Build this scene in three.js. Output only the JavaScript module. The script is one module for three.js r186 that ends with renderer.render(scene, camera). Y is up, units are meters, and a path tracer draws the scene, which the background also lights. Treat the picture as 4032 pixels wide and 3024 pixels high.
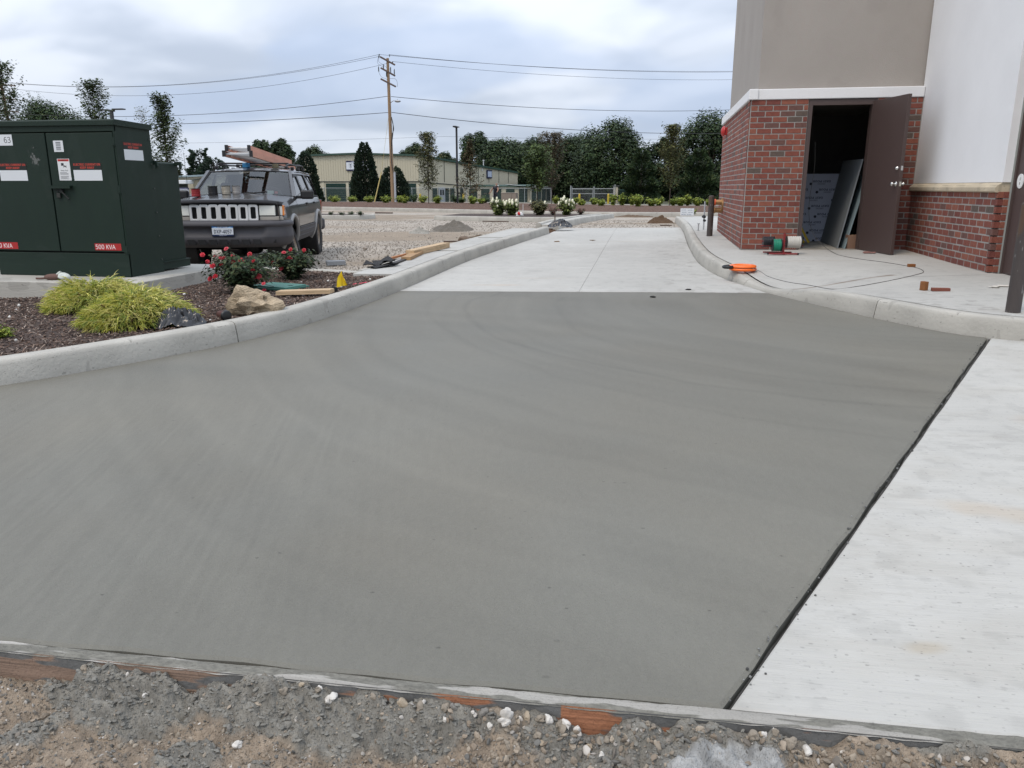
import * as THREE from 'three';
import { mergeGeometries, toCreasedNormals } from 'three/addons/utils/BufferGeometryUtils.js';
import { RoundedBoxGeometry } from 'three/addons/geometries/RoundedBoxGeometry.js';
import { MarchingCubes } from 'three/addons/objects/MarchingCubes.js';

// ---------------------------------------------------------------- camera, sky, sun, exposure
const scene = new THREE.Scene();
const camera = new THREE.PerspectiveCamera(52.286, 4 / 3, 0.05, 3000);
camera.position.set(0, 1.25, 0);
camera.rotation.order = 'YXZ';
camera.rotation.set(-14.132 * Math.PI / 180, 10.086 * Math.PI / 180, 0);
const renderer = new THREE.WebGLRenderer({ antialias: true });
renderer.toneMapping = THREE.LinearToneMapping;
renderer.toneMappingExposure = 1.12;
renderer.shadowMap.enabled = true;
renderer.shadowMap.type = THREE.PCFSoftShadowMap;

const sun = new THREE.DirectionalLight(0xffecd4, 1.25);
sun.position.set(-26, 62, 20);
sun.target.position.set(-4, 0, -14);
sun.castShadow = true;
sun.shadow.radius = 34;
sun.shadow.mapSize.set(2048, 2048);
Object.assign(sun.shadow.camera, { left: -60, right: 40, top: 60, bottom: -30, near: 1, far: 220 });
scene.add(sun, sun.target);

// ---------------------------------------------------------------- numbers and noise
function rng(seed) { let a = seed >>> 0; return () => { a = (a + 0x6D2B79F5) | 0; let t = Math.imul(a ^ (a >>> 15), 1 | a); t = (t + Math.imul(t ^ (t >>> 7), 61 | t)) ^ t; return ((t ^ (t >>> 14)) >>> 0) / 4294967296; }; }
const clamp = (v, a = 0, b = 1) => Math.min(b, Math.max(a, v));
const lerp = (a, b, t) => a + (b - a) * t;
const sstep = (a, b, t) => { t = clamp((t - a) / (b - a)); return t * t * (3 - 2 * t); };
const HASH = new Float32Array(65536); { const r = rng(77); for (let i = 0; i < 65536; i++) HASH[i] = r(); }
function vn(x, y, per = 256) {                       // value noise, tiles every «per» units
  const xi = Math.floor(x), yi = Math.floor(y), fx = x - xi, fy = y - yi;
  const u = fx * fx * (3 - 2 * fx), v = fy * fy * (3 - 2 * fy);
  const x0 = ((xi % per) + per) % per, x1 = (x0 + 1) % per, y0 = ((yi % per) + per) % per, y1 = (y0 + 1) % per;
  const h = (a, b) => HASH[(a * 131 + b * 7919 + ((a ^ b) << 3)) & 65535];
  return lerp(lerp(h(x0, y0), h(x1, y0), u), lerp(h(x0, y1), h(x1, y1), u), v);
}
function fbm(x, y, oct = 4, per = 256) { let s = 0, a = 0.5, n = 0; for (let i = 0; i < oct; i++) { s += a * vn(x + i * 17.3, y + i * 9.1, per); n += a; x *= 2; y *= 2; per *= 2; a *= 0.5; } return s / n; }
function fbmT(x, y, oct, per) { let s = 0, a = 0.5, n = 0; for (let i = 0; i < oct; i++) { s += a * vn(x, y, per); n += a; x *= 2; y *= 2; per *= 2; a *= 0.5; } return s / n; }

// ---------------------------------------------------------------- the sky: a bright, thinly broken overcast
{
  const W = 2048, H = 1024, a = new Float32Array(W * H * 4);
  for (let j = 0; j < H; j++) {
    const el = ((j + 0.5) / H - 0.5) * Math.PI, sy = Math.sin(el), cy = Math.cos(el);
    for (let i = 0; i < W; i++) {
      const az = ((i + 0.5) / W - 0.5) * 2 * Math.PI, dx = cy * Math.cos(az), dz = cy * Math.sin(az);
      let r, g, b;
      if (sy < -0.02) { r = 0.20; g = 0.195; b = 0.185; }
      else {
        const k = 1.55 / (Math.max(sy, 0) + 0.20), px = dx * k, pz = dz * k;
        const wx = px * 0.95 + pz * 0.30, wz = pz * 0.95 - px * 0.30;
        const warp = fbm(wx * 0.7 + 40, wz * 0.7 + 11, 3) - 0.5;
        const c1 = fbm(wx * 0.62 + 60 + warp * 1.6, wz * 0.9 + 33 + warp * 1.4, 5), c2 = fbm(wx * 2.1 + 5 + warp * 3, wz * 2.9 + 71 + warp * 2.4, 5);
        let cl = sstep(0.34, 0.68, c1 * 0.66 + c2 * 0.34);
        const thin = sstep(0.55, 0.70, fbm(wx * 0.8 + 91, wz * 0.8 + 17, 4));
        const lum = 0.595 + 0.95 * Math.max(sy, 0);            // brighter towards the zenith, as under any overcast
        const sh = lerp(0.80, 1.20, cl), bl = lerp(1, 0.45, cl);
        r = lum * sh * lerp(0.99, 0.86, bl); g = lum * sh * lerp(1.01, 0.985, bl); b = lum * sh * lerp(1.05, 1.20, bl);
        r = lerp(r, lum * 0.62, thin * 0.55); g = lerp(g, lum * 0.78, thin * 0.55); b = lerp(b, lum * 1.08, thin * 0.55);
        const hz = Math.exp(-Math.max(sy, 0) * 16);
        r = lerp(r, 0.56, hz * 0.6); g = lerp(g, 0.635, hz * 0.6); b = lerp(b, 0.72, hz * 0.6);
      }
      const o = (j * W + i) * 4; a[o] = r; a[o + 1] = g; a[o + 2] = b; a[o + 3] = 1;
    }
  }
  const t = new THREE.DataTexture(a, W, H, THREE.RGBAFormat, THREE.FloatType);
  t.mapping = THREE.EquirectangularReflectionMapping; t.magFilter = THREE.LinearFilter; t.minFilter = THREE.LinearFilter; t.needsUpdate = true;
  scene.background = t; scene.environment = t;
}

// ---------------------------------------------------------------- the lie of the land (x to the right, d metres ahead along the lane)
function G(x, d) {
  const w = 1 - sstep(16, 44, d), xx = clamp(x, -12, 8);
  const f = d < 44 ? -0.1 : d < 72 ? -0.1 - 0.2 * (d - 44) / 28 : d < 101 ? -0.3 - 0.45 * (d - 72) / 29 : -0.75;
  return (0.0175 * xx + 0.01 * Math.max(d, -5)) * w + (1 - w) * f;
}

// ---------------------------------------------------------------- textures
const toS = (c) => { c = clamp(c); return c <= 0.0031308 ? c * 12.92 : 1.055 * Math.pow(c, 1 / 2.4) - 0.055; };
function colorTex(w, h, fn) {                         // fn(u, v) gives a linear colour
  const a = new Uint8Array(w * h * 4);
  for (let j = 0; j < h; j++) for (let i = 0; i < w; i++) { const c = fn((i + 0.5) / w, (j + 0.5) / h), o = (j * w + i) * 4; a[o] = toS(c[0]) * 255; a[o + 1] = toS(c[1]) * 255; a[o + 2] = toS(c[2]) * 255; a[o + 3] = 255; }
  const t = new THREE.DataTexture(a, w, h, THREE.RGBAFormat); t.colorSpace = THREE.SRGBColorSpace; return fin(t);
}
function grayTex(w, h, fn) {
  const a = new Uint8Array(w * h * 4);
  for (let j = 0; j < h; j++) for (let i = 0; i < w; i++) { const c = clamp(fn((i + 0.5) / w, (j + 0.5) / h)) * 255, o = (j * w + i) * 4; a[o] = a[o + 1] = a[o + 2] = c; a[o + 3] = 255; }
  return fin(new THREE.DataTexture(a, w, h, THREE.RGBAFormat));
}
function fin(t) { t.magFilter = THREE.LinearFilter; t.minFilter = THREE.LinearMipmapLinearFilter; t.generateMipmaps = true; t.wrapS = t.wrapT = THREE.RepeatWrapping; t.needsUpdate = true; return t; }
function every(t, m, m2 = m) { const c = t.clone(); c.repeat.set(1 / m, 1 / m2); c.needsUpdate = true; return c; }
function area(t, x0, d0, w, h) { t.repeat.set(1 / w, 1 / h); t.offset.set(-x0 / w, -d0 / h); return t; }   // uv in metres, one copy over a rectangle
function canvasTex(w, h, draw) { const c = document.createElement('canvas'); c.width = w; c.height = h; draw(c.getContext('2d'), w, h); const t = new THREE.CanvasTexture(c); t.colorSpace = THREE.SRGBColorSpace; t.magFilter = THREE.LinearFilter; return t; }
const lin = (r, g, b) => new THREE.Color().setRGB(r, g, b);
function mat(o) { const { c, ...rest } = o; return new THREE.MeshPhysicalMaterial({ color: c ? lin(...c) : 0xffffff, roughness: 0.8, metalness: 0, ...rest }); }

// ---------------------------------------------------------------- names and parts
const used = {};
function numbered(n) { const k = used[n] = (used[n] ?? -1) + 1; return k ? n + '_' + String(k).padStart(3, '0') : n; }
function tag(o, label, category, group) { o.userData.label = label; o.userData.category = category; if (group) o.userData.group = group; return o; }
function thing(name, label, category, [x, y, z] = [0, 0, 0], turn = 0, group) { const o = new THREE.Group(); o.name = numbered(name); o.position.set(x, y, z); o.rotation.y = turn; scene.add(o); return tag(o, label, category, group); }
function part(name, geo, material, parent = scene) { const m = new THREE.Mesh(Array.isArray(geo) ? merge(geo) : geo, material); m.name = parent === scene ? numbered(name) : name; parent.add(m); return m; }
function struct(o, label) { o.userData.kind = 'structure'; if (label) o.userData.label = label; return o; }
function stuff(o, label, category) { o.userData.kind = 'stuff'; if (label) o.userData.label = label; if (category) o.userData.category = category; return o; }
function copyOf(o, label, [x, y, z], turn = 0, scale = 1) { const c = o.clone(); c.name = numbered(o.name.replace(/_\d{3}$/, '')); c.userData = { ...o.userData, label: label ?? o.userData.label }; c.position.set(x, y, z); c.rotation.y = turn; c.scale.setScalar(scale); scene.add(c); return c; }

// ---------------------------------------------------------------- geometry
function clean(g) { if (g.index) g = g.toNonIndexed(); for (const k of Object.keys(g.attributes)) if (!['position', 'normal', 'uv', 'color'].includes(k)) g.deleteAttribute(k); if (!g.attributes.normal) g.computeVertexNormals(); if (!g.attributes.uv) g.setAttribute('uv', new THREE.BufferAttribute(new Float32Array(g.attributes.position.count * 2), 2)); g.morphAttributes = {}; return g; }
function merge(list) { list = list.flat(Infinity).filter(Boolean).map(clean); if (list.some((g) => g.attributes.color)) list.forEach((g) => { if (!g.attributes.color) g.setAttribute('color', new THREE.BufferAttribute(new Float32Array(g.attributes.position.count * 3).fill(1), 3)); }); return list.length === 1 ? list[0] : mergeGeometries(list, false); }
function bx(w, h, d, x = 0, y = 0, z = 0, ry = 0) { const g = new THREE.BoxGeometry(w, h, d); boxUV(g, w, h, d); if (ry) g.rotateY(ry); return g.translate(x, y, z); }
function boxUV(g, w, h, d) { const u = g.attributes.uv, s = [[d, h], [d, h], [w, d], [w, d], [w, h], [w, h]]; for (let f = 0; f < 6; f++) for (let i = 0; i < 4; i++) { const k = f * 4 + i; u.setXY(k, u.getX(k) * s[f][0], u.getY(k) * s[f][1]); } }
function rb(w, h, d, r, x = 0, y = 0, z = 0, seg = 2) { return new RoundedBoxGeometry(w, h, d, seg, Math.min(r, w / 2.01, h / 2.01, d / 2.01)).translate(x, y, z); }
function cy(r0, r1, h, x = 0, y = 0, z = 0, n = 16, ax = 'y') { const g = new THREE.CylinderGeometry(r1, r0, h, n); if (ax === 'x') g.rotateZ(-Math.PI / 2); if (ax === 'z') g.rotateX(Math.PI / 2); return g.translate(x, y, z); }
const V = (x, y, z) => new THREE.Vector3(x, y, z);
function rod(a, b, r0, r1 = r0, n = 6) { const v = b.clone().sub(a), l = v.length(), g = new THREE.CylinderGeometry(r1, r0, l, n); g.translate(0, l / 2, 0); g.applyQuaternion(new THREE.Quaternion().setFromUnitVectors(V(0, 1, 0), v.normalize())); return g.translate(a.x, a.y, a.z); }
function beam(a, b, w, h) { const v = b.clone().sub(a), l = v.length(), g = new THREE.BoxGeometry(w, h, l); boxUV(g, w, h, l); g.translate(0, 0, l / 2); const m = new THREE.Matrix4().lookAt(b, a, V(0, 1, 0)); g.applyMatrix4(m); return g.translate(a.x, a.y, a.z); }
function tube(pts, r, seg = 40, n = 6, closed = false) { return new THREE.TubeGeometry(new THREE.CatmullRomCurve3(pts.map((p) => p.isVector3 ? p : V(...p)), closed, 'centripetal'), seg, r, n, closed); }
function lathe(pts, n = 24) { return new THREE.LatheGeometry(pts.map(([x, y]) => new THREE.Vector2(x, y)), n); }
function ext(pts, depth, bevel = 0, holes = []) { const s = new THREE.Shape(pts.map(([x, y]) => new THREE.Vector2(x, y))); for (const h of holes) s.holes.push(new THREE.Path(h.map(([x, y]) => new THREE.Vector2(x, y)))); return new THREE.ExtrudeGeometry(s, { depth, bevelEnabled: bevel > 0, bevelThickness: bevel, bevelSize: bevel, bevelSegments: 2, curveSegments: 8 }); }
function rrect(w, h, r, n = 4, cx = 0, cyy = 0) { const p = []; for (const [sx, sy, a0] of [[1, 1, 0], [-1, 1, 90], [-1, -1, 180], [1, -1, 270]]) for (let i = 0; i <= n; i++) { const a = (a0 + 90 * i / n) * Math.PI / 180; p.push([cx + sx * (w / 2 - r) + r * Math.cos(a), cyy + sy * (h / 2 - r) + r * Math.sin(a)]); } return p; }
function buf(pos, idx, uv) { const g = new THREE.BufferGeometry(); g.setAttribute('position', new THREE.Float32BufferAttribute(pos, 3)); if (uv) g.setAttribute('uv', new THREE.Float32BufferAttribute(uv, 2)); if (idx) g.setIndex(idx); g.computeVertexNormals(); return g; }
function patch(nu, nv, fn) {                          // grid of points fn(u, v) -> [x, y, z, U, V]
  const p = [], uv = [], ix = [];
  for (let j = 0; j <= nv; j++) for (let i = 0; i <= nu; i++) { const q = fn(i / nu, j / nv); p.push(q[0], q[1], q[2]); uv.push(q[3] ?? i / nu, q[4] ?? j / nv); }
  for (let j = 0; j < nv; j++) for (let i = 0; i < nu; i++) { const a = j * (nu + 1) + i, b = a + 1, c = a + nu + 1, e = c + 1; ix.push(a, b, c, b, e, c); }
  return buf(p, ix, uv);
}
function sheet(outline, off, thick = 0, bevel = 0) { // a slab that follows the lie of the land; uv = (x, d) in metres
  const o = typeof off === 'function' ? off : () => off;
  let pts = outline.map(([x, d]) => new THREE.Vector2(x, d));
  if (THREE.ShapeUtils.area(pts) < 0) pts.reverse();
  const n = pts.length, inner = pts.map((p, i) => { if (!bevel) return p; const a = pts[(i + n - 1) % n], b = pts[(i + 1) % n], t1 = p.clone().sub(a).normalize(), t2 = b.clone().sub(p).normalize(), nn = new THREE.Vector2(-(t1.y + t2.y), t1.x + t2.x); const l = Math.max(0.35, nn.length() / 2); nn.normalize(); return p.clone().addScaledVector(nn, bevel / l); });
  const pos = [], uv = [], idx = [];
  const put = (p, y) => { pos.push(p.x, y, -p.y); uv.push(p.x, p.y); return pos.length / 3 - 1; };
  const top = inner.map((p) => put(p, G(p.x, p.y) + o(p.x, p.y)));
  for (const [a, b, c] of THREE.ShapeUtils.triangulateShape(inner, [])) idx.push(top[a], top[b], top[c]);
  const ring = (A, yA, B, yB) => { for (let i = 0; i < n; i++) { const j = (i + 1) % n, p0 = put(A[i], yA(A[i])), p1 = put(A[j], yA(A[j])), q0 = put(B[i], yB(B[i])), q1 = put(B[j], yB(B[j])); idx.push(p0, q0, p1, p1, q0, q1); } };
  const yt = (p) => G(p.x, p.y) + o(p.x, p.y);
  if (bevel) ring(inner, yt, pts, (p) => yt(p) - bevel * 0.55);
  if (thick) ring(pts, (p) => yt(p) - bevel * 0.55, pts, (p) => yt(p) - thick);
  return buf(pos, idx, uv);
}
function curve2(pts, step) { const c = new THREE.CatmullRomCurve3(pts.map(([x, d]) => V(x, 0, d)), false, 'centripetal'); const n = Math.max(2, Math.round(c.getLength() / step)); return c.getSpacedPoints(n).map((p) => [p.x, p.z]); }
function offsetLine(line, w) { return line.map((p, i) => { const a = line[Math.max(0, i - 1)], b = line[Math.min(line.length - 1, i + 1)], tx = b[0] - a[0], td = b[1] - a[1], l = Math.hypot(tx, td) || 1; return [p[0] - td / l * w, p[1] + tx / l * w]; }); }
function kerb(name, line, w, hgt, joints, material, label) {   // w > 0: the kerb's body lies to the left of the direction of travel
  const root = new THREE.Group(); root.name = numbered(name); struct(root, label); scene.add(root);
  const hf = typeof hgt === 'function' ? hgt : () => hgt, aw = Math.abs(w), s = Math.sign(w);
  let len = [0]; for (let i = 1; i < line.length; i++) len.push(len[i - 1] + Math.hypot(line[i][0] - line[i - 1][0], line[i][1] - line[i - 1][1]));
  const total = len[len.length - 1], cuts = [0, ...joints.filter((j) => j > 0.2 && j < total - 0.2), total];
  const point = (t) => { let i = 1; while (i < len.length - 1 && len[i] < t) i++; const k = (t - len[i - 1]) / (len[i] - len[i - 1]); const a = line[i - 1], b = line[i], tx = b[0] - a[0], td = b[1] - a[1], l = Math.hypot(tx, td); return [lerp(a[0], b[0], k), lerp(a[1], b[1], k), -td / l, tx / l]; };
  for (let c = 0; c + 1 < cuts.length; c++) {
    const t0 = cuts[c] + (c ? 0.005 : 0), t1 = cuts[c + 1] - (c + 2 < cuts.length ? 0.005 : 0), n = Math.max(2, Math.ceil((t1 - t0) / (total > 30 ? 0.8 : 0.16)));
    const P = (t) => { const q = point(t), h = hf(q[0], q[1], t), y0 = G(q[0], q[1]), wob = 0.003 * Math.sin(t * 3.1) + 0.002 * Math.sin(t * 7.7); return [[0, -0.15], [wob, 0], [0.012 + wob, h * 0.5], [0.022 + wob, h - 0.035], [0.030 + wob, h - 0.014], [0.048, h - 0.002], [0.07, h], [aw - 0.02, h], [aw - 0.004, h - 0.012], [aw, h - 0.05], [aw, -0.15]].map(([o, y]) => [q[0] + q[2] * o * s, y0 + y, -(q[1] + q[3] * o * s)]); };
    const pos = [], uv = [], idx = []; let m = 0;
    for (let i = 0; i <= n; i++) { const t = lerp(t0, t1, i / n), pr = P(t); m = pr.length; let a = 0; pr.forEach((p, k) => { if (k) a += Math.hypot(p[0] - pr[k - 1][0], p[1] - pr[k - 1][1], p[2] - pr[k - 1][2]); pos.push(...p); uv.push(t, a); }); }
    for (let i = 0; i < n; i++) for (let k = 0; k + 1 < m; k++) { const a = i * m + k, b = a + 1, e = a + m, f = e + 1; idx.push(a, e, b, b, e, f); }
    for (const [base] of [[0], [n * m]]) for (let k = 1; k + 1 < m; k++) idx.push(base, base + k, base + k + 1);
    part('kerb_segment', toCreasedNormals(buf(pos, idx, uv), 0.7), material, root);
  }
  return root;
}
function inst(name, geo, material, mats, colors, parent = scene) {
  const m = new THREE.InstancedMesh(geo, material, mats.length); m.name = parent === scene ? numbered(name) : name;
  mats.forEach((q, i) => m.setMatrixAt(i, q)); if (colors) colors.forEach((c, i) => m.setColorAt(i, c));
  m.instanceMatrix.needsUpdate = true; parent.add(m); return m;
}
const TMP = new THREE.Object3D();
function M4(x, y, z, rx, ry, rz, sx = 1, sy = sx, sz = sx) { TMP.position.set(x, y, z); TMP.rotation.set(rx, ry, rz); TMP.scale.set(sx, sy, sz); TMP.updateMatrix(); return TMP.matrix.clone(); }
function rockGeo(seed, detail = 2, rough = 0.35, sx = 1, sy = 0.75, sz = 0.9) {
  const g = new THREE.IcosahedronGeometry(1, detail), p = g.attributes.position, r = rng(seed), o = [r() * 50, r() * 50, r() * 50], v = V(0, 0, 0);
  for (let i = 0; i < p.count; i++) { v.fromBufferAttribute(p, i); const n = 1 + rough * ((fbm(v.x * 1.3 + o[0], v.y * 1.3 + o[1], 2) - 0.5) * 1.5 + (fbm(v.z * 1.6 + o[2], v.x * 1.6 - v.y + o[0], 3) - 0.5) * 1.3); p.setXYZ(i, v.x * n * sx, v.y * n * sy, v.z * n * sz); }
  g.computeVertexNormals(); return g;
}
// ================================================================ shared surfaces
const T = {};
T.grain = grayTex(512, 512, (u, v) => 0.55 * fbmT(u * 64, v * 64, 3, 64) + 0.45 * vn(u * 256, v * 256, 256));
T.rough = grayTex(512, 512, (u, v) => { const a = fbmT(u * 24, v * 24, 5, 24), p = vn(u * 90, v * 90, 90); return a * 0.8 + (p > 0.86 ? -0.35 : 0.1); });
T.broom = grayTex(512, 512, (u, v) => 0.5 * vn(u * 10, v * 180, 180) + 0.3 * vn(u * 24, v * 256, 256) + 0.2 * vn(u * 256, v * 256, 256));
T.stucco = grayTex(512, 512, (u, v) => 0.5 * fbmT(u * 80, v * 80, 3, 80) + 0.5 * vn(u * 200, v * 200, 200));
T.wood = colorTex(256, 1024, (u, v) => { const g = fbmT(u * 18, v * 3, 4, 64), s = vn(u * 70, v * 6, 128), k = 0.72 + 0.5 * g - 0.22 * (s > 0.7 ? 1 : 0); return [0.52 * k, 0.375 * k, 0.225 * k]; });
T.redwood = colorTex(1024, 256, (u, v) => { const g = fbmT(u * 4, v * 20, 4, 64), s = vn(u * 8, v * 90, 128), k = 0.62 + 0.6 * g - 0.25 * (s > 0.68 ? 1 : 0); return [0.40 * k, 0.19 * k, 0.105 * k]; });
T.mottle = colorTex(512, 512, (u, v) => { const k = 0.78 + 0.44 * fbmT(u * 6, v * 6, 5, 6); return [k, k, k]; });
function pit(x, d, cell, lim) {                       // small dark pores scattered over a surface
  const cx = Math.floor(x / cell), cd = Math.floor(d / cell), h = HASH[(cx * 3571 + cd * 9973) & 65535];
  if (h < lim) return 0;
  const px = (cx + 0.3 + 0.4 * HASH[(cx * 17 + cd * 131) & 65535]) * cell, pd = (cd + 0.3 + 0.4 * HASH[(cx * 71 + cd * 37) & 65535]) * cell, r = cell * (0.10 + 0.22 * HASH[(cx * 5 + cd * 1013) & 65535]);
  return Math.hypot(x - px, (d - pd) * 1.6) < r ? 1 : 0;
}
const blob = (x, d, cx, cd, rx, rd, a = 0) => { const c = Math.cos(a), s = Math.sin(a), X = (x - cx) * c + (d - cd) * s, D = -(x - cx) * s + (d - cd) * c; return Math.max(0, 1 - Math.hypot(X / rx, D / rd)); };
function dry(x, d) {                                  // cured broom-finished concrete
  const big = fbm(x * 0.7 + 3, d * 0.7 + 8, 4), mid = fbm(x * 5 + 30, d * 5, 3), str = vn(x * 3, d * 90) * 0.5 + vn(x * 9 + 50, d * 160) * 0.5;
  const k = 0.425 * (0.86 + 0.20 * big + 0.09 * (mid - 0.5) + 0.09 * (str - 0.5));
  const p = pit(x, d, 0.022, 0.965) * 0.28 * sstep(0.42, 0.6, big) + pit(x + 7, d, 0.011, 0.95) * 0.35;
  const c = [k * 1.0, k * 0.975, k * 0.895], q = (1 - p) * (vn(x * 45 + 3, d * 190) > 0.90 ? 0.86 : 1) * (1 - 0.10 * sstep(0.55, 0.80, fbm(x * 11 + 30, d * 13, 4))); return [c[0] * q, c[1] * q, c[2] * q];
}
const stain = (c, m, r, g, b) => { c[0] *= lerp(1, r, m); c[1] *= lerp(1, g, m); c[2] *= lerp(1, b, m); };

// ================================================================ left kerb line, right kerb line
const LK = curve2([[-9.5, 1.0], [-7.2, 2.2], [-5.3, 3.45], [-4.24, 4.38], [-3.80, 5.05], [-3.42, 5.78], [-3.20, 6.47], [-3.07, 7.50], [-2.99, 9.03], [-2.98, 12.5], [-2.80, 15.6], [-2.52, 19.4]], 0.16);
const RK = curve2([[9.0, 4.0], [4.6, 5.75], [2.81, 6.42], [2.42, 6.72], [2.02, 7.38], [1.67, 8.13], [1.30, 9.0], [1.02, 9.93], [0.82, 10.91], [0.71, 12.11], [0.67, 15.0], [0.72, 20.3], [0.66, 26.5]], 0.16);
const between = (line, d0, d1) => line.filter(([, d]) => d >= d0 && d <= d1);
const dropAt = (d) => 1 - 0.80 * Math.exp(-(((d - 9.25) / 0.85) ** 2));    // the right kerb dips where the old and the new slab meet
const rkh = (x, d) => 0.165 * dropAt(d);

// ================================================================ ground to the horizon
{
  const ax = [], ad = [];
  for (let x = -700; x < -60; x += 40) ax.push(x); for (let x = -60; x < -16; x += 2) ax.push(x); for (let x = -16; x <= 10; x += 0.25) ax.push(x); for (let x = 12; x < 60; x += 4) ax.push(x); for (let x = 60; x <= 700; x += 40) ax.push(x);
  for (let d = -300; d < -4; d += 20) ad.push(d); for (let d = -4; d < 4; d += 1) ad.push(d); for (let d = 4; d < 45; d += 0.25) ad.push(d); for (let d = 45; d < 120; d += 2.5) ad.push(d); for (let d = 120; d <= 1600; d += 60) ad.push(d);
  const pos = [], uv = [], col = [], idx = [], n = ax.length;
  for (const d of ad) for (const x of ax) {
    const inWorks = x > -3.5 && x < 9 && d < 21.9;
    const rough = d > 9 && d < 44 ? 0.05 * (fbm(x * 0.45 + 9, d * 0.45 + 4, 4) - 0.5) + 0.02 * (fbm(x * 3, d * 3, 2) - 0.5) : 0;
    pos.push(x, G(x, d) + (inWorks || d < 4 ? -0.16 : -0.02 + rough), -d); uv.push(x, d);
    const far = sstep(48, 64, d), soil = sstep(0.44, 0.62, fbm(x * 0.16 + 2, d * 0.55 + 13, 5));
    const a = [lerp(1, 0.72, soil), lerp(1, 0.66, soil), lerp(1, 0.58, soil)];
    col.push(lerp(a[0], 0.20, far), lerp(a[1], 0.24, far), lerp(a[2], 0.16, far));
  }
  for (let j = 0; j + 1 < ad.length; j++) for (let i = 0; i + 1 < n; i++) { const a = j * n + i; idx.push(a, a + 1, a + n, a + 1, a + n + 1, a + n); }
  const g = buf(pos, idx, uv); g.setAttribute('color', new THREE.Float32BufferAttribute(col, 3));
  T.gravel = colorTex(1024, 1024, (u, v) => { const c = vn(u * 110, v * 110, 110), f = vn(u * 230 + 3, v * 230, 230), b = fbmT(u * 8, v * 8, 4, 8), k = 0.23 + 0.20 * c * f + 0.05 * (c > 0.72 ? 1 : 0) + 0.10 * b; return [k * 1.0, k * 0.875, k * 0.725]; });
  T.gravelH = grayTex(512, 512, (u, v) => 0.6 * vn(u * 90, v * 90, 90) + 0.4 * vn(u * 180, v * 180, 180));
  struct(part('ground', g, mat({ map: every(T.gravel, 2.6), bumpMap: every(T.gravelH, 1.9), bumpScale: 0.016, vertexColors: true, roughness: 0.95 })), 'pale crushed stone lot with patches of brown soil');
}
// crushed stone lying on the lot, nearest part
{
  const r = rng(5), mats = [], cols = [], g = new THREE.IcosahedronGeometry(1, 0);
  for (let i = 0; i < 30000; i++) {
    const t = r(), d = 9.6 + 20 * Math.pow(t, 1.7), x = lerp(-13 - d * 0.15, d > 21.9 ? 0.6 : -3.85, r());
    if (fbm(x * 0.16 + 2, d * 0.55 + 13, 5) > 0.42 + 0.25 * r()) continue;
    const s = 0.007 + 0.012 * r() * r(), k = 0.19 + 0.20 * r();
    mats.push(M4(x, G(x, d) - 0.012 + 0.05 * (fbm(x * 0.45 + 9, d * 0.45 + 4, 4) - 0.5) + s * 0.3, -d, r() * 6, r() * 6, r() * 6, s * (0.8 + 0.7 * r()), s * 0.75, s)); cols.push(lin(k, k * 0.89, k * 0.755));
  }
  stuff(inst('crushed_stone', g, mat({ roughness: 0.95 }), mats, cols), 'crushed pale stone scattered over the unpaved lot', 'gravel');
}

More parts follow.
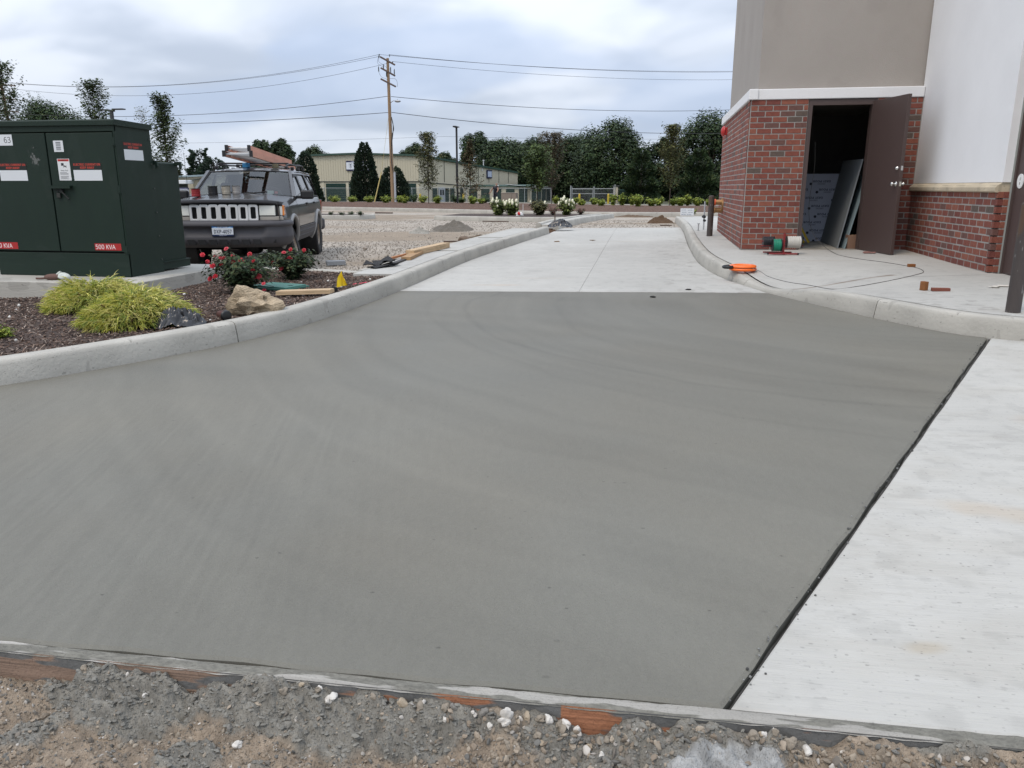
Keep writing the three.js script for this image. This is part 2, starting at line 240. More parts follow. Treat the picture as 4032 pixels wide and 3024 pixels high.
// ================================================================ the freshly finished slab
{
  T.wet = area(colorTex(2048, 2048, (u, v) => {
    const x = lerp(-6.4, 2.8, u), d = lerp(1.6, 9.2, v);
    const big = fbm(x * 0.55 + 12, d * 0.55 + 4, 4), r1 = Math.hypot(x - 2.6, d - 8.6), a1 = Math.atan2(d - 8.6, x - 2.6);
    const r2 = Math.hypot(x + 4.2, d + 1.0), a2 = Math.atan2(d + 1.0, x + 4.2);
    const j1 = 0.25 * (fbm(x * 1.1 + 8, d * 1.1, 3) - 0.5), sw = 0.6 * vn((r1 + j1) * 5.5, a1 * 1.1 + 20) + 0.4 * vn((r1 + j1) * 13 + 9, a1 * 1.7 + 40) - 0.5, sw2 = vn((r2 + j1) * 4.5 + 50, a2 * 1.3) - 0.5;
    const arcs = [3.7, 4.35, 4.95].reduce((q, R, i) => q + sstep(0.055, 0.0, Math.abs(r1 - R - 0.16 * Math.sin(a1 * 2.3 + i * 2) - j1)) * (i === 1 ? 0.11 : 0.06), 0);
    const fine = vn(x * 70 + d * 9, d * 26) - 0.5, fine2 = vn(x * 210, d * 210) - 0.5, bl = sstep(-0.4, -1.8, x) * sstep(5.2, 3.2, d), br = vn(x * 46 + d * 14, d * 3.0) - 0.5;
    let k = 0.156 * (1 + 0.30 * (big - 0.5) + 0.17 * sw + 0.11 * sw2 - arcs + 0.05 * fine + 0.08 * fine2 + 0.10 * bl * br);
    const p = pit(x, d, 0.022, 0.997) * 0.4 + pit(x + 3, d + 1, 0.04, 0.985) * 0.35 * sstep(2.5, 1.8, d) * sstep(-0.6, 0.1, x);
    const w = 0.04 * (fbm(x * 1.2 + 70, d * 1.2, 3) - 0.5);
    return [k * (1.0 + w) * (1 - p), k * 0.955 * (1 - p), k * (0.795 - w) * (1 - p)];
  }), -6.4, 1.6, 9.2, 7.6);
  const m = mat({ map: T.wet, bumpMap: every(T.grain, 0.5), bumpScale: 0.0022, roughness: 0.62, specularIntensity: 0.55 });
  const left = between(LK, 2.2, 9.03).map(([x, d]) => [x + 0.006, d]), right = between(RK, 6.56, 9.0).map(([x, d]) => [x - 0.006, d]);
  const outline = [[-7.0, 1.722], [-6.98, 2.3], ...left, [-2.985, 9.025], [1.295, 8.99], ...right.reverse(), [2.60, 6.57]];
  for (let i = 1; i < 26; i++) { const t = i / 26, w = 0.003 * Math.sin(i * 2.3) + 0.002 * Math.sin(i * 5.1); outline.push([lerp(2.60, 0.215, t) + w, lerp(6.57, 1.722, t) - w * 0.5]); }
  outline.push([0.215, 1.722]);
  for (let i = 1; i < 40; i++) outline.push([lerp(0.215, -7, i / 40), 1.722 + 0.004 * Math.sin(i * 2.9) + 0.003 * Math.sin(i * 7.3)]);
  const o = struct(part('fresh_concrete_slab', sheet(outline, 0.0, 0.15, 0.012), m)); o.userData.label = 'freshly finished dark grey wet concrete slab';
}
// felt strip pressed into the seam between the new slab and the old one
{
  const n = 90, pos = []; const r = rng(8);
  const g = patch(6, n, (u, v) => { const x = lerp(2.615, 0.225, v), d = lerp(6.575, 1.725, v), e = 0.003 + 0.009 * u, j = (u === 0 || u === 1) ? 0.004 * (r() - 0.5) : 0; return [x + 0.896 * (e + j), G(x, d) - 0.008 - 0.005 * r() , -(d - 0.44 * (e + j)), u, v * 5]; });
  struct(part('expansion_joint', g, mat({ c: [0.10, 0.096, 0.086], roughness: 0.95, bumpMap: every(T.rough, 0.08), bumpScale: 0.004 })), 'black felt strip along the slab seam');
}
// a few cement crumbs left along the seam
{
  const r = rng(31), mats = [], cols = [];
  for (let i = 0; i < 170; i++) { const t = r(), x = lerp(2.61, 0.23, t), d = lerp(6.57, 1.73, t), e = (r() + r() + r() - 1.5) * 0.03 - 0.004, s = 0.0016 + 0.0042 * r() * r(); mats.push(M4(x + e * 0.896, G(x, d) + s * 0.4, -(d - e * 0.44), r() * 6, r() * 6, r() * 6, s)); const k = 0.05 + 0.2 * r(); cols.push(lin(k, k, k * 0.95)); }
  stuff(inst('cement_crumbs', new THREE.IcosahedronGeometry(1, 0), mat({ roughness: 0.95 }), mats, cols), 'dark cement crumbs along the seam', 'crumbs');
}

// ================================================================ cured slabs
const mDry = (map, rep) => mat({ map, bumpMap: every(T.broom, 0.6), bumpScale: 0.0016, roughness: 0.85 });
{
  T.oldslab = area(colorTex(1536, 2048, (u, v) => {
    const x = lerp(0.1, 4.1, u), d = lerp(1.6, 6.8, v), c = dry(x, d), n = fbm(x * 9, d * 9, 3), n2 = fbm(x * 22 + 4, d * 40, 3);
    stain(c, sstep(0.1, 0.8, blob(x, d, 1.42, 3.02, 0.55, 0.13, -0.25) * (0.5 + n)) * 0.9, 0.98, 0.90, 0.82);
    stain(c, sstep(0.1, 0.9, blob(x, d, 1.62, 2.82, 0.22, 0.15) * (0.5 + n)) * 0.95, 0.95, 0.84, 0.76);
    stain(c, sstep(0.1, 0.9, blob(x, d, 2.02, 4.28, 0.2, 0.2) * (0.5 + n)) * 0.85, 0.97, 0.87, 0.79);
    stain(c, sstep(0.1, 0.9, blob(x, d, 0.78, 2.06, 0.10, 0.05, 0.3) * (0.5 + n)) * 0.6, 0.9, 0.80, 0.66);
    const sm = sstep(0.62, 0.72, n2) * sstep(0.45, 0.62, fbm(x * 1.6 + 9, d * 1.6, 3)); stain(c, sm * 0.18, 0.70, 0.68, 0.65);
    const sm2 = sstep(0.48, 0.72, fbm(x * 3.2 + 60, d * 5.5 + 2, 4)); stain(c, sm2 * 0.4, 0.88, 0.86, 0.83);
    const sm3 = sstep(0.60, 0.70, fbm(x * 4 + 20, d * 4 + 60, 4)); stain(c, sm3 * 0.06, 1.10, 1.11, 1.12);
    return c;
  }), 0.1, 1.6, 4.0, 5.2);
  const o = [[2.617, 6.548], [2.95, 6.33], [4.6, 5.70], [8.9, 4.0], [8.9, 1.72]]; for (let i = 0; i <= 26; i++) { const t = i / 26, w = 0.0015 * Math.sin(i * 1.7) + 0.001 * Math.sin(i * 4.3); o.push([lerp(0.235, 2.617, t) + w, lerp(1.72, 6.535, t)]); }
  const s = struct(part('old_concrete_slab', sheet(o, 0.0, 0.15, 0.006), mDry(T.oldslab))); s.userData.label = 'pale cured broom-finished concrete slab';
}
{
  T.lane = area(colorTex(1024, 2048, (u, v) => {
    const x = lerp(-3.2, 1.4, u), d = lerp(9, 22, v), c = dry(x * 1.0 + 20, d + 30), n = fbm(x * 5 + 9, d * 5, 3);
    for (const [q, w] of [[11.6, 0.10], [9.25, 0.05], [15.9, 0.12], [19.9, 0.14], [12.0, 0.05]]) stain(c, sstep(w, 0, Math.abs(d - q - 0.05 * (n - 0.5))) * (0.3 + n) * 0.5, 1.14, 1.14, 1.15);
    stain(c, sstep(0.58, 0.7, fbm(x * 1.6, d * 0.9 + 40, 4)) * 0.3, 0.86, 0.85, 0.84);
    stain(c, sstep(0.1, 0.7, blob(x, d, -1.9, 9.6, 0.5, 0.12) * (0.4 + n)) * 0.6, 1.0, 0.86, 0.76);
    stain(c, sstep(0.1, 0.7, blob(x, d, -1.5, 10.3, 0.9, 0.14) * (0.4 + n)) * 0.4, 0.95, 0.88, 0.82);
    stain(c, sstep(0.1, 0.7, blob(x, d, -0.5, 16.6, 0.9, 0.12) * (0.4 + n)) * 0.5, 0.95, 0.88, 0.80);
    stain(c, sstep(0.62, 0.70, fbm(x * 9 + 3, d * 7, 3)) * sstep(-0.3, 0.5, x) * 0.5, 0.72, 0.70, 0.68);
    return c;
  }), -3.2, 9, 4.6, 13);
  const root = new THREE.Group(); root.name = 'concrete_lane'; struct(root, 'pale cured concrete drive lane of six panels'); scene.add(root);
  const m = mDry(T.lane), cut = [9.036, 14.3, 18.1, 21.95], mid = (d) => lerp(-0.82, -1.0, clamp((d - 9) / 13));
  const Lx = (d) => { let b = LK[0]; for (const p of LK) if (Math.abs(p[1] - d) < Math.abs(b[1] - d)) b = p; return b[0]; };
  for (let k = 0; k < 3; k++) for (const s of [0, 1]) {
    const a = [], b = [], n = 10, e = 0.004;
    for (let i = 0; i <= n; i++) {
      const d = lerp(cut[k] + e, cut[k + 1] - e, i / n);
      const rk = RK.reduce((q, p) => Math.abs(p[1] - d) < Math.abs(q[1] - d) ? p : q);
      a.push(s ? [mid(d) + 0.0015, d] : [d > 19.3 ? -2.53 : Lx(d) + 0.008, d]); b.push(s ? [rk[0] - 0.012, d] : [mid(d) - 0.0015, d]);
    }
    part('slab_panel', sheet([...b, ...a.reverse()], 0.0, 0.12, 0.004), m, root);
  }
}
const PAVE = []; function paveY(x, d) { const mm = PAVE[0].material; mm.side = THREE.DoubleSide; const h = new THREE.Raycaster(V(x, 5, -d), V(0, -1, 0)).intersectObject(PAVE[0])[0]; return h ? h.point.y : G(x, d) + 0.165; }
// right-hand pavement in front of the doors
{
  T.walk = area(colorTex(1024, 2048, (u, v) => {
    const x = lerp(0.6, 4.4, u), d = lerp(4.5, 14.5, v), c = dry(x + 11, d + 3), n = fbm(x * 7 + 2, d * 7, 3), n2 = fbm(x * 6, d * 40, 3);
    const line = (x0, d0, x1, d1, w) => { const t = clamp(((x - x0) * (x1 - x0) + (d - d0) * (d1 - d0)) / ((x1 - x0) ** 2 + (d1 - d0) ** 2)); return sstep(w * (0.5 + n2), 0, Math.hypot(x - lerp(x0, x1, t), d - lerp(d0, d1, t))); };
    stain(c, line(1.50, 8.92, 2.62, 9.28, 0.07) * (0.3 + 1.2 * n) * 1.0, 0.50, 0.42, 0.36);
    stain(c, line(1.12, 8.75, 1.6, 8.95, 0.02) * 0.7, 0.55, 0.50, 0.46);
    stain(c, line(2.70, 9.12, 3.50, 9.28, 0.025) * 0.8, 0.45, 0.43, 0.42);
    stain(c, sstep(0.63, 0.7, fbm(x * 8 + 30, d * 12, 3)) * sstep(8.3, 7.2, d) * 0.7, 0.72, 0.71, 0.70);
    stain(c, sstep(0.1, 0.9, blob(x, d, 2.1, 10.9, 0.8, 0.12) * (0.4 + n)) * 0.5, 0.93, 0.86, 0.80);
    stain(c, sstep(0.56, 0.68, fbm(x * 1.3 + 80, d * 1.3, 4)) * 0.3, 0.90, 0.90, 0.91);
    return c;
  }), 0.6, 4.5, 3.8, 10);
  const B = offsetLine(RK, -0.153);
  const match = [[26.5, 4, 26.5], [20, 4, 20], [17.32, 4, 17.36], [17.26, 1.32, 17.3], [15, 1.32, 15], [12.5, 1.32, 12.5], [11.2, 3.70, 12.5], [10.1, 3.70, 11.0], [9.2, 3.70, 10.0], [8.35, 3.70, 9.4], [7.6, 3.86, 9.4], [7.1, 3.86, 8.4], [6.75, 3.86, 7.5], [5.9, 5.5, 7.5], [4.1, 8.9, 7.5]];
  const rows = B.slice().reverse().filter(([, d]) => d > 3.6);
  const g = patch(14, rows.length - 1, (u, v) => {
    const p = rows[Math.round(v * (rows.length - 1))]; let k = 0; while (k < match.length - 2 && match[k + 1][0] > p[1]) k++;
    const t = clamp((match[k][0] - p[1]) / (match[k][0] - match[k + 1][0])), q = [lerp(match[k][1], match[k + 1][1], t), lerp(match[k][2], match[k + 1][2], t)];
    const x = lerp(p[0], q[0], u), d = lerp(p[1], q[1], u), hk = 0.163 * dropAt(p[1]);
    return [x, G(x, d) + lerp(hk, 0.17, sstep(0, 0.55, u)), -d, x, d];
  });
  const pv = struct(part('pavement', g, mDry(T.walk)), 'pale concrete pavement in front of the doorways'); pv.updateMatrixWorld(); PAVE.push(pv);
}

// ================================================================ kerbs
T.kerb = colorTex(1024, 256, (u, v) => { const b = fbmT(u * 10, v * 4, 5, 64), s = vn(u * 30, v * 60, 128), p = vn(u * 200, v * 50, 200), lo = fbmT(u * 24, v * 3, 4, 64); let k = 0.395 * (0.82 + 0.36 * b + 0.07 * (s - 0.5)); if (p > 0.93) k *= 0.66; const m = lo > 0.63 ? 0.84 : 1; return [k * m, k * 0.955 * m, k * 0.845 * m]; });
const mKerb = mat({ map: every(T.kerb, 4, 1), bumpMap: every(T.rough, 0.5), bumpScale: 0.003, roughness: 0.88 });
kerb('kerb', LK, 0.18, 0.165, [1.9, 4.9, 8.05, 14.65, 17.3, 19.6], mKerb, 'curving concrete kerb between planting bed and new slab');
kerb('kerb', RK, -0.16, rkh, [3.2, 5.6, 7.99, 10.4, 13.2, 16.2, 19.4, 23.5], mKerb, 'low concrete kerb curving along the doorway pavement');
const rearKerb = curve2([[-3.66, 9.62], [-4.55, 9.98], [-5.57, 10.24], [-7.0, 10.28], [-10.5, 10.2]], 0.2);
kerb('kerb', rearKerb, -0.15, 0.15, [2.6, 5.2], mKerb, 'concrete kerb behind the rose bushes');
// narrow walk beside the lane, with its outer edging
{
  const m = mDry(T.walk.clone()), root = new THREE.Group(); root.name = numbered('side_walk'); struct(root, 'narrow pale concrete walk along the lane'); scene.add(root); m.map.repeat.set(1 / 4, 1 / 4); m.map.needsUpdate = true;
  const inner = offsetLine(LK, 0.183), cuts = [9.22, 12.55, 15.6, 18.9];
  for (let k = 0; k < 3; k++) { const a = inner.filter(([, d]) => d > cuts[k] + 0.004 && d < cuts[k + 1] - 0.004); const b = a.map(([x, d]) => [x - 0.52, d]).reverse(); part('walk_panel', sheet([...b, ...a], 0.168, 0.2, 0.006), m, root); }
  const edge = inner.filter(([, d]) => d > 9.7 && d < 19.2).map(([x, d]) => [x - 0.53, d]);
  kerb('kerb', edge, 0.13, 0.155, [3.1, 6.2], mKerb, 'concrete edging between the narrow walk and the stone lot');
}
// double kerb island farther up the lane
kerb('kerb', curve2([[-2.50, 21.2], [-2.50, 23], [-2.30, 26], [-1.95, 29.5], [-1.60, 32.6]], 0.3), 0.16, 0.16, [4, 8], mKerb, 'low kerb on the lane side of the far island');
kerb('kerb', curve2([[-3.02, 21.6], [-2.98, 24], [-2.78, 27], [-2.40, 31], [-2.1, 33]], 0.3), 0.16, 0.16, [5], mKerb, 'low kerb on the lot side of the far island');
{ const a = curve2([[-2.64, 21.4], [-2.64, 23], [-2.44, 26], [-2.09, 29.5], [-1.8, 32.6]], 0.5), b = curve2([[-3.02, 21.6], [-2.98, 24], [-2.78, 27], [-2.40, 31], [-2.1, 33]], 0.5).reverse(); struct(part('island_fill', sheet([...a, ...b], 0.12, 0.1), mDry(T.lane))); }
// the long kerb at the back of the lot, and two planted islands
kerb('kerb', curve2([[-60, 60], [-34, 54], [-19, 47], [-9, 41.5], [-1, 36.4], [6, 36.8], [16, 39]], 0.8), 0.16, 0.17, [6, 14, 24, 34, 41, 44.5, 48, 51.5, 55, 58.5, 62, 66, 70], mKerb, 'long concrete kerb in front of the far mulched berm');
kerb('kerb', curve2([[-8.3, 29.6], [-6.5, 28.3], [-5.2, 27.4], [-3.9, 26.8], [-3.0, 26.7]], 0.3), 0.15, 0.16, [2.6, 4.6], mKerb, 'kerb in front of the white hydrangeas');
kerb('kerb', curve2([[-22, 29.6], [-16, 30.0], [-13.2, 30.4], [-11.9, 30.9], [-11.5, 31.8], [-11.9, 33]], 0.3), 0.15, 0.16, [5, 8], mKerb, 'kerb round the small planted island');
// ================================================================ mulch
T.mulch = colorTex(512, 512, (u, v) => { const a = vn(u * 60, v * 24, 120), b = vn(u * 28, v * 70, 140), c = fbmT(u * 10, v * 10, 4, 10), k = 0.018 + 0.05 * a * b + 0.035 * c; return [k * 1.35, k * 0.92, k * 0.72]; });
const mMulch = mat({ map: every(T.mulch, 0.9), bumpMap: every(T.rough, 0.35), bumpScale: 0.02, roughness: 0.97 });
const chipCols = [[0.105, 0.066, 0.049], [0.065, 0.041, 0.031], [0.145, 0.095, 0.07], [0.20, 0.148, 0.117], [0.042, 0.027, 0.022], [0.28, 0.225, 0.185]];
const bedOff = (x, d) => 0.125 + 0.03 * fbm(x * 1.4, d * 1.4, 3) - 0.01 * sstep(0.25, 0.0, 0);
{
  const kb = offsetLine(LK, 0.17).filter(([, d]) => d > 1.4 && d < 9.7), rk = rearKerb.map(([x, d]) => [x + 0.02, d - 0.02]);
  const poly = [...kb, ...rk, [-11, 9.5], [-11, 1.4]];
  const inside = (x, d) => { let c = false; for (let i = 0, j = poly.length - 1; i < poly.length; j = i++) { const [xi, yi] = poly[i], [xj, yj] = poly[j]; if ((yi > d) !== (yj > d) && x < (xj - xi) * (d - yi) / (yj - yi) + xi) c = !c; } return c; };
  const pad = (x, d) => x < -5.30 && x > -8.0 && d > 7.33 && d < 9.45;
  const kd = (d) => { let b = kb[0]; for (const p of kb) if (Math.abs(p[1] - d) < Math.abs(b[1] - d)) b = p; return b[0]; };
  const g = patch(150, 110, (u, v) => { const d = lerp(1.6, 9.66, v), xr = kd(d) + 0.005, x = lerp(xr, -10.8, Math.pow(u, 1.35)); return [x, G(x, d) + bedOff(x, d) + 0.014 * (fbm(x * 14, d * 14, 2) - 0.5), -d, x, d]; });
  const g2 = patch(110, 10, (u, v) => { const p = rk[Math.round(u * (rk.length - 1))], x = lerp(-3.62, -10.5, u), d1 = rearKerb.reduce((q, w) => Math.abs(w[0] - x) < Math.abs(q[0] - x) ? w : q)[1] + 0.01, d = lerp(9.64, Math.max(9.66, d1), v); return [x, G(x, d) + bedOff(x, d) - 0.002, -d, x, d]; });
  struct(part('mulch_bed', [g, g2], mMulch), 'dark brown bark mulch bed behind the left kerb');
  const r = rng(12), mats = [], cols = [], chip = new THREE.BoxGeometry(1, 1, 1); { const p = chip.attributes.position; for (let i = 0; i < p.count; i++) if (p.getX(i) > 0) { p.setY(i, p.getY(i) * 0.5); p.setZ(i, p.getZ(i) * 0.55 + 0.1); } chip.computeVertexNormals(); }
  let n = 0, tries = 0;
  while (n < 34000 && tries++ < 400000) {
    const d = 1.8 + 8.2 * Math.pow(r(), 0.8), x = lerp(-9, -3.0, r());
    if (!inside(x, d) || pad(x, d)) continue;
    const l = 0.014 + 0.052 * r() * r(), c = chipCols[Math.min(5, Math.floor(r() * (0.45 + 0.55 * r()) * 7.6))], k = 0.7 + 0.6 * r();
    mats.push(M4(x, G(x, d) + bedOff(x, d) + 0.004 + 0.008 * r(), -d, (r() - 0.5) * 0.9, r() * 6.3, (r() - 0.5) * 0.9, l, 0.004 + 0.004 * r(), 0.005 + 0.009 * r())); cols.push(lin(c[0] * k, c[1] * k, c[2] * k)); n++;
  }
  stuff(inst('mulch_chips', chip, mat({ roughness: 0.96 }), mats, cols), 'brown bark chips covering the planting bed', 'mulch');
  const wp = []; const wc = [];
  for (let i = 0; i < 90; i++) { const d = 4 + 5.6 * r(), x = lerp(-8, -3.2, r()); if (!inside(x, d) || pad(x, d)) continue; const s = 0.006 + 0.012 * r(); wp.push(M4(x, G(x, d) + bedOff(x, d) + 0.01, -d, r() * 6, r() * 6, r() * 6, s, s * 0.8, s)); const k = 0.4 + 0.3 * r(); wc.push(lin(k, k * 0.97, k * 0.9)); }
  stuff(inst('bed_pebbles', new THREE.IcosahedronGeometry(1, 1), mat({ roughness: 0.9 }), wp, wc), 'small pale pebbles strewn in the mulch', 'pebbles');
}
// far berm and islands
{
  const front = curve2([[-60, 60.1], [-34, 54.1], [-19, 47.1], [-9, 41.6], [-1, 36.5], [6, 36.9], [16, 39.1]], 1), n = front.length - 1;
  const back = curve2([[-60, 78], [-34, 76], [-27, 76.5], [-18, 74], [-6, 65.5], [-1.3, 61], [4.5, 60], [16, 60]], 1), m = back.length - 1;
  struct(part('mulch_berm', patch(n, 16, (u, v) => { const a = front[Math.round(u * n)], b = back[Math.round(u * m)], x = lerp(a[0], b[0], v) - 0.1 * (1 - v), d = lerp(a[1], b[1], v) + 0.12 * (1 - v); return [x, G(x, d) + 0.13 + 0.12 * Math.sin(Math.PI * v) + 0.05 * (fbm(x, d, 3) - 0.5), -d, x, d]; }), mat({ map: every(T.mulch, 2.2), c: [1.7, 1.3, 1.0], bumpMap: every(T.rough, 1), bumpScale: 0.05, roughness: 0.97 })), 'long low berm of brown mulch before the storage yard');
  kerb('kerb', back, -0.2, 0.20, [], mKerb, 'pale kerb behind the far mulched berm');
  struct(part('island_mulch', [sheet([[-8.3, 29.8], [-6.5, 28.5], [-5.2, 27.6], [-3.9, 27.0], [-3.05, 26.9], [-2.9, 29], [-2.6, 31], [-2.3, 33], [-4, 34], [-8.3, 34]], 0.14), sheet([[-22, 29.8], [-16, 30.2], [-13.2, 30.6], [-12.0, 31.05], [-11.7, 31.8], [-12.1, 33], [-16, 34], [-22, 34]], 0.13)], mMulch));
}

// ================================================================ concrete pad and transformer
{
  const m = mat({ map: every(T.kerb, 3, 1.4), bumpMap: every(T.rough, 0.6), bumpScale: 0.002, roughness: 0.87 });
  tag(part('concrete_pad', rb(2.72, 0.42, 2.12, 0.012, -6.69, 0.272 - 0.21, -8.39), m), 'pale concrete pad under the dark green transformer', 'pad');
}
{
  const t = thing('transformer', 'dark green pad-mounted transformer cabinet with red warning labels', 'transformer', [-6.545, 0.274, -7.87]);
  const gt = colorTex(512, 512, (u, v) => { const k = 0.9 + 0.2 * fbmT(u * 8, v * 8, 5, 8), d = sstep(0.66, 0.74, fbmT(u * 5 + 0.3, v * 5, 4, 5)) * 0.12; return [0.0105 * k + d * 0.03, 0.0235 * k + d * 0.03, 0.0160 * k + d * 0.03]; });
  const gm = mat({ map: every(gt, 1.3), roughness: 0.55, specularIntensity: 0.55, bumpMap: every(T.grain, 0.25), bumpScale: 0.0006 });
  const dk = mat({ c: [0.006, 0.008, 0.007], roughness: 0.7 });
  const W = 1.67, H = 1.675, D = 0.62;               // the cable compartment at the front
  part('sill', rb(W, 0.26, 0.03, 0.006, 0, 0.13, -0.012), gm, t);
  part('header', rb(W, 0.085, 0.03, 0.006, 0, 1.595, -0.012), gm, t);
  part('inner_shell', bx(W - 0.06, H - 0.1, D - 0.08, 0, H / 2, -D / 2 - 0.02), dk, t);
  for (const s of [-1, 1]) part('side_panel', rb(0.022, H - 0.04, D, 0.005, s * (W / 2 - 0.011), (H - 0.04) / 2, -D / 2), gm, t);
  // hood with a shallow fall towards the back
  { const p = [[-D - 0.02, H - 0.07], [-D - 0.02, H - 0.015], [0.012, H], [0.022, H - 0.012], [0.022, H - 0.055], [0.0, H - 0.058]]; const g = ext(p, W + 0.03, 0.003); g.rotateY(-Math.PI / 2); g.translate((W + 0.03) / 2, 0, 0); part('hood', g, gm, t); }
  const doorW = W / 2 - 0.03;
  const doors = [];
  for (const s of [-1, 1]) { const d = part('door', rb(doorW, 1.265, 0.026, 0.006, s * (doorW / 2 + 0.008), 0.275 + 0.635, -0.004), gm, t); doors.push(d); }
  const [ld, rd] = doors;
  for (const y of [0.30, 0.95, 1.45]) part('hinge', [cy(0.011, 0.011, 0.085, W / 2 - 0.004, y, 0.012, 8), bx(0.03, 0.07, 0.006, W / 2 - 0.025, y, 0.011)], gm, t);
  part('handle_hood', [bx(0.27, 0.012, 0.055, 0.125, 0.985, 0.03), bx(0.27, 0.03, 0.006, 0.125, 0.976, 0.057)], gm, rd);
  part('handle', [cy(0.022, 0.022, 0.03, 0.125, 0.935, 0.022, 12, 'z'), rod(V(0.13, 0.935, 0.04), V(0.225, 0.845, 0.05), 0.008)], dk, rd);
  part('padlock', [rb(0.045, 0.05, 0.02, 0.005, 0.085, 0.885, 0.025), tube([[0.07, 0.91, 0.025], [0.072, 0.94, 0.025], [0.098, 0.94, 0.025], [0.1, 0.91, 0.025]], 0.004, 12, 5)], mat({ c: [0.05, 0.05, 0.045], metalness: 0.6, roughness: 0.5 }), rd);
  const decal = (parent, name, w, h, x, y, draw, px = 512) => part(name, new THREE.BoxGeometry(w, h, 0.0016).translate(x, y, 0.0105), mat({ map: canvasTex(px, Math.round(px * h / w), draw), roughness: 0.6 }), parent);
  const warn = (c, w, h) => { c.fillStyle = '#0d1512'; c.fillRect(0, 0, w, h); c.fillStyle = '#c8402c'; c.font = 'bold ' + h * 0.165 + 'px sans-serif'; c.textAlign = 'center'; c.fillText('ELECTRIC CURRENT ON', w / 2, h * 0.185, w * 0.96); c.fillText('KEEP AWAY', w / 2, h * 0.355, w * 0.6); c.fillStyle = '#d2d6d8'; c.fillRect(0, h * 0.42, w, h * 0.58); };
  decal(rd, 'warning_label', 0.342, 0.193, 0.465, 1.14, warn);
  decal(ld, 'warning_label', 0.342, 0.193, -0.455, 1.14, warn);
  decal(rd, 'keep_out_label', 0.148, 0.228, 0.185, 1.16, (c, w, h) => { c.fillStyle = '#d6d8d8'; c.fillRect(0, 0, w, h); c.fillStyle = '#b3261e'; c.fillRect(w * 0.04, h * 0.02, w * 0.92, h * 0.10); c.fillStyle = '#1c1414'; c.font = 'bold ' + h * 0.075 + 'px sans-serif'; c.textAlign = 'center'; c.fillText('WARNING', w / 2, h * 0.098, w * 0.7); c.fillStyle = '#23242a'; c.fillRect(w * 0.28, h * 0.2, w * 0.22, h * 0.12); c.lineWidth = w * 0.05; c.strokeStyle = '#23242a'; c.beginPath(); c.moveTo(w * 0.5, h * 0.3); c.lineTo(w * 0.7, h * 0.4); c.moveTo(w * 0.42, h * 0.38); c.lineTo(w * 0.72, h * 0.33); c.stroke(); c.font = 'bold ' + h * 0.085 + 'px sans-serif'; c.fillText('Keep Out!', w / 2, h * 0.57, w * 0.86); c.fillStyle = '#4a4c52'; for (let i = 0; i < 8; i++) if (i !== 3) c.fillRect(w * 0.12, h * (0.625 + i * 0.042), w * (i % 3 ? 0.68 : 0.55), h * 0.018); });
  decal(rd, 'barcode_label', 0.118, 0.117, 0.15, 1.405, (c, w, h) => { c.fillStyle = '#d3d6d8'; c.fillRect(0, 0, w, h); c.fillStyle = '#55585c'; for (let i = 0; i < 7; i++) c.fillRect(w * 0.25, h * (0.12 + 0.11 * i), w * 0.5, h * (i % 2 ? 0.05 : 0.075)); });
  decal(ld, 'number_plate', 0.33, 0.115, -0.575, 1.475, (c, w, h) => { c.fillStyle = '#d3d7d9'; c.fillRect(0, 0, w, h); c.fillStyle = '#24272a'; c.font = h * 0.74 + 'px sans-serif'; c.textAlign = 'right'; c.fillText('63', w * 0.955, h * 0.76); });
  const kva = (c, w, h) => { c.fillStyle = '#a3201f'; c.fillRect(0, 0, w, h); c.fillStyle = '#e6e4e2'; c.font = h * 0.9 + 'px sans-serif'; c.textAlign = 'left'; c.fillText('500 KVA', w * 0.02, h * 0.83, w * 0.9); };
  decal(rd, 'rating_label', 0.325, 0.075, 0.60, 0.332, kva); decal(ld, 'rating_label', 0.325, 0.075, -0.70, 0.332, kva);
  { const l = part('warning_label', new THREE.BoxGeometry(0.0016, 0.193, 0.33).translate(W / 2 + 0.001, 1.36, -0.29), mat({ map: null }), t); const mm = mat({ map: canvasTex(512, 320, warn), roughness: 0.6 }); l.material = mm; }
  // scuff of pale dust on the left door
  { const am = grayTex(256, 256, (u, v) => sstep(0.50, 0.75, fbm(u * 9 + 4, v * 9 + 2, 5) + 0.35 * Math.max(0, 1 - Math.hypot((u - 0.5 + 0.25 * (v - 0.5)) / 0.38, (v - 0.5) / 0.45)) - 0.16) * (Math.hypot(u - 0.5, v - 0.5) < 0.46 ? 1 : 0) * 0.75);
    part('dust_scuff', new THREE.PlaneGeometry(0.22, 0.30).translate(-0.17, 1.28, 0.0105), mat({ c: [0.16, 0.17, 0.16], roughness: 0.9, alphaMap: am, transparent: true }), ld); }
  // tank behind
  const tk = part('tank', rb(1.60, 1.20, 0.55, 0.02, 0, 0.66, -D - 0.27), gm, t);
  part('tank_flange', [bx(1.66, 0.09, 0.012, 0, 0.065, -D - 0.01), bx(0.012, 0.09, 0.56, 0.815, 0.065, -D - 0.29), bx(0.07, 0.012, 0.56, 0.80, 0.108, -D - 0.29)], gm, tk);
  for (const [z] of [[-D - 0.03], [-D - 0.50]]) part('lifting_hook', [ext([[0, 0], [0.075, 0], [0.085, -0.06], [0.06, -0.09], [0.055, -0.035], [0, -0.05]], 0.018, 0.002).translate(0.795, 1.27, z), cy(0.012, 0.012, 0.03, 0.83, 1.245, z, 8, 'z')], gm, tk);
  for (let i = 0; i < 6; i++) part('bolt', cy(0.008, 0.008, 0.012, W / 2 + 0.004, 1.50 - i * 0.27, -D + 0.035, 6, 'x'), mat({ c: [0.12, 0.13, 0.12], metalness: 0.7, roughness: 0.5 }), t);
}
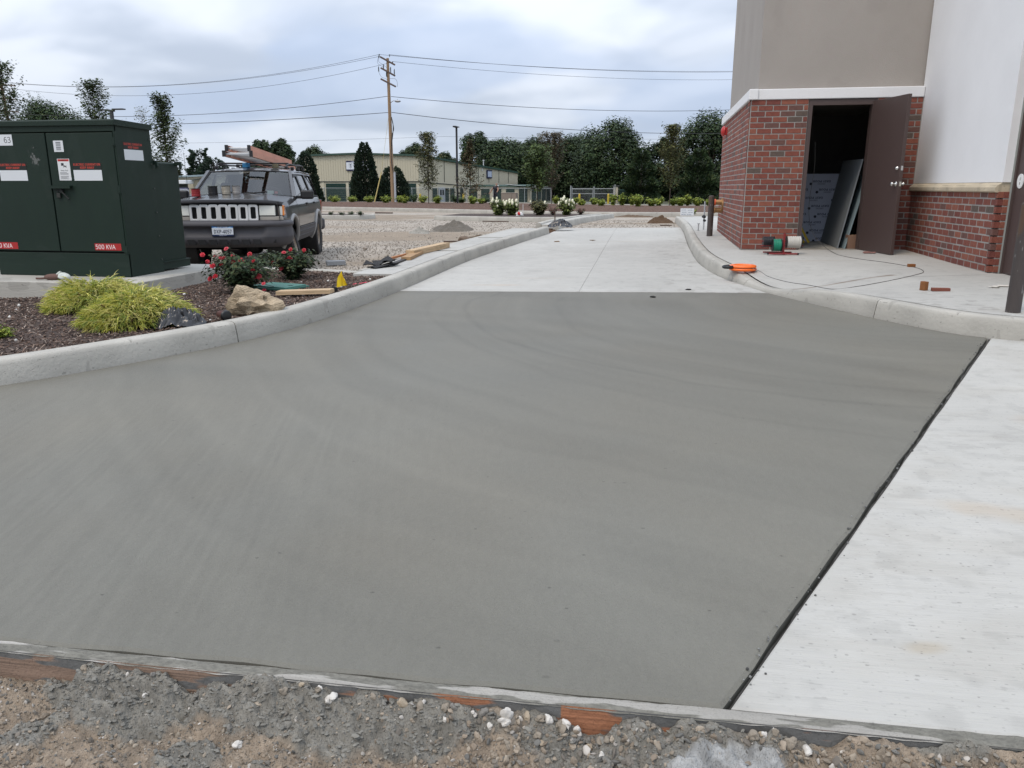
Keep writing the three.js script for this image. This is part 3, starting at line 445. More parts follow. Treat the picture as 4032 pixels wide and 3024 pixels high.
// rag left on the pad
{ const g = mat({ c: [0.13, 0.075, 0.06], roughness: 0.95 }), w = mat({ c: [0.55, 0.58, 0.53], roughness: 0.95 });
  const t = thing('work_glove', 'crumpled white and maroon work glove on the pad edge', 'glove', [-6.33, 0.274, -7.52], 0.2);
  part('palm', new THREE.SphereGeometry(1, 14, 10).scale(0.10, 0.035, 0.045).translate(-0.06, 0.03, 0), g, t); part('cuff', rockGeo(61, 2, 0.25).scale(0.07, 0.05, 0.05).translate(0.06, 0.038, 0), w, t); part('finger', tube([[-0.02, 0.05, 0], [0.01, 0.075, 0.0], [0.03, 0.085, 0]], 0.013, 8, 6), w, t); part('finger', tube([[-0.12, 0.02, 0], [-0.19, 0.016, 0.02], [-0.23, 0.018, 0.03]], 0.011, 8, 6), g, t); }
// ================================================================ the brick building
{
  const B = thing('brick_building', 'red brick and stucco building with an open brown service door', 'building', [0, 0, 0]);
  const F = 0.325;                                    // finished pavement level along the wall
  const FZ = -12.5, WX = 3.67, CH = 0.0796, BL = 0.21;
  T.brick = colorTex(256, 256, (u, v) => { const k = 0.72 + 0.56 * fbmT(u * 8, v * 8, 5, 8), s = vn(u * 90, v * 90, 90) > 0.82 ? 0.72 : 1; return [k * s, k * s, k * s]; });
  const bm = [[0.205, 0.062, 0.043], [0.235, 0.076, 0.050], [0.17, 0.052, 0.040], [0.14, 0.068, 0.055], [0.11, 0.080, 0.065], [0.255, 0.088, 0.056]].map((c) => mat({ c, map: every(T.brick, 0.24), bumpMap: every(T.rough, 0.16), bumpScale: 0.003, roughness: 0.9 }));
  const pick = (h) => bm[h < 0.34 ? 0 : h < 0.60 ? 1 : h < 0.76 ? 2 : h < 0.87 ? 5 : h < 0.955 ? 3 : 4];
  const mortar = mat({ map: every(T.mottle, 1.2), c: [0.30, 0.285, 0.262], bumpMap: every(T.rough, 0.2), bumpScale: 0.003, roughness: 0.95 });
  const geoCache = {};
  const brickGeo = (w, h, d) => { const k = w.toFixed(3) + '/' + d.toFixed(3); if (!geoCache[k]) { const g = rb(w, h, d, 0.004, 0, 0, 0, 1); const p = g.attributes.position, u = g.attributes.uv, off = Object.keys(geoCache).length * 0.37; for (let i = 0; i < p.count; i++) u.setXY(i, p.getX(i) + p.getZ(i) + off, p.getY(i) + off); geoCache[k] = g; } return geoCache[k]; };
  const r = rng(44), T0 = 0.06;
  let count = 0; const rest = [];
  function course(axis, a0, a1, fixed, y, odd, single) {   // one course of stretchers along x or z between a0 and a1
    let a = a0 - (odd ? BL / 2 : 0);
    while (a < a1 - 0.012) {
      const s = Math.max(a, a0), e = Math.min(a + BL, a1), l = e - s - 0.013; a += BL; if (l < 0.02) continue;
      const w = Math.round(l * 200) / 200, c = (s + e) / 2, j = (r() - 0.5) * 0.004, h = r();
      const g = axis === 'x' ? brickGeo(w, 0.0662, T0) : brickGeo(T0, 0.0662, w);
      const px = axis === 'x' ? c : fixed + j, pz = axis === 'x' ? fixed + j : c;
      if (single && count < 300) { const m = part('brick', g, pick(h), B); m.position.set(px, y, pz); m.rotation.z = axis === 'x' ? (r() - 0.5) * 0.008 : 0; count++; }
      else { const q = clean(g.clone()).translate(px, y, pz); const cc = pick(h).color, col = new Float32Array(q.attributes.position.count * 3); for (let i = 0; i < col.length; i += 3) { col[i] = cc.r; col[i + 1] = cc.g; col[i + 2] = cc.b; } q.setAttribute('color', new THREE.BufferAttribute(col, 3)); rest.push(q); }
    }
  }
  const NC = 27, Y = (k) => F + 0.006 + CH * (k + 0.5);
  for (let k = 0; k < NC; k++) course('x', 1.32, 2.125, FZ + 0.008 - T0 / 2 + 0.02, Y(k), k % 2, true);      // pier beside the doorway
  for (let k = 0; k < 11; k++) course('z', -12.47, -9.46, WX - 0.008 + T0 / 2 - 0.02, Y(k), k % 2, true);      // low wall under the stone cap
  for (let k = 0; k < NC; k++) course('x', 3.055, WX - 0.01, FZ + 0.008 - T0 / 2 + 0.02, Y(k), (k + 1) % 2, true);   // behind the open door
  for (let k = 0; k < NC; k++) course('z', -17.28, -12.535, 1.32 - 0.008 + T0 / 2 - 0.02 + 0.02, Y(k), k % 2, false);  // side along the lane
  for (let k = 0; k < 11; k++) course('x', WX + 0.02, WX + 0.125, -9.46 - T0 / 2 + 0.012, Y(k), k % 2, false);
  const rm = part('brickwork', merge(rest), mat({ vertexColors: true, map: every(T.brick, 0.24), bumpMap: every(T.rough, 0.16), bumpScale: 0.003, roughness: 0.9 }), B); stuff(rm, 'small bricks of the lane side and the door reveal');
  const HB = 2.15, wy = F - 0.1 + (HB + 0.1) / 2;
  part('mortar_bed', [bx(0.80, HB + 0.1, 0.10, 1.722, wy, FZ - 0.028), bx(0.61, HB + 0.1, 0.10, 3.362, wy, FZ - 0.028), bx(0.10, HB + 0.1, 4.68, 1.3645, wy, -14.965), bx(0.10, 0.97, 2.93, WX + 0.0243, F - 0.1 + 0.485, -11.0), bx(0.10, 0.968, 0.10, WX + 0.079, F - 0.1 + 0.485, -9.504)], mortar, B);
  // stucco above, white band, white wall
  const st = colorTex(1024, 1024, (u, v) => { const k = 0.93 + 0.14 * fbmT(u * 5, v * 5, 5, 5), s = sstep(0.60, 0.72, fbmT(u * 7 + 0.5, v * 5, 4, 35)) * 0.05; return [0.335 * k * (1 - s), 0.306 * k * (1 - s), 0.276 * k * (1 - s)]; });
  const stm = mat({ map: every(st, 3), bumpMap: every(T.stucco, 0.5), bumpScale: 0.0025, roughness: 0.95 });
  const stm2 = mat({ map: every(colorTex(512, 512, (u, v) => { const k = 0.78 * (0.95 + 0.1 * fbmT(u * 6, v * 6, 5, 6)); return [k, k * 1.0, k * 1.0]; }), 3), bumpMap: every(T.stucco, 0.5), bumpScale: 0.0018, roughness: 0.93 });
  const yb = F + HB;                                  // underside of the band
  part('stucco_wall', [bx(2.36, 4.2, 4.62, 2.60, yb + 0.13 + 2.1, -14.90)], stm, B);
  part('trim_band', [rb(2.37, 0.145, 0.13, 0.012, 2.475, yb + 0.075, FZ - 0.02), rb(0.13, 0.145, 4.95, 0.012, 1.345, yb + 0.075, -14.90)], mat({ c: [0.72, 0.72, 0.72], bumpMap: every(T.stucco, 0.5), bumpScale: 0.001, roughness: 0.85 }), B);
  part('white_wall', [bx(0.16, 5.6, 3.10, WX + 0.075, 1.30 + 2.8, -11.005)], stm2, B);
  const stone = mat({ map: every(T.kerb, 2, 1), c: [1.25, 1.12, 0.92], bumpMap: every(T.rough, 0.4), bumpScale: 0.0015, roughness: 0.85 });
  for (const [z, l] of [[-11.72, 1.50], [-10.22, 1.49]]) { const g = ext([[0.14, 0], [-0.045, 0], [-0.06, 0.012], [-0.06, 0.05], [-0.035, 0.078], [0.01, 0.105], [0.14, 0.108]], l, 0.003); g.translate(WX, 1.195, z - l / 2); part('stone_cap', g, stone, B); }
  // door recess at the near end of the white wall
  const brown = mat({ c: [0.066, 0.043, 0.038], roughness: 0.5, bumpMap: every(T.grain, 0.3), bumpScale: 0.0007 });
  const grey = mat({ c: [0.30, 0.32, 0.30], roughness: 0.6 });
  part('door_frame', [bx(0.05, 2.30, 0.05, WX + 0.115, F + 1.15, -9.43), bx(0.05, 0.06, 1.0, WX + 0.115, F + 2.33, -8.95), bx(0.05, 2.30, 0.05, WX + 0.115, F + 1.15, -8.44)], brown, B);
  part('weather_strip', bx(0.02, 2.3, 0.014, WX + 0.085, F + 1.15, -9.448), grey, B);
  const d2 = part('door', rb(0.045, 2.24, 0.94, 0.004, WX + 0.13, F + 1.13, -8.935), brown, B);
  part('room_sign', [(() => { const g = new THREE.CylinderGeometry(0.075, 0.075, 0.006, 32); g.rotateZ(Math.PI / 2); return g.translate(WX + 0.104, 1.31, -9.30); })()], mat({ c: [0.72, 0.72, 0.70], roughness: 0.5 }), d2);
  { const g = new THREE.PlaneGeometry(0.11, 0.11); g.rotateY(-Math.PI / 2); g.translate(WX + 0.1, 1.31, -9.30); part('room_sign_text', g, mat({ map: canvasTex(128, 128, (c, w, h) => { c.fillStyle = '#e0e0dc'; c.fillRect(0, 0, w, h); c.fillStyle = '#6b5a58'; c.font = 'bold 52px sans-serif'; c.textAlign = 'center'; c.fillText('R', w / 2, 112); c.fillRect(50, 18, 8, 38); c.fillRect(70, 18, 8, 38); }), roughness: 0.5 }), d2); }
  part('white_wall', bx(0.16, 4.2, 2.0, WX + 0.20, F + 2.37 + 2.1, -8.45), stm2, B);
  part('white_wall', bx(0.16, 2.6, 0.9, WX + 0.20, F + 1.2, -7.95), stm2, B);
  part('white_wall', bx(5.0, 6.6, 0.16, WX + 2.78, F + 3.27, -7.42), stm2, B);
  // frame and open door leaf
  const fr = part('door_frame', [bx(0.055, 2.10, 0.16, 2.155, F + 1.05, FZ - 0.06), bx(0.055, 2.10, 0.16, 3.022, F + 1.05, FZ - 0.06), bx(0.92, 0.075, 0.16, 2.588, F + 2.105, FZ - 0.061)], brown, B);
  const leaf = new THREE.Group(); leaf.name = 'door'; leaf.userData.label = 'brown steel door standing open'; leaf.position.set(3.02, F + 0.025, FZ + 0.035); leaf.rotation.y = 0.235; B.add(leaf);
  const L = 0.905, DH = 2.085;
  part('leaf', rb(0.046, DH, L, 0.003, 0, DH / 2, L / 2), brown, leaf);
  const chrome = mat({ c: [0.62, 0.61, 0.58], metalness: 0.95, roughness: 0.22 });
  for (const s of [-1, 1]) {
    const g = lathe([[0, 0.072], [0.020, 0.070], [0.028, 0.058], [0.028, 0.046], [0.014, 0.034], [0.012, 0.010], [0.033, 0.008], [0.034, 0]], 20); g.rotateZ(-s * Math.PI / 2); g.translate(s * 0.024, 0.94, L - 0.07); part('knob', g, chrome, leaf);
    const h = lathe([[0, 0.030], [0.016, 0.028], [0.020, 0.018], [0.027, 0.010], [0.028, 0]], 20); h.rotateZ(-s * Math.PI / 2); h.translate(s * 0.024, 1.145, L - 0.07); part('deadbolt', h, chrome, leaf);
  }
  part('latch_plate', [bx(0.028, 0.058, 0.004, 0, 0.94, L + 0.001), bx(0.028, 0.058, 0.004, 0, 1.145, L + 0.001)], chrome, leaf);
  for (const y of [0.25, 1.05, 1.85]) part('hinge', cy(0.011, 0.011, 0.10, -0.004, y, -0.012, 10), chrome, leaf);
  // dark store room behind the doorway
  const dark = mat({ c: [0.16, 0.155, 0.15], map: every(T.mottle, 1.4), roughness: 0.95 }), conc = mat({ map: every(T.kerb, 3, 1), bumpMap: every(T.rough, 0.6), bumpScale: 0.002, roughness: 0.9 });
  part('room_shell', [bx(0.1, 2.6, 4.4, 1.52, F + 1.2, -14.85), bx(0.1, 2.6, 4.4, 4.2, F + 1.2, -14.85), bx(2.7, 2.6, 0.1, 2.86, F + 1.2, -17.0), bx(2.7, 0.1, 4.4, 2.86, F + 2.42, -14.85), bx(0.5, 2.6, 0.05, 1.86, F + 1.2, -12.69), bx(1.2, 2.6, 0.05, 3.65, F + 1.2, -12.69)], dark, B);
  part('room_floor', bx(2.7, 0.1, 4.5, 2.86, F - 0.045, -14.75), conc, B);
  part('threshold', rb(0.86, 0.022, 0.20, 0.006, 2.588, F + 0.012, FZ - 0.05), mat({ c: [0.30, 0.28, 0.24], metalness: 0.3, roughness: 0.6 }), B);
  // fire bell and hose connection on the side wall
  const red = mat({ c: [0.42, 0.018, 0.016], roughness: 0.4 }), brass = mat({ c: [0.35, 0.20, 0.09], metalness: 0.6, roughness: 0.45 }), orange = mat({ c: [0.62, 0.10, 0.03], roughness: 0.5 });
  const al = thing('alarm_bell', 'red round fire alarm bell high on the brick side wall', 'alarm', [1.312, 2.29, -16.3]);
  part('bell', lathe([[0, 0.115], [0.05, 0.11], [0.09, 0.085], [0.10, 0.05], [0.095, 0.045]], 24).rotateZ(Math.PI / 2), red, al); part('back_box', rb(0.06, 0.14, 0.14, 0.008, -0.02, 0, 0), red, al);
  const fd = thing('hose_connection', 'brass fire hose connection with red caps low on the brick wall', 'hydrant', [1.312, 0.90, -16.2]);
  part('wall_plate', cy(0.14, 0.14, 0.03, -0.012, 0.0, 0, 20, 'x'), brass, fd);
  for (const [y, z] of [[0.06, 0.03], [-0.09, -0.04]]) { part('outlet', cy(0.05, 0.055, 0.12, -0.08, y, z, 16, 'x'), brass, fd); part('cap', [cy(0.062, 0.062, 0.035, -0.155, y, z, 16, 'x'), bx(0.02, 0.018, 0.10, -0.18, y, z)], y > 0 ? orange : brass, fd); }

  // ------------------------------------------------ things stored inside
  const fo = canvasTex(512, 1024, (c, w, h) => { c.fillStyle = '#aab0c0'; c.fillRect(0, 0, w, h); c.fillStyle = '#1d2233'; c.save(); c.translate(w / 2, h / 2); c.rotate(Math.PI); for (let i = 0; i < 8; i++) { const y = -h / 2 + 60 + i * 124, o = (i % 3) * 90 - 180; c.font = 'bold 46px sans-serif'; c.fillText('EASY POUR', o - 60, y); c.fillText('EASY POUR', o + 330, y); c.fillText('EASY POUR', o - 450, y); c.font = '30px sans-serif'; c.fillText('GREENS', o + 10, y - 44); for (const q of [-210, 190]) { c.fillRect(o + q, y - 60, 34, 24); c.beginPath(); c.moveTo(o + q - 8, y - 58); c.lineTo(o + q + 17, y - 80); c.lineTo(o + q + 42, y - 58); c.fill(); } } c.restore(); });
  const foam = tag(part('insulation_board', (() => { const g = new THREE.BoxGeometry(0.62, 1.14, 0.05); g.rotateX(-0.08); return g.translate(2.78, F + 0.575, -14.62); })(), mat({ map: fo, roughness: 0.8 })), 'upright insulation board printed with upside-down lettering inside the doorway', 'insulation board');
  const gy = mat({ c: [0.20, 0.22, 0.235], roughness: 0.85, map: every(T.mottle, 1) }), gy2 = mat({ c: [0.22, 0.29, 0.31], roughness: 0.85, map: every(T.mottle, 1) });
  const lean = (name, pts, th, m, label) => { const [a, b, c2, d] = pts.map((p) => V(...p)), n = b.clone().sub(a).cross(d.clone().sub(a)).normalize().multiplyScalar(th); const q = [a, b, c2, d, a.clone().add(n), b.clone().add(n), c2.clone().add(n), d.clone().add(n)], pos = q.flatMap((v) => [v.x, v.y, v.z]); const g = buf(pos, [0, 1, 2, 0, 2, 3, 4, 6, 5, 4, 7, 6, 0, 4, 5, 0, 5, 1, 1, 5, 6, 1, 6, 2, 2, 6, 7, 2, 7, 3, 3, 7, 4, 3, 4, 0]); return tag(part(name, toCreasedNormals(clean(g), 0.3), m), label, 'panel'); };
  lean('wall_panel', [[2.80, F + 0.01, -12.92], [2.86, F + 0.01, -14.5], [3.10, 1.68, -14.5], [3.05, 1.66, -12.98]], 0.014, gy, 'grey gypsum sheet leaning just inside the doorway');
  lean('wall_panel', [[2.875, F + 0.01, -12.80], [2.95, F + 0.01, -14.2], [3.20, 1.45, -14.2], [3.13, 1.43, -12.92]], 0.014, gy2, 'blue-grey sheet leaning behind the gypsum sheet');
  const cb = mat({ c: [0.20, 0.115, 0.075], roughness: 0.9 });
  const bo = thing('cardboard_box', 'brown cardboard box on the floor beside the door hinge', 'box', [2.99, F + 0.006, -12.86]); part('carton', rb(0.15, 0.21, 0.2, 0.004, 0, 0.105, 0), cb, bo); part('tape_strip', bx(0.04, 0.002, 0.202, 0, 0.2115, 0), mat({ c: [0.3, 0.2, 0.12], roughness: 0.5 }), bo);
  const yel = mat({ c: [0.42, 0.30, 0.02], roughness: 0.6 });
  const lv = tag(part('yellow_strut', [beam(V(2.36, 0.62, -13.62), V(2.50, 0.37, -13.58), 0.05, 0.03), beam(V(2.30, 0.52, -13.62), V(2.42, 0.37, -13.56), 0.05, 0.03)], yel), 'yellow bent strut on the dark store room floor', 'strut');

  // fish tape and its cable
  const ft = thing('fish_tape', 'orange ring-shaped fish tape reel lying on the pavement', 'cable reel', [1.11, G(1.11, 10.12) + rkh(0, 10.12) + 0.001, -10.12], 0.1);
  const of = mat({ c: [0.85, 0.155, 0.018], roughness: 0.38 }), bk = mat({ c: [0.012, 0.012, 0.013], roughness: 0.5 });
  const ring = (y, k = 1) => { const g = new THREE.TorusGeometry(0.122, 0.044, 12, 40); g.rotateX(Math.PI / 2); g.scale(k, 0.5, k); return g.translate(0, y, 0); };
  part('casing', [ring(0.024, 1.02), ring(0.056, 0.99)], of, ft); part('inner_band', new THREE.CylinderGeometry(0.158, 0.158, 0.010, 40, 1, true).translate(0, 0.04, 0), bk, ft);
  part('handle', [tube([[-0.12, 0.05, 0.06], [-0.20, 0.052, 0.10], [-0.235, 0.05, 0.06], [-0.23, 0.05, -0.01], [-0.16, 0.05, -0.06]], 0.021, 24, 8)], bk, ft);
  const pts = [[1.20, 0.29, -10.0], [1.26, 0.285, -9.6], [1.28, 0.285, -9.15], [1.36, 0.285, -8.80], [1.46, 0.285, -8.56], [1.58, 0.292, -8.40], [1.83, 0.295, -8.45], [2.09, 0.302, -8.56], [2.34, 0.306, -8.74], [2.60, 0.312, -8.96], [2.84, 0.322, -9.25], [3.00, 0.326, -9.50], [3.06, 0.33, -9.72], [3.07, 0.335, -9.98], [2.99, 0.338, -10.30], [2.88, 0.338, -10.63], [2.74, 0.338, -10.93], [2.62, 0.342, -11.25], [2.55, 0.347, -11.7], [2.56, 0.36, -12.45], [2.54, 0.385, -12.6], [2.44, 0.49, -12.72], [2.37, 0.64, -12.8], [2.32, 0.85, -12.8], [2.31, 1.10, -12.8], [2.33, 1.35, -12.8], [2.34, 1.55, -12.8], [2.32, 1.9, -12.82]];
  pts.forEach((p, i) => { if (i < 19 && i > 0) p[1] = paveY(p[0], -p[2]) + 0.003; });
  tag(part('fish_tape_cable', tube(pts, 0.0032, 260, 5), mat({ c: [0.09, 0.085, 0.08], roughness: 0.45, metalness: 0.4 })), 'thin steel fish tape looping over the pavement into the doorway', 'cable');

  // wire spool caddy
  const rc = thing('wire_caddy', 'red wheeled wire caddy with black, green and white spools', 'wire caddy', [1.80, F + 0.0, -11.78], 0.06), rd = mat({ c: [0.22, 0.016, 0.018], roughness: 0.45 });
  part('frame', [rb(0.40, 0.02, 0.028, 0.005, 0.0, 0.012, 0.14), rb(0.40, 0.02, 0.028, 0.005, -0.02, 0.012, -0.14), rb(0.026, 0.27, 0.03, 0.008, 0.02, 0.15, 0.06), rod(V(0.02, 0.02, 0.14), V(0.02, 0.06, -0.14), 0.012), rod(V(0.02, 0.26, 0.06), V(0.02, 0.29, 0.06), 0.018), rod(V(-0.28, 0.115, 0), V(0.30, 0.115, 0), 0.008), rod(V(-0.28, 0.175, -0.03), V(0.28, 0.175, -0.03), 0.008)], rd, rc);
  part('end_cap', [rb(0.02, 0.026, 0.034, 0.004, 0.205, 0.012, 0.14), rb(0.02, 0.026, 0.034, 0.004, -0.205, 0.012, 0.14)], bk, rc);
  const spool = (x, y, z, rr, w, col, label) => { const s = part('spool', [cy(rr * 1.02, rr * 1.02, 0.006, x - w / 2, y, z, 24, 'x'), cy(rr * 1.02, rr * 1.02, 0.006, x + w / 2, y, z, 24, 'x')], bk, rc); const turns = []; const n = Math.round(w / 0.011); for (let k = 0; k < n; k++) turns.push(new THREE.TorusGeometry(rr * (0.86 + 0.05 * ((k * 7) % 3)), 0.0062, 6, 26).rotateY(Math.PI / 2).translate(x - w / 2 + 0.008 + k * (w - 0.014) / n, y, z)); part('wire', turns, mat({ c: col, roughness: 0.45 }), s); s.userData.label = label; };
  spool(-0.17, 0.165, -0.05, 0.075, 0.15, [0.012, 0.012, 0.016], 'black wire spool'); spool(-0.075, 0.125, 0.055, 0.085, 0.12, [0.012, 0.22, 0.13], 'green wire spool'); spool(0.165, 0.165, 0.0, 0.085, 0.20, [0.55, 0.53, 0.48], 'white wire spool');

  // bollards
  const bt = colorTex(256, 512, (u, v) => { const n = fbmT(u * 5, v * 9, 5, 45), rst = sstep(0.56, 0.68, n), ch = vn(u * 30, v * 60, 60) > 0.9 ? 1 : 0; const a = [0.055, 0.045, 0.04], b = [0.085, 0.05, 0.03]; return [0, 1, 2].map((i) => lerp(a[i], b[i], rst) + ch * 0.10); });
  const bmat = mat({ map: bt, roughness: 0.65, bumpMap: every(T.rough, 0.7), bumpScale: 0.003 });
  const bolGeo = (h, rr) => lathe([[rr, 0], [rr, h - rr * 0.55], [rr * 0.93, h - rr * 0.28], [rr * 0.70, h - rr * 0.1], [0.0, h]], 28);
  tag(part('bollard', bolGeo(0.86, 0.054).translate(2.85, G(2.85, 6.8) + 0.165, -6.8), bmat), 'rusty dark steel bollard close to the kerb at the picture edge', 'bollard');
  tag(part('bollard', bolGeo(0.76, 0.055).translate(1.05, G(1.05, 15.55) + 0.165, -15.55), bmat), 'dark steel bollard between kerb and brick corner', 'bollard');
  // pipe stubs behind the corner bollard
  const gal = mat({ c: [0.42, 0.43, 0.44], metalness: 0.4, roughness: 0.5 });
  const ps = thing('conduit_stub', 'tall grey conduit stub with black tape standing in the pavement', 'pipe', [1.06, G(1.06, 17.7) + 0.16, -17.7]); part('pipe', cy(0.016, 0.016, 0.60, 0, 0.30, 0, 10), gal, ps); part('tape_wrap', [rockGeo(71, 2, 0.5).scale(0.045, 0.05, 0.045).translate(-0.01, 0.28, 0.01), rockGeo(72, 2, 0.5).scale(0.04, 0.035, 0.04).translate(0.01, 0.20, 0.01)], bk, ps);
  tag(part('pipe_stub', [cy(0.014, 0.014, 0.14, 0.93, G(0.93, 17.3) + 0.235, -17.3, 10), cy(0.028, 0.028, 0.02, 0.93, G(0.93, 17.3) + 0.31, -17.3, 10), cy(0.024, 0.024, 0.02, 0.93, G(0.93, 17.3) + 0.175, -17.3, 10)], gal), 'short grey capped pipe stub beside the tall conduit', 'pipe');
  // broken brick and wood scraps on the pavement
  const scrap = mat({ c: [0.42, 0.22, 0.10], map: every(T.wood, 0.5), roughness: 0.9 });
  const sc = (name, w, h, d, x, dd, ry, label, m = scrap) => { const g = rb(w, h, d, 0.003); g.rotateY(ry); g.translate(x, paveY(x, dd) + h / 2, -dd); tag(part(name, g, m), label, 'scrap'); };
  sc('wood_scrap', 0.045, 0.085, 0.06, 2.57, 8.06, 0.5, 'small upright wood offcut on the pavement'); sc('wood_scrap', 0.16, 0.03, 0.05, 2.70, 8.0, 0.05, 'flat reddish wood offcut beside the upright one', bm[1]);
  sc('wood_scrap', 0.08, 0.035, 0.05, 3.05, 10.1, 0.1, 'tiny wood block near the low brick wall');
  tag(part('rag', [rockGeo(81, 2, 0.6).scale(0.07, 0.022, 0.03).translate(2.98, G(2.98, 11.85) + 0.185, -11.85), rockGeo(82, 2, 0.6).scale(0.045, 0.018, 0.025).translate(3.05, G(3, 11.9) + 0.183, -11.83)], mat({ c: [0.25, 0.13, 0.11], roughness: 0.95 })), 'crumpled pinkish rag at the foot of the open door', 'rag');
  tag(part('paper_scrap', [rockGeo(85, 2, 0.7).scale(0.07, 0.012, 0.03).translate(3.36, G(3.36, 8.3) + 0.18, -8.3), rockGeo(86, 2, 0.7).scale(0.05, 0.009, 0.025).translate(3.25, G(3.3, 8.25) + 0.178, -8.22)], mat({ c: [0.5, 0.47, 0.42], roughness: 0.95 })), 'torn pale scraps of paper beside the near bollard', 'paper');
}
// ================================================================ foreground: form board, spilled cement, gravel
{
  const r = rng(9);
  const top = -0.004, z0 = 1.674, z1 = 1.716;
  T.board = area(colorTex(2048, 128, (u, v) => {
    const x = lerp(-3.2, 3.2, u), y = v * 0.12, w = fbm(x * 3 + 5, y * 60, 3), g = 0.5 * fbm(x * 34, y * 50 + 30, 4) + 0.5 * fbm(x * 90 + 7, y * 110, 2);
    const bare = sstep(-1.15, -1.30, x) * sstep(0.42, 0.50, fbm(x * 4.2 + 9, y * 16, 4)) + sstep(0.60, 0.64, fbm(x * 3.6 + 60, y * 14, 4)) * 0.7;
    const k = 0.150 * (0.45 + 1.1 * g), W = 0.36 * (0.8 + 0.4 * w), m = clamp(bare);
    return [lerp(k, W, m), lerp(k * 0.955, W * 0.95, m), lerp(k * 0.80, W * 0.86, m)];
  }), -3.2, 0, 6.4, 0.12);
  const face = area(colorTex(2048, 256, (u, v) => {
    const x = lerp(-3.2, 3.2, u), y = v * 0.12, gr = fbm(x * 3, y * 240, 3), s = vn(x * 5, y * 500), k = 0.62 + 0.6 * gr - 0.25 * (s > 0.7 ? 1 : 0);
    const red = [lerp(0.27, 0.38, sstep(-1.0, -0.4, x)) * k, lerp(0.185, 0.165, sstep(-1.0, -0.4, x)) * k, lerp(0.135, 0.085, sstep(-1.0, -0.4, x)) * k];
    const cem = sstep(0.50, 0.56, fbm(x * 5 + 20, y * 26 + 3, 4) + (x > -0.95 ? (Math.abs(x + 0.10) < 0.075 ? -0.03 : 0.20) : -0.04)), c = 0.125 * (0.7 + 0.6 * fbm(x * 20, y * 60, 3));
    return [lerp(red[0], c, cem), lerp(red[1], c, cem), lerp(red[2], c * 0.96, cem)];
  }), -3.2, 0, 6.4, 0.12);
  const t = thing('form_board', 'cement-smeared wooden form board along the slab edge', 'board', [0, 0, 0]);
  const tg = patch(700, 4, (u, v) => { const x = lerp(-3.2, 3.2, u), d = lerp(z0, z1, v) + 0.003 * Math.sin(x * 1.7); return [x, G(x, d) + top + 0.007 * (fbm(x * 16, v * 3, 4) - 0.5) - (v === 0 ? 0.004 : 0), -d + (v === 0 ? 0.006 * (fbm(x * 22 + 5, 7, 3) - 0.3) : 0), x, 0.02 + v * 0.08]; });
  const fg = patch(240, 4, (u, v) => { const x = lerp(-3.2, 3.2, u), d = z0 + 0.003 * Math.sin(x * 1.7) + (v === 1 ? 0.0015 : 0); return [x, G(x, d) + top - 0.13 * (1 - v), -d, x, v * 0.12]; });
  part('board_top', tg, mat({ map: T.board, roughness: 0.85, bumpMap: every(T.rough, 0.2), bumpScale: 0.002 }), t);
  part('board_face', fg, mat({ map: face, roughness: 0.85, bumpMap: every(T.rough, 0.2), bumpScale: 0.002 }), t);
  // loose ground in front, heaped against the board
  const cover = (x) => clamp(0.70 + 0.9 * (fbm(x * 3.2 + 31, 3, 3) - 0.5) - 0.85 * sstep(-0.92, -1.10, x) * (1 - 0.9 * sstep(0.55, 0.65, fbm(x * 5, 8, 2))) - 0.8 * Math.exp(-(((x + 0.10) / 0.08) ** 2)) + 0.25 * sstep(0.2, 0.5, x));
  const base = (x, d) => {
    const s = sstep(1.52, 1.675, d), cl = fbm(x * 7 + 3, d * 7, 4), f = fbm(x * 26, d * 26, 3);
    const ridge = 1 - Math.abs(2 * fbm(x * 11 + 40, d * 15, 3) - 1);
    const cem = sstep(0.585, 0.65, fbm(x * 3.4 + 17, d * 4.4 + 5, 4) + 0.17 * sstep(1.55, 1.64, d));
    return { h: lerp(-0.112, -0.094 + 0.088 * cover(x), s) + 0.034 * (cl - 0.5) + 0.030 * (f - 0.5) + 0.012 * (vn(x * 120, d * 120) - 0.5) + (0.010 + 0.034 * cem) * (ridge - 0.6) + (0.008 + 0.014 * cem) * (0.5 - Math.abs(2 * fbm(x * 34 + 7, d * 30, 2) - 1)), cem };
  };
  const n = 680, m2 = 200, pos = [], uv = [], col = [], idx = [];
  for (let j = 0; j <= m2; j++) for (let i = 0; i <= n; i++) {
    const x = lerp(-2.4, 2.6, i / n), d = lerp(0.75, 1.673, j / m2), q = base(x, d), rub = Math.max(0, 1 - Math.hypot((x - 0.245) / 0.22, (d - 1.52) / 0.13));
    const lump = rub > 0 ? sstep(0, 0.6, rub) * (0.016 + 0.05 * Math.abs(2 * fbm(x * 30 + 9, d * 30, 3) - 1) + 0.02 * fbm(x * 9, d * 9, 2)) : 0;
    pos.push(x, G(x, d) + q.h + lump, -d); uv.push(x, d);
    const k = 0.55 + 0.9 * fbm(x * 40 + 8, d * 40, 3), a = [0.235, 0.186, 0.136], b = [0.178, 0.167, 0.142], w = [0.29, 0.29, 0.28], rr = sstep(0.03, 0.3, rub * (0.6 + 0.8 * fbm(x * 14, d * 14, 3)));
    for (let c = 0; c < 3; c++) col.push(lerp(lerp(a[c], b[c], q.cem), w[c], rr) * k);
  }
  for (let j = 0; j < m2; j++) for (let i = 0; i < n; i++) { const a = j * (n + 1) + i; idx.push(a, a + 1, a + n + 1, a + 1, a + n + 2, a + n + 1); }
  const g = buf(pos, idx, uv); g.setAttribute('color', new THREE.Float32BufferAttribute(col, 3));
  struct(part('loose_ground', g, mat({ vertexColors: true, bumpMap: every(T.rough, 0.12), bumpScale: 0.006, roughness: 0.93 })), 'churned soil and spilled cement in front of the form board');
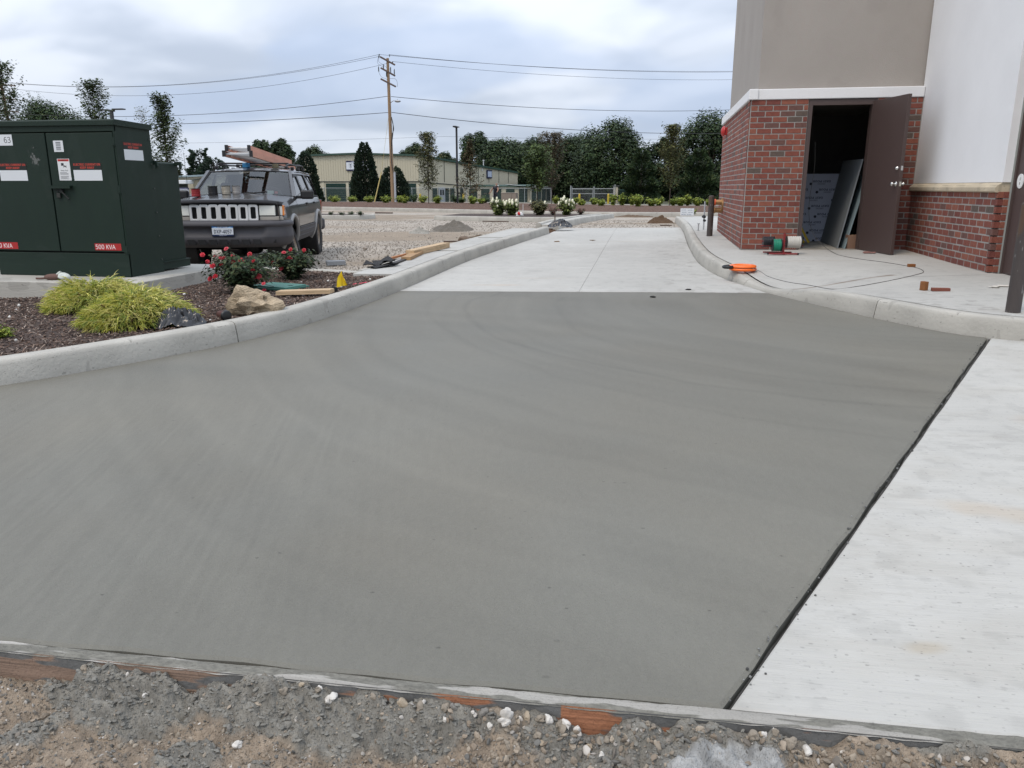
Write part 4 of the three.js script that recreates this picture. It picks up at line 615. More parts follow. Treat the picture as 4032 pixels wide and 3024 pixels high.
  // grit and pebbles
  const mats = [], cols = [];
  const pal = [[0.21, 0.168, 0.125], [0.165, 0.145, 0.12], [0.25, 0.205, 0.155], [0.13, 0.125, 0.112], [0.28, 0.235, 0.18], [0.38, 0.35, 0.31]];
  for (let i = 0; i < 42000; i++) {
    const x = lerp(-2.2, 1.7, r()), d = lerp(0.8, 1.655, Math.pow(r(), 0.75)), q = base(x, d);
    const right = sstep(-0.75, -0.2, x); if (q.cem > 0.5 && r() > 0.30 + 0.35 * right) continue;
    const s = (0.0013 + 0.0042 * Math.pow(r(), 3) + (r() > 0.96 ? 0.005 * r() : 0)) * (0.9 + 0.75 * right), c = pal[Math.min(5, Math.floor(r() * 5 + r() * r() * 1.4))], k = 0.75 + 0.5 * r();
    mats.push(M4(x, G(x, d) + q.h + s * 0.35, -d, r() * 6, r() * 6, r() * 6, s * (0.9 + 0.6 * r()), s * 0.8, s)); cols.push(lin(c[0] * k, c[1] * k, c[2] * k));
  }
  const peb = rockGeo(3, 1, 0.75);
  const cm = [], cc = [];
  for (let i = 0; i < 30000 && cm.length < 7000; i++) { const x = lerp(-2.2, 1.7, r()), d = lerp(0.9, 1.668, Math.pow(r(), 0.5)), q = base(x, d); if (q.cem < 0.35 + 0.3 * r()) continue; const s = 0.0014 + 0.0056 * Math.pow(r(), 3), k = 0.13 + 0.075 * r(); cm.push(M4(x, G(x, d) + q.h + s * 0.05, -d, (r() - 0.5) * 0.9, r() * 6.3, (r() - 0.5) * 0.9, s * (0.9 + 0.5 * r()), s * 0.8, s)); cc.push(lin(k, k * 0.95, k * 0.82)); }
  stuff(inst('cement_clods', rockGeo(7, 1, 1.1), mat({ roughness: 0.85 }), cm, cc), 'grey clods of spilled cement along the form board', 'clods'); 
  stuff(inst('grit', peb, mat({ roughness: 0.9 }), mats, cols), 'brown grit and small pebbles in the foreground', 'gravel');
  // larger stones one can pick out
  const gs = [11, 12, 13, 14].map((s) => rockGeo(s, 2, 0.62, 1, 0.7, 0.8)), pm = [mat({ c: [0.54, 0.51, 0.46], roughness: 0.9 }), mat({ c: [0.235, 0.20, 0.155], roughness: 0.85 }), mat({ c: [0.18, 0.168, 0.148], roughness: 0.85 }), mat({ c: [0.32, 0.26, 0.185], roughness: 0.85 })];
  const place = (x, d, s, k, label, group) => { d = Math.min(d, 1.664 - s); const o = part('stone', gs[k % 4], pm[label === 'w' ? 0 : label === 't' ? 3 : label === 'g' ? 2 : 1]); o.position.set(x, G(x, d) + base(x, d).h + s * 0.34, -d); o.rotation.set(r() * 6, r() * 6, r() * 6); o.scale.setScalar(s); return tag(o, label === 'w' ? 'chalky white stone lying in the gravel below the form board' : 'tan or grey pebble lying in the gravel below the form board', 'stone', label === 'w' ? 'white stones in the gravel' : 'pebbles in the gravel'); };
  let k = 0;
  const white = [[-0.308, 1.693, 0.0176], [-0.202, 1.728, 0.0122], [-0.159, 1.722, 0.0134], [-0.133, 1.685, 0.0119], [-0.308, 1.632, 0.0140], [-0.346, 1.630, 0.0093], [-0.389, 1.682, 0.0071], [-0.394, 1.715, 0.0072], [-0.300, 1.658, 0.0101], [-0.457, 1.619, 0.0078], [-0.522, 1.703, 0.0066], [-0.033, 1.659, 0.0055], [-0.274, 1.717, 0.0064], [-0.067, 1.593, 0.0089], [-0.276, 1.632, 0.0037], [-0.772, 1.736, 0.0150], [-0.760, 1.707, 0.0124], [-0.799, 1.702, 0.0070], [-1.281, 1.618, 0.0086], [-0.962, 1.518, 0.0145], [-1.359, 1.661, 0.0048], [0.402, 1.702, 0.0148], [0.327, 1.750, 0.0068], [0.304, 1.760, 0.0096]];
  const tan = [[-0.172, 1.652, 0.0155], [-0.529, 1.750, 0.0151], [-0.574, 1.710, 0.0165], [-0.463, 1.767, 0.0141], [-0.655, 1.753, 0.0085], [-0.365, 1.669, 0.0127], [-0.223, 1.685, 0.0142], [-0.222, 1.615, 0.0122], [-0.256, 1.755, 0.0098], [-0.346, 1.709, 0.0097], [-0.058, 1.741, 0.0096], [-0.103, 1.649, 0.0107], [-0.073, 1.638, 0.0115], [-0.058, 1.620, 0.0105], [-0.102, 1.628, 0.0121], [0.035, 1.702, 0.0093], [-0.262, 1.728, 0.0071], [-0.442, 1.805, 0.0109], [-0.213, 1.759, 0.0072], [-0.573, 1.747, 0.0118], [-0.215, 1.606, 0.0091], [-0.298, 1.598, 0.0091], [-0.804, 1.742, 0.0119], [-1.279, 1.717, 0.0090], [-1.150, 1.556, 0.0083], [-0.891, 1.637, 0.0133], [-0.849, 1.797, 0.0082], [-1.257, 1.479, 0.0081], [-1.487, 1.713, 0.0092], [-1.009, 1.562, 0.0093], [-1.484, 1.505, 0.0076], [0.280, 1.759, 0.0144], [0.297, 1.735, 0.0074], [0.365, 1.730, 0.0167], [0.330, 1.705, 0.0099], [0.438, 1.682, 0.0058], [0.492, 1.677, 0.0064], [0.371, 1.686, 0.0082]];
  for (const [x, d, s] of white) place(x, d, s, k++, 'w');
  for (const [x, d, s] of tan) place(x, d, s, k++, k % 3 ? 'b' : k % 2 ? 't' : 'g');
}
// ================================================================ the grey estate car with ladders
const CAR = { x: -6.77, d: 12.79, turn: 0.276 };
{
  const car = thing('suv', 'dusty grey older suv with chrome grille and ladders on its roof', 'car', [CAR.x, G(CAR.x, CAR.d) + 0.005, -CAR.d], CAR.turn);
  const paint = mat({ map: every(T.mottle, 1.5), c: [0.034, 0.032, 0.031], roughness: 0.36, clearcoat: 0.8, clearcoatRoughness: 0.06, metalness: 0.2 });
  const clad = mat({ map: every(T.mottle, 1.2), c: [0.060, 0.058, 0.064], roughness: 0.66 }), flareM = mat({ c: [0.27, 0.265, 0.255], roughness: 0.5 });
  const black = mat({ c: [0.010, 0.010, 0.011], roughness: 0.55 }), vinyl = mat({ c: [0.013, 0.013, 0.015], roughness: 0.72, specularIntensity: 0.5 }), inside = mat({ c: [0.030, 0.030, 0.031], roughness: 0.9 });
  const silver = mat({ c: [0.74, 0.74, 0.73], metalness: 0.25, roughness: 0.3, clearcoat: 0.5 }), glass = mat({ c: [0.50, 0.54, 0.54], transmission: 1, thickness: 0, roughness: 0.02, ior: 1.5 });
  const lens = mat({ c: [0.80, 0.80, 0.73], roughness: 0.22, clearcoat: 1, clearcoatRoughness: 0.08, bumpMap: every(T.broom, 0.12), bumpScale: 0.002 }), amber = mat({ c: [0.75, 0.22, 0.02], roughness: 0.25, clearcoat: 1 });
  const plan = (z) => 1 - 0.10 * Math.max(0, (z - 1.45) / 0.6) ** 2 - 0.06 * Math.max(0, (-1.7 - z) / 0.5) ** 2;
  const profT = [[0.36, 0.80], [0.40, 0.825], [0.50, 0.86], [0.62, 0.874], [0.78, 0.878], [0.95, 0.862], [1.03, 0.835], [1.12, 0.80]];
  const prof = (y) => { for (let i = 1; i < profT.length; i++) if (y <= profT[i][0]) return lerp(profT[i - 1][1], profT[i][1], (y - profT[i - 1][0]) / (profT[i][0] - profT[i - 1][0])); return 0.80; };
  const X = (z, y) => plan(z) * prof(y);
  const topY = (z) => z > 0.72 ? lerp(1.085, 1.0, sstep(0.72, 2.1, z)) : 1.05;
  const WZ = [1.345, -1.345], AR = 0.415;
  function side(z0, z1, y0, y1f, off, s, cut = true) {
    const nz = Math.max(3, Math.round(Math.abs(z1 - z0) / 0.025)), ny = 22, pos = [], uv = [], idx = [];
    for (let j = 0; j <= ny; j++) for (let i = 0; i <= nz; i++) { const z = lerp(z0, z1, i / nz), y = lerp(y0, y1f(z), j / ny); pos.push(s * (X(z, y) + off), y, z); uv.push(z, y); }
    for (let j = 0; j < ny; j++) for (let i = 0; i < nz; i++) { const a = j * (nz + 1) + i, zc = lerp(z0, z1, (i + 0.5) / nz), yc = lerp(y0, y1f(zc), (j + 0.5) / ny); if (cut && WZ.some((w) => Math.hypot(zc - w, yc - 0.38) < AR)) continue; idx.push(a, a + 1, a + nz + 1, a + 1, a + nz + 2, a + nz + 1); }
    return buf(pos, idx, uv);
  }
  for (const s of [1, -1]) {
    part('fender', side(0.830, 2.06, 0.62, topY, 0, s), paint, car);
    const fd = part('door', side(-0.295, 0.822, 0.62, topY, 0.002, s), paint, car), rd = part('door', side(-1.20, -0.305, 0.62, topY, 0.002, s), paint, car);
    part('quarter_panel', side(-2.22, -1.21, 0.62, topY, 0, s), paint, car);
    part('cladding', side(0.80, 2.0, 0.38, () => 0.612, 0.012, s), clad, car); part('cladding', side(-0.298, 0.79, 0.38, () => 0.612, 0.014, s), clad, fd); part('cladding', side(-1.2, -0.308, 0.38, () => 0.612, 0.014, s), clad, rd); part('cladding', side(-2.2, -1.22, 0.38, () => 0.612, 0.012, s), clad, car);
    part('rocker_trim', [0.46, 0.535, 0.60].map((y) => tube([[s * (X(-0.9, y) + 0.014), y, -0.9], [s * (X(0, y) + 0.014), y, 0], [s * (X(0.85, y) + 0.014), y, 0.85]], 0.009, 16, 6)), clad, car);
    for (const [w, zz] of [[WZ[0], 1], [WZ[1], -1]]) {
      const pts = []; for (let a = -14; a <= 194; a += 8) { const t = a * Math.PI / 180, z = w + Math.cos(t) * 0.425, y = 0.38 + Math.sin(t) * 0.425; if (y > 0.3) pts.push([s * (X(clamp(z, -2.2, 2.05), Math.min(y, 1)) + 0.010), y, z]); }
      const g = tube(pts, 0.034, 50, 8); g.translate(-s * 0.012, 0, 0); part('wheel_flare', g, flareM, car);
      part('wheel_well', new THREE.CylinderGeometry(0.43, 0.43, 0.36, 24, 1, true, 0, Math.PI).rotateZ(Math.PI / 2).rotateX(Math.PI).translate(s * 0.70, 0.38, w), black, car);
    }
    for (const [z, d] of [[-0.14, fd], [-1.02, rd]]) part('door_handle', [rb(0.016, 0.045, 0.13, 0.006, s * (X(z, 0.96) + 0.006), 0.955, z), rb(0.022, 0.02, 0.11, 0.007, s * (X(z, 0.96) + 0.016), 0.965, z)], black, d);
    const mi = part('wing_mirror', [rb(0.21, 0.145, 0.10, 0.035, s * 0.995, 1.115, 0.63, 4), rb(0.12, 0.05, 0.06, 0.015, s * 0.87, 1.075, 0.62)], black, car); part('mirror_glass', bx(0.17, 0.11, 0.004, s * 1.0, 1.115, 0.578), silver, mi);
    part('inner_sill', side(-2.2, 2.0, 0.40, topY, -0.014, s), black, car);
    // glazed upper side: one frame with three openings, leaning in
    const hole = (p) => p, xin = (y) => lerp(0.822, 0.665, (y - 1.045) / 0.455);
    const W1 = [[0.60, 1.075], [-0.255, 1.075], [-0.255, 1.445], [0.10, 1.445]], W2 = [[-0.345, 1.075], [-1.12, 1.075], [-1.08, 1.45], [-0.345, 1.45]], W3 = [[-1.21, 1.075], [-2.00, 1.075], [-1.86, 1.44], [-1.165, 1.45]];
    const outline = [[0.86, 1.045], [0.74, 1.10], [0.16, 1.492], [-0.3, 1.505], [-1.5, 1.505], [-1.93, 1.49], [-2.19, 1.045]];
    const lean = (g, out) => { const p = g.attributes.position; for (let i = 0; i < p.count; i++) { const z = p.getX(i), y = p.getY(i), e = p.getZ(i); const tap = plan(clamp(z, -2.2, 2)); p.setXYZ(i, s * (xin(y) * tap - 0.03 + e + out), y, z); } g.computeVertexNormals(); return g; };
    part('window_frame', toCreasedNormals(clean(lean(ext(outline, 0.03, 0, [W1, W2, W3]), 0)), 0.5), paint, car);
    for (const [w, d, n] of [[W1, fd, 'window'], [W2, rd, 'window'], [W3, car, 'quarter_window']]) { const cz = w.reduce((a, p) => a + p[0], 0) / 4, cyy = w.reduce((a, p) => a + p[1], 0) / 4; part(n, lean(new THREE.ShapeGeometry(new THREE.Shape(w.map(([z, y]) => new THREE.Vector2(cz + (z - cz) * 1.01, cyy + (y - cyy) * 1.01)))), 0.012), glass, d);
      part('window_seal', lean(ext(w.map(([z, y]) => [cz + (z - cz) * 1.035, cyy + (y - cyy) * 1.05]), 0.006, 0, [w.map(([z, y]) => [cz + (z - cz) * 0.985, cyy + (y - cyy) * 0.97])]), 0.026), black, d); }
    part('rain_visor', lean(ext([[0.10, 1.452], [-0.27, 1.46], [-0.27, 1.415], [0.16, 1.405]], 0.004, 0), 0.045), black, fd);
    part('roof_rail', [tube([[s * 0.57, 1.555, 0.02], [s * 0.585, 1.60, -0.08], [s * 0.59, 1.61, -0.9], [s * 0.585, 1.60, -1.72], [s * 0.57, 1.55, -1.82]], 0.016, 40, 8), ...[0.0, -0.6, -1.2, -1.78].map((z) => rb(0.05, 0.05, 0.12, 0.012, s * 0.58, 1.555, z))], black, car);
  }
  part('rear_body', [patch(10, 8, (u, v) => [lerp(-1, 1, u) * X(-2.22, lerp(0.4, 1.05, v)), lerp(0.4, 1.05, v), -2.22 - 0.05 * (1 - (2 * u - 1) ** 2)])], paint, car);
  part('rear_window', patch(8, 4, (u, v) => [lerp(-1, 1, u) * lerp(0.75, 0.63, v), lerp(1.06, 1.47, v), lerp(-2.21, -1.96, v) - 0.03 * (1 - (2 * u - 1) ** 2)]), glass, car);
  part('rear_bumper', rb(1.74, 0.22, 0.20, 0.05, 0, 0.52, -2.27, 3), clad, car);
  for (const s of [-1, 1]) part('tail_lamp', rb(0.05, 0.26, 0.14, 0.01, s * 0.815, 0.86, -2.17), mat({ c: [0.30, 0.02, 0.02], roughness: 0.2, clearcoat: 1 }), car);
  // bonnet
  const hood = patch(28, 24, (u, v) => { const z = lerp(0.88, 2.055, v), a = 2 * u - 1, zz = z - 0.05 * a * a * v + (1 - v) * 0.06 * (1 - a * a), w = X(z, topY(z)) - 0.004, y = topY(z) + 0.048 * (1 - Math.pow(Math.abs(a), 2.6)) - 0.055 * sstep(0.86, 1, v) + 0.012 * sstep(0.62, 0.56, Math.abs(a)); return [a * w, y, zz, a, z]; });
  part('bonnet', hood, paint, car);
  { const c = part('cowl', patch(20, 3, (u, v) => { const a = 2 * u - 1, z = lerp(0.72, 0.90 + 0.06 * (1 - a * a), v); return [a * 0.80, lerp(1.09, topY(0.88) + 0.046 * (1 - a ** 4) - 0.002, v), z]; }), black, car); }
  // black bonnet guard
  part('bonnet_guard', patch(40, 10, (u, v) => { const a = 2 * u - 1, t = v * Math.PI * 0.62, w = 0.845 - 0.02 * v, drop = 0.03 * Math.pow(Math.abs(a), 6); return [a * w, 1.046 - drop - 0.085 * (1 - Math.cos(t)) * 0.50 + 0.014 * (1 - a * a), 1.99 - 0.09 * Math.pow(Math.abs(a), 3.5) + 0.115 * Math.sin(t) + 0.02 * (1 - a * a)]; }), vinyl, car);
  // windscreen
  const ws = (u, v, e = 0) => { const a = 2 * u - 1; return [a * lerp(0.775, 0.640, v) * (1 + e), lerp(1.088 + 0.04 * (1 - a * a), 1.478 + 0.02 * (1 - a * a), v), lerp(0.80 + 0.13 * (1 - a * a), 0.175 + 0.07 * (1 - a * a), v)]; };
  const scr = part('windscreen', patch(16, 8, (u, v) => ws(u, v)), glass, car);
  part('screen_seal', [tube([0, 0.25, 0.5, 0.75, 1].map((u) => ws(u, 1)), 0.013, 30, 6), tube([0, 0.25, 0.5, 0.75, 1].map((v) => ws(0, v)), 0.014, 20, 6), tube([0, 0.25, 0.5, 0.75, 1].map((v) => ws(1, v)), 0.014, 20, 6), tube([0, 0.25, 0.5, 0.75, 1].map((u) => ws(u, 0)), 0.016, 30, 6)], black, scr);
  for (const s of [-1, 1]) part('pillar', [beam(V(s * 0.805, 1.075, 0.80), V(s * 0.662, 1.488, 0.165), 0.05, 0.045)], paint, car);
  part('roof', patch(24, 30, (u, v) => { const a = 2 * u - 1, z = lerp(0.235 - 0.05 * a * a, -2.0, v), w = 0.682 * plan(clamp(z, -2.2, 2)), e = Math.pow(Math.abs(a), 8); return [a * w, 1.495 + 0.045 * (1 - a * a) * sstep(0, 0.12, v) + 0.03 * Math.sin(Math.PI * clamp(v * 1.02)) - 0.03 * e, z, a, z]; }), paint, car);
  part('wiper', [tube([[0.10, 1.13, 1.0], [-0.2, 1.145, 0.985], [-0.42, 1.16, 0.93]].map(([x, y, z]) => [-x, y, z]), 0.010, 12, 5), rod(V(0.10, 1.13, 1.02), V(0.28, 1.15, 0.95), 0.008), rod(V(-0.50, 1.12, 0.97), V(-0.12, 1.155, 0.95), 0.009)], black, car);
  part('sticker', [bx(0.10, 0.05, 0.003, 0.43, 1.155, 0.745)], mat({ c: [0.45, 0.60, 0.56], roughness: 0.6 }), scr); part('sticker', [bx(0.05, 0.035, 0.003, 0.52, 1.15, 0.735)], mat({ c: [0.5, 0.06, 0.05], roughness: 0.6 }), scr);
  // cabin
  part('cabin', [bx(1.36, 0.10, 3.0, 0, 0.62, -0.7), bx(1.36, 0.16, 0.34, 0, 1.02, 0.72), rb(0.5, 0.62, 0.16, 0.06, 0.36, 1.0, -0.30), rb(0.5, 0.62, 0.16, 0.06, -0.36, 1.0, -0.30), rb(0.26, 0.17, 0.10, 0.04, 0.36, 1.36, -0.34), rb(0.26, 0.17, 0.10, 0.04, -0.36, 1.36, -0.34), rb(1.2, 0.5, 0.16, 0.05, 0, 0.9, -1.1), bx(1.2, 0.24, 0.7, 0, 0.8, -1.7)], inside, car);
  part('steering_wheel', new THREE.TorusGeometry(0.19, 0.016, 8, 28).rotateX(-0.5).translate(0.36, 1.06, 0.42), black, car);
  // nose: dark bay, grille of seven openings, lamps
  part('nose_bay', bx(1.58, 0.34, 0.2, 0, 0.85, 1.92), black, car);
  const frame = ext(rrect(0.131, 0.236, 0.028), 0.02, 0.004, [rrect(0.080, 0.176, 0.02)]);
  for (let k = 0; k < 7; k++) { const x = (k - 3) * 0.139, zc = 2.055 - 0.05 * (x / 0.5) ** 2; const fr = part('grille_frame', frame.clone().rotateY(0.18 * x).translate(x, 0.866, zc + 0.03), silver, car); part('grille_slats', [-2, -1, 0, 1, 2].map((q) => bx(0.004, 0.17, 0.008, x + q * 0.0145, 0.866, zc + 0.018)), black, fr); }
  for (const s of [-1, 1]) {
    part('headlamp', rb(0.235, 0.150, 0.07, 0.012, s * 0.615, 0.900, 2.01, 3).rotateY(0), lens, car);
    const ts = part('turn_signal', rb(0.085, 0.150, 0.07, 0.012, s * 0.783, 0.900, 1.975, 3), lens, car); part('side_marker', rb(0.034, 0.150, 0.10, 0.008, s * 0.832, 0.900, 1.945), amber, ts);
    part('fog_lamp_strip', rb(0.335, 0.055, 0.06, 0.008, s * 0.665, 0.787, 2.005, 3), mat({ c: [0.36, 0.33, 0.29], roughness: 0.3, clearcoat: 0.6 }), car);
    part('headlamp_trim', bx(0.36, 0.012, 0.05, s * 0.665, 0.815, 1.985), black, car);
  }
  // bumper
  const path = new THREE.CatmullRomCurve3([[-0.90, 0, 1.72], [-0.905, 0, 1.88], [-0.86, 0, 2.02], [-0.70, 0, 2.12], [-0.4, 0, 2.175], [0, 0, 2.195], [0.4, 0, 2.175], [0.70, 0, 2.12], [0.86, 0, 2.02], [0.905, 0, 1.88], [0.90, 0, 1.72]].map((p) => V(...p)), false, 'centripetal');
  const bp = (mid) => [[-0.13, 0.765], [0.0, 0.752], [0.030, 0.73], [0.034, 0.695], [mid ? 0.03 : 0.016, 0.675], [mid ? -0.02 : 0.004, 0.664], [mid ? -0.018 : 0.020, 0.60], [mid ? -0.006 : 0.026, 0.535], [0.026, 0.515], [0.004, 0.44], [-0.035, 0.395], [-0.14, 0.365]];
  const bump = patch(80, 11, (u, v) => { const p = path.getPointAt(u), t = path.getTangentAt(u), nx = t.z, nz = -t.x, k = Math.round(v * 11), a = bp(false)[k], b = bp(true)[k], m = sstep(0.62, 0.52, Math.abs(p.x)); const e = lerp(a[0], b[0], m); return [p.x - nx * e, a[1], p.z - nz * e, u * 2.2, a[1]]; });
  const bu = part('front_bumper', bump, clad, car);
  const zAt = (x) => { let b = 2.1; for (let u = 0.2; u < 0.8; u += 0.004) { const p = path.getPointAt(u); if (Math.abs(p.x - x) < 0.012) b = p.z; } return b; };
  for (let k = -3; k <= 3; k++) { const x = k * 0.155, z = zAt(x); const g = ext([[-0.055, 0.036], [0.050, 0.036], [0.062, -0.036], [-0.030, -0.036]].map(([a, b]) => [a, b]), 0.03, 0.003); g.translate(x, 0.455, z - 0.004); part('intake', g, black, bu); }
  for (const s of [-1, 1]) part('intake', rb(0.15, 0.07, 0.05, 0.01, s * 0.66, 0.47, zAt(s * 0.66) - 0.026), black, bu);
  const pl = part('number_plate', rb(0.312, 0.158, 0.010, 0.004, 0, 0.612, 2.215), black, bu);
  part('plate_print', new THREE.PlaneGeometry(0.300, 0.148).translate(0, 0.615, 2.2245), mat({ map: canvasTex(512, 256, (c, w, h) => { c.fillStyle = '#ccd1d6'; c.fillRect(0, 0, w, h); c.fillStyle = '#2a5c92'; c.fillRect(0, 0, w, 52); c.fillStyle = '#8fb4d4'; c.beginPath(); c.moveTo(0, 52); c.lineTo(90, 24); c.lineTo(150, 52); c.moveTo(360, 52); c.lineTo(430, 20); c.lineTo(512, 52); c.fill(); c.fillStyle = '#e9edf0'; c.font = 'bold 44px serif'; c.textAlign = 'center'; c.fillText('NEW YORK', w / 2, 44); c.fillStyle = '#1f2b4a'; c.fillRect(0, 216, w, 40); c.fillStyle = '#c9ccd6'; c.font = 'bold 24px serif'; c.fillText('EMPIRE STATE', w / 2, 245); c.fillStyle = '#22283a'; c.font = 'bold 132px sans-serif'; c.fillText('DXP-4057', w / 2, 190, 440); }), roughness: 0.45 }), pl);
  // underside and wheels
  part('underbody', [bx(1.1, 0.12, 3.9, 0, 0.42, -0.1), cy(0.05, 0.05, 1.3, 0, 0.33, 1.345, 10, 'x'), cy(0.05, 0.05, 1.3, 0, 0.33, -1.345, 10, 'x'), rb(0.24, 0.24, 0.24, 0.08, 0.25, 0.34, 1.345), rb(0.24, 0.24, 0.24, 0.08, 0, 0.34, -1.345), bx(1.0, 0.35, 1.2, 0, 0.62, 1.3)], black, car);
  const tyreG = lathe([[0.20, -0.105], [0.24, -0.118], [0.31, -0.122], [0.345, -0.108], [0.360, -0.080], [0.363, 0], [0.360, 0.080], [0.345, 0.108], [0.31, 0.122], [0.24, 0.118], [0.20, 0.105]], 48).rotateZ(-Math.PI / 2);
  const tread = []; for (let k = 0; k < 44; k++) for (const o of [-0.075, -0.025, 0.025, 0.075]) { const a = (k + (o > 0 ? 0.5 : 0)) / 44 * 2 * Math.PI; tread.push(bx(0.04, 0.012, 0.034, o, 0.362, 0).rotateX(a)); }
  const rim = lathe([[0.0, 0.03], [0.06, 0.032], [0.075, 0.02], [0.12, 0.03], [0.165, 0.055], [0.185, 0.095], [0.205, 0.10], [0.205, -0.10], [0.18, -0.09], [0.17, 0.0]], 40).rotateZ(-Math.PI / 2);
  const spokes = []; for (let k = 0; k < 5; k++) spokes.push(rb(0.022, 0.13, 0.075, 0.008, 0.068, 0.12, 0).rotateX(k / 5 * 2 * Math.PI));
  const rub = mat({ c: [0.020, 0.019, 0.019], roughness: 0.85, map: every(T.mottle, 0.5) }), rimM = mat({ c: [0.24, 0.20, 0.16], metalness: 0.5, roughness: 0.5 });
  for (const w of WZ) for (const s of [-1, 1]) {
    const wh = new THREE.Group(); wh.name = 'wheel'; wh.position.set(s * 0.765, 0.362, w); wh.rotation.y = (s < 0 ? Math.PI : 0) + (w > 0 ? 0.24 : 0); wh.rotation.x = w; car.add(wh);
    part('tyre', [tyreG, ...tread], rub, wh); part('rim', [rim, ...spokes, cy(0.035, 0.03, 0.03, 0.05, 0, 0, 12, 'x'), cy(0.17, 0.17, 0.02, -0.03, 0, 0, 24, 'x')], rimM, wh);
  }
  part('roof_bar', [rod(V(-0.56, 1.63, -0.25), V(0.56, 1.63, -0.25), 0.016), rb(0.05, 0.06, 0.06, 0.01, -0.555, 1.615, -0.25), rb(0.05, 0.06, 0.06, 0.01, 0.555, 1.615, -0.25)], black, car);
  part('roof_bar', [rod(V(-0.56, 1.63, -1.45), V(0.56, 1.63, -1.45), 0.016), rb(0.05, 0.06, 0.06, 0.01, -0.555, 1.615, -1.45), rb(0.05, 0.06, 0.06, 0.01, 0.555, 1.615, -1.45)], black, car);
  part('aerial', rod(V(-0.80, 1.08, 0.95), V(-0.84, 1.75, 0.85), 0.003), black, car);

  // ladder on the roof bars
  const put = (o, x, y, z, ry = 0, rx = 0) => { const p = V(x, y, z).applyAxisAngle(V(0, 1, 0), CAR.turn); o.position.set(CAR.x + p.x, car.position.y + p.y, -CAR.d + p.z); o.rotation.order = 'YXZ'; o.rotation.y = CAR.turn + ry; o.rotation.x = rx; };
  const fib = mat({ map: every(T.mottle, 0.8), c: [0.56, 0.27, 0.185], roughness: 0.6 }), alu = mat({ c: [0.60, 0.60, 0.59], metalness: 0.75, roughness: 0.38 });
  const lad = thing('extension_ladder', 'orange fibreglass extension ladder strapped on the car roof', 'ladder'); put(lad, 0.10, 1.652, -0.30, -0.02, -0.035);
  for (const [y, z0, z1, w] of [[0.03, -2.0, 1.52, 0.43], [0.115, -1.85, 1.48, 0.36]]) {
    const sec = new THREE.Group(); sec.name = 'ladder_section'; lad.add(sec);
    for (const s of [-1, 1]) { part('rail', [bx(0.008, 0.082, z1 - z0, s * w / 2, y, (z0 + z1) / 2), bx(0.032, 0.008, z1 - z0, s * (w / 2 - 0.014), y + 0.037, (z0 + z1) / 2), bx(0.032, 0.008, z1 - z0, s * (w / 2 - 0.014), y - 0.037, (z0 + z1) / 2)], fib, sec); part('rail_cap', [rb(0.05, 0.094, 0.03, 0.006, s * (w / 2 - 0.01), y, z1 + 0.006)], black, sec); }
    for (let z = z1 - 0.06; z > z0; z -= 0.305) part('rung', rb(w, 0.034, 0.034, 0.006, 0, y, z), alu, sec);
  }
  const tub = thing('blue_tie_block', 'small bright blue block under the ladder on the roof', 'block'); put(tub, -0.12, 1.56, -0.18); part('block', rb(0.10, 0.075, 0.16, 0.012, 0, 0.035, 0), mat({ c: [0.02, 0.17, 0.36], roughness: 0.5 }), tub);
  const wd = tag(part('spacer_block', rb(0.09, 0.07, 0.12, 0.008, 0, 0.035, 0), mat({ c: [0.16, 0.14, 0.085], roughness: 0.8 })), 'olive wooden spacer under the ladder near the roof rail', 'block'); put(wd, 0.38, 1.548, -0.12);
  // wire spools on the bonnet
  const yH = (x, z) => topY(z) + 0.048 * (1 - Math.pow(Math.abs(x / 0.8), 2.6)) + 0.010;
  for (const [x, z, c, rr, h, lab] of [[-0.585, 1.30, [0.30, 0.016, 0.02], 0.062, 0.125, 'red wire spool standing on the car bonnet'], [-0.36, 1.18, [0.012, 0.012, 0.014], 0.068, 0.135, 'black wire spool standing on the car bonnet'], [-0.175, 1.12, [0.42, 0.38, 0.31], 0.062, 0.130, 'fuller white wire spool standing on the car bonnet'], [-0.03, 1.08, [0.36, 0.34, 0.32], 0.054, 0.128, 'greyish white wire spool nearest the wiper on the bonnet']]) {
    const t = thing('wire_spool', lab, 'spool', [0, 0, 0], 0, 'wire spools on the bonnet'); put(t, x, yH(x, z), z);
    part('flange', cy(rr * 1.18, rr * 1.18, 0.004, 0, 0.002, 0, 24), black, t); part('flange', cy(rr * 1.25, rr * 1.25, 0.004, 0, h, 0, 24), mat({ c: [0.10, 0.11, 0.09], roughness: 0.6 }), t);
    const tr = []; const n = 15; for (let k = 0; k < n; k++) tr.push(new THREE.TorusGeometry(rr * (0.97 + 0.06 * Math.sin(k * 2.4)), 0.0052, 6, 24).rotateX(Math.PI / 2 + 0.04 * Math.sin(k * 1.9)).translate(0, 0.008 + (h - 0.016) * k / (n - 1), 0)); tr.push(cy(rr, rr, h - 0.006, 0, h / 2, 0, 20)); part('wire', tr, mat({ c, roughness: 0.5 }), t);
  }
}
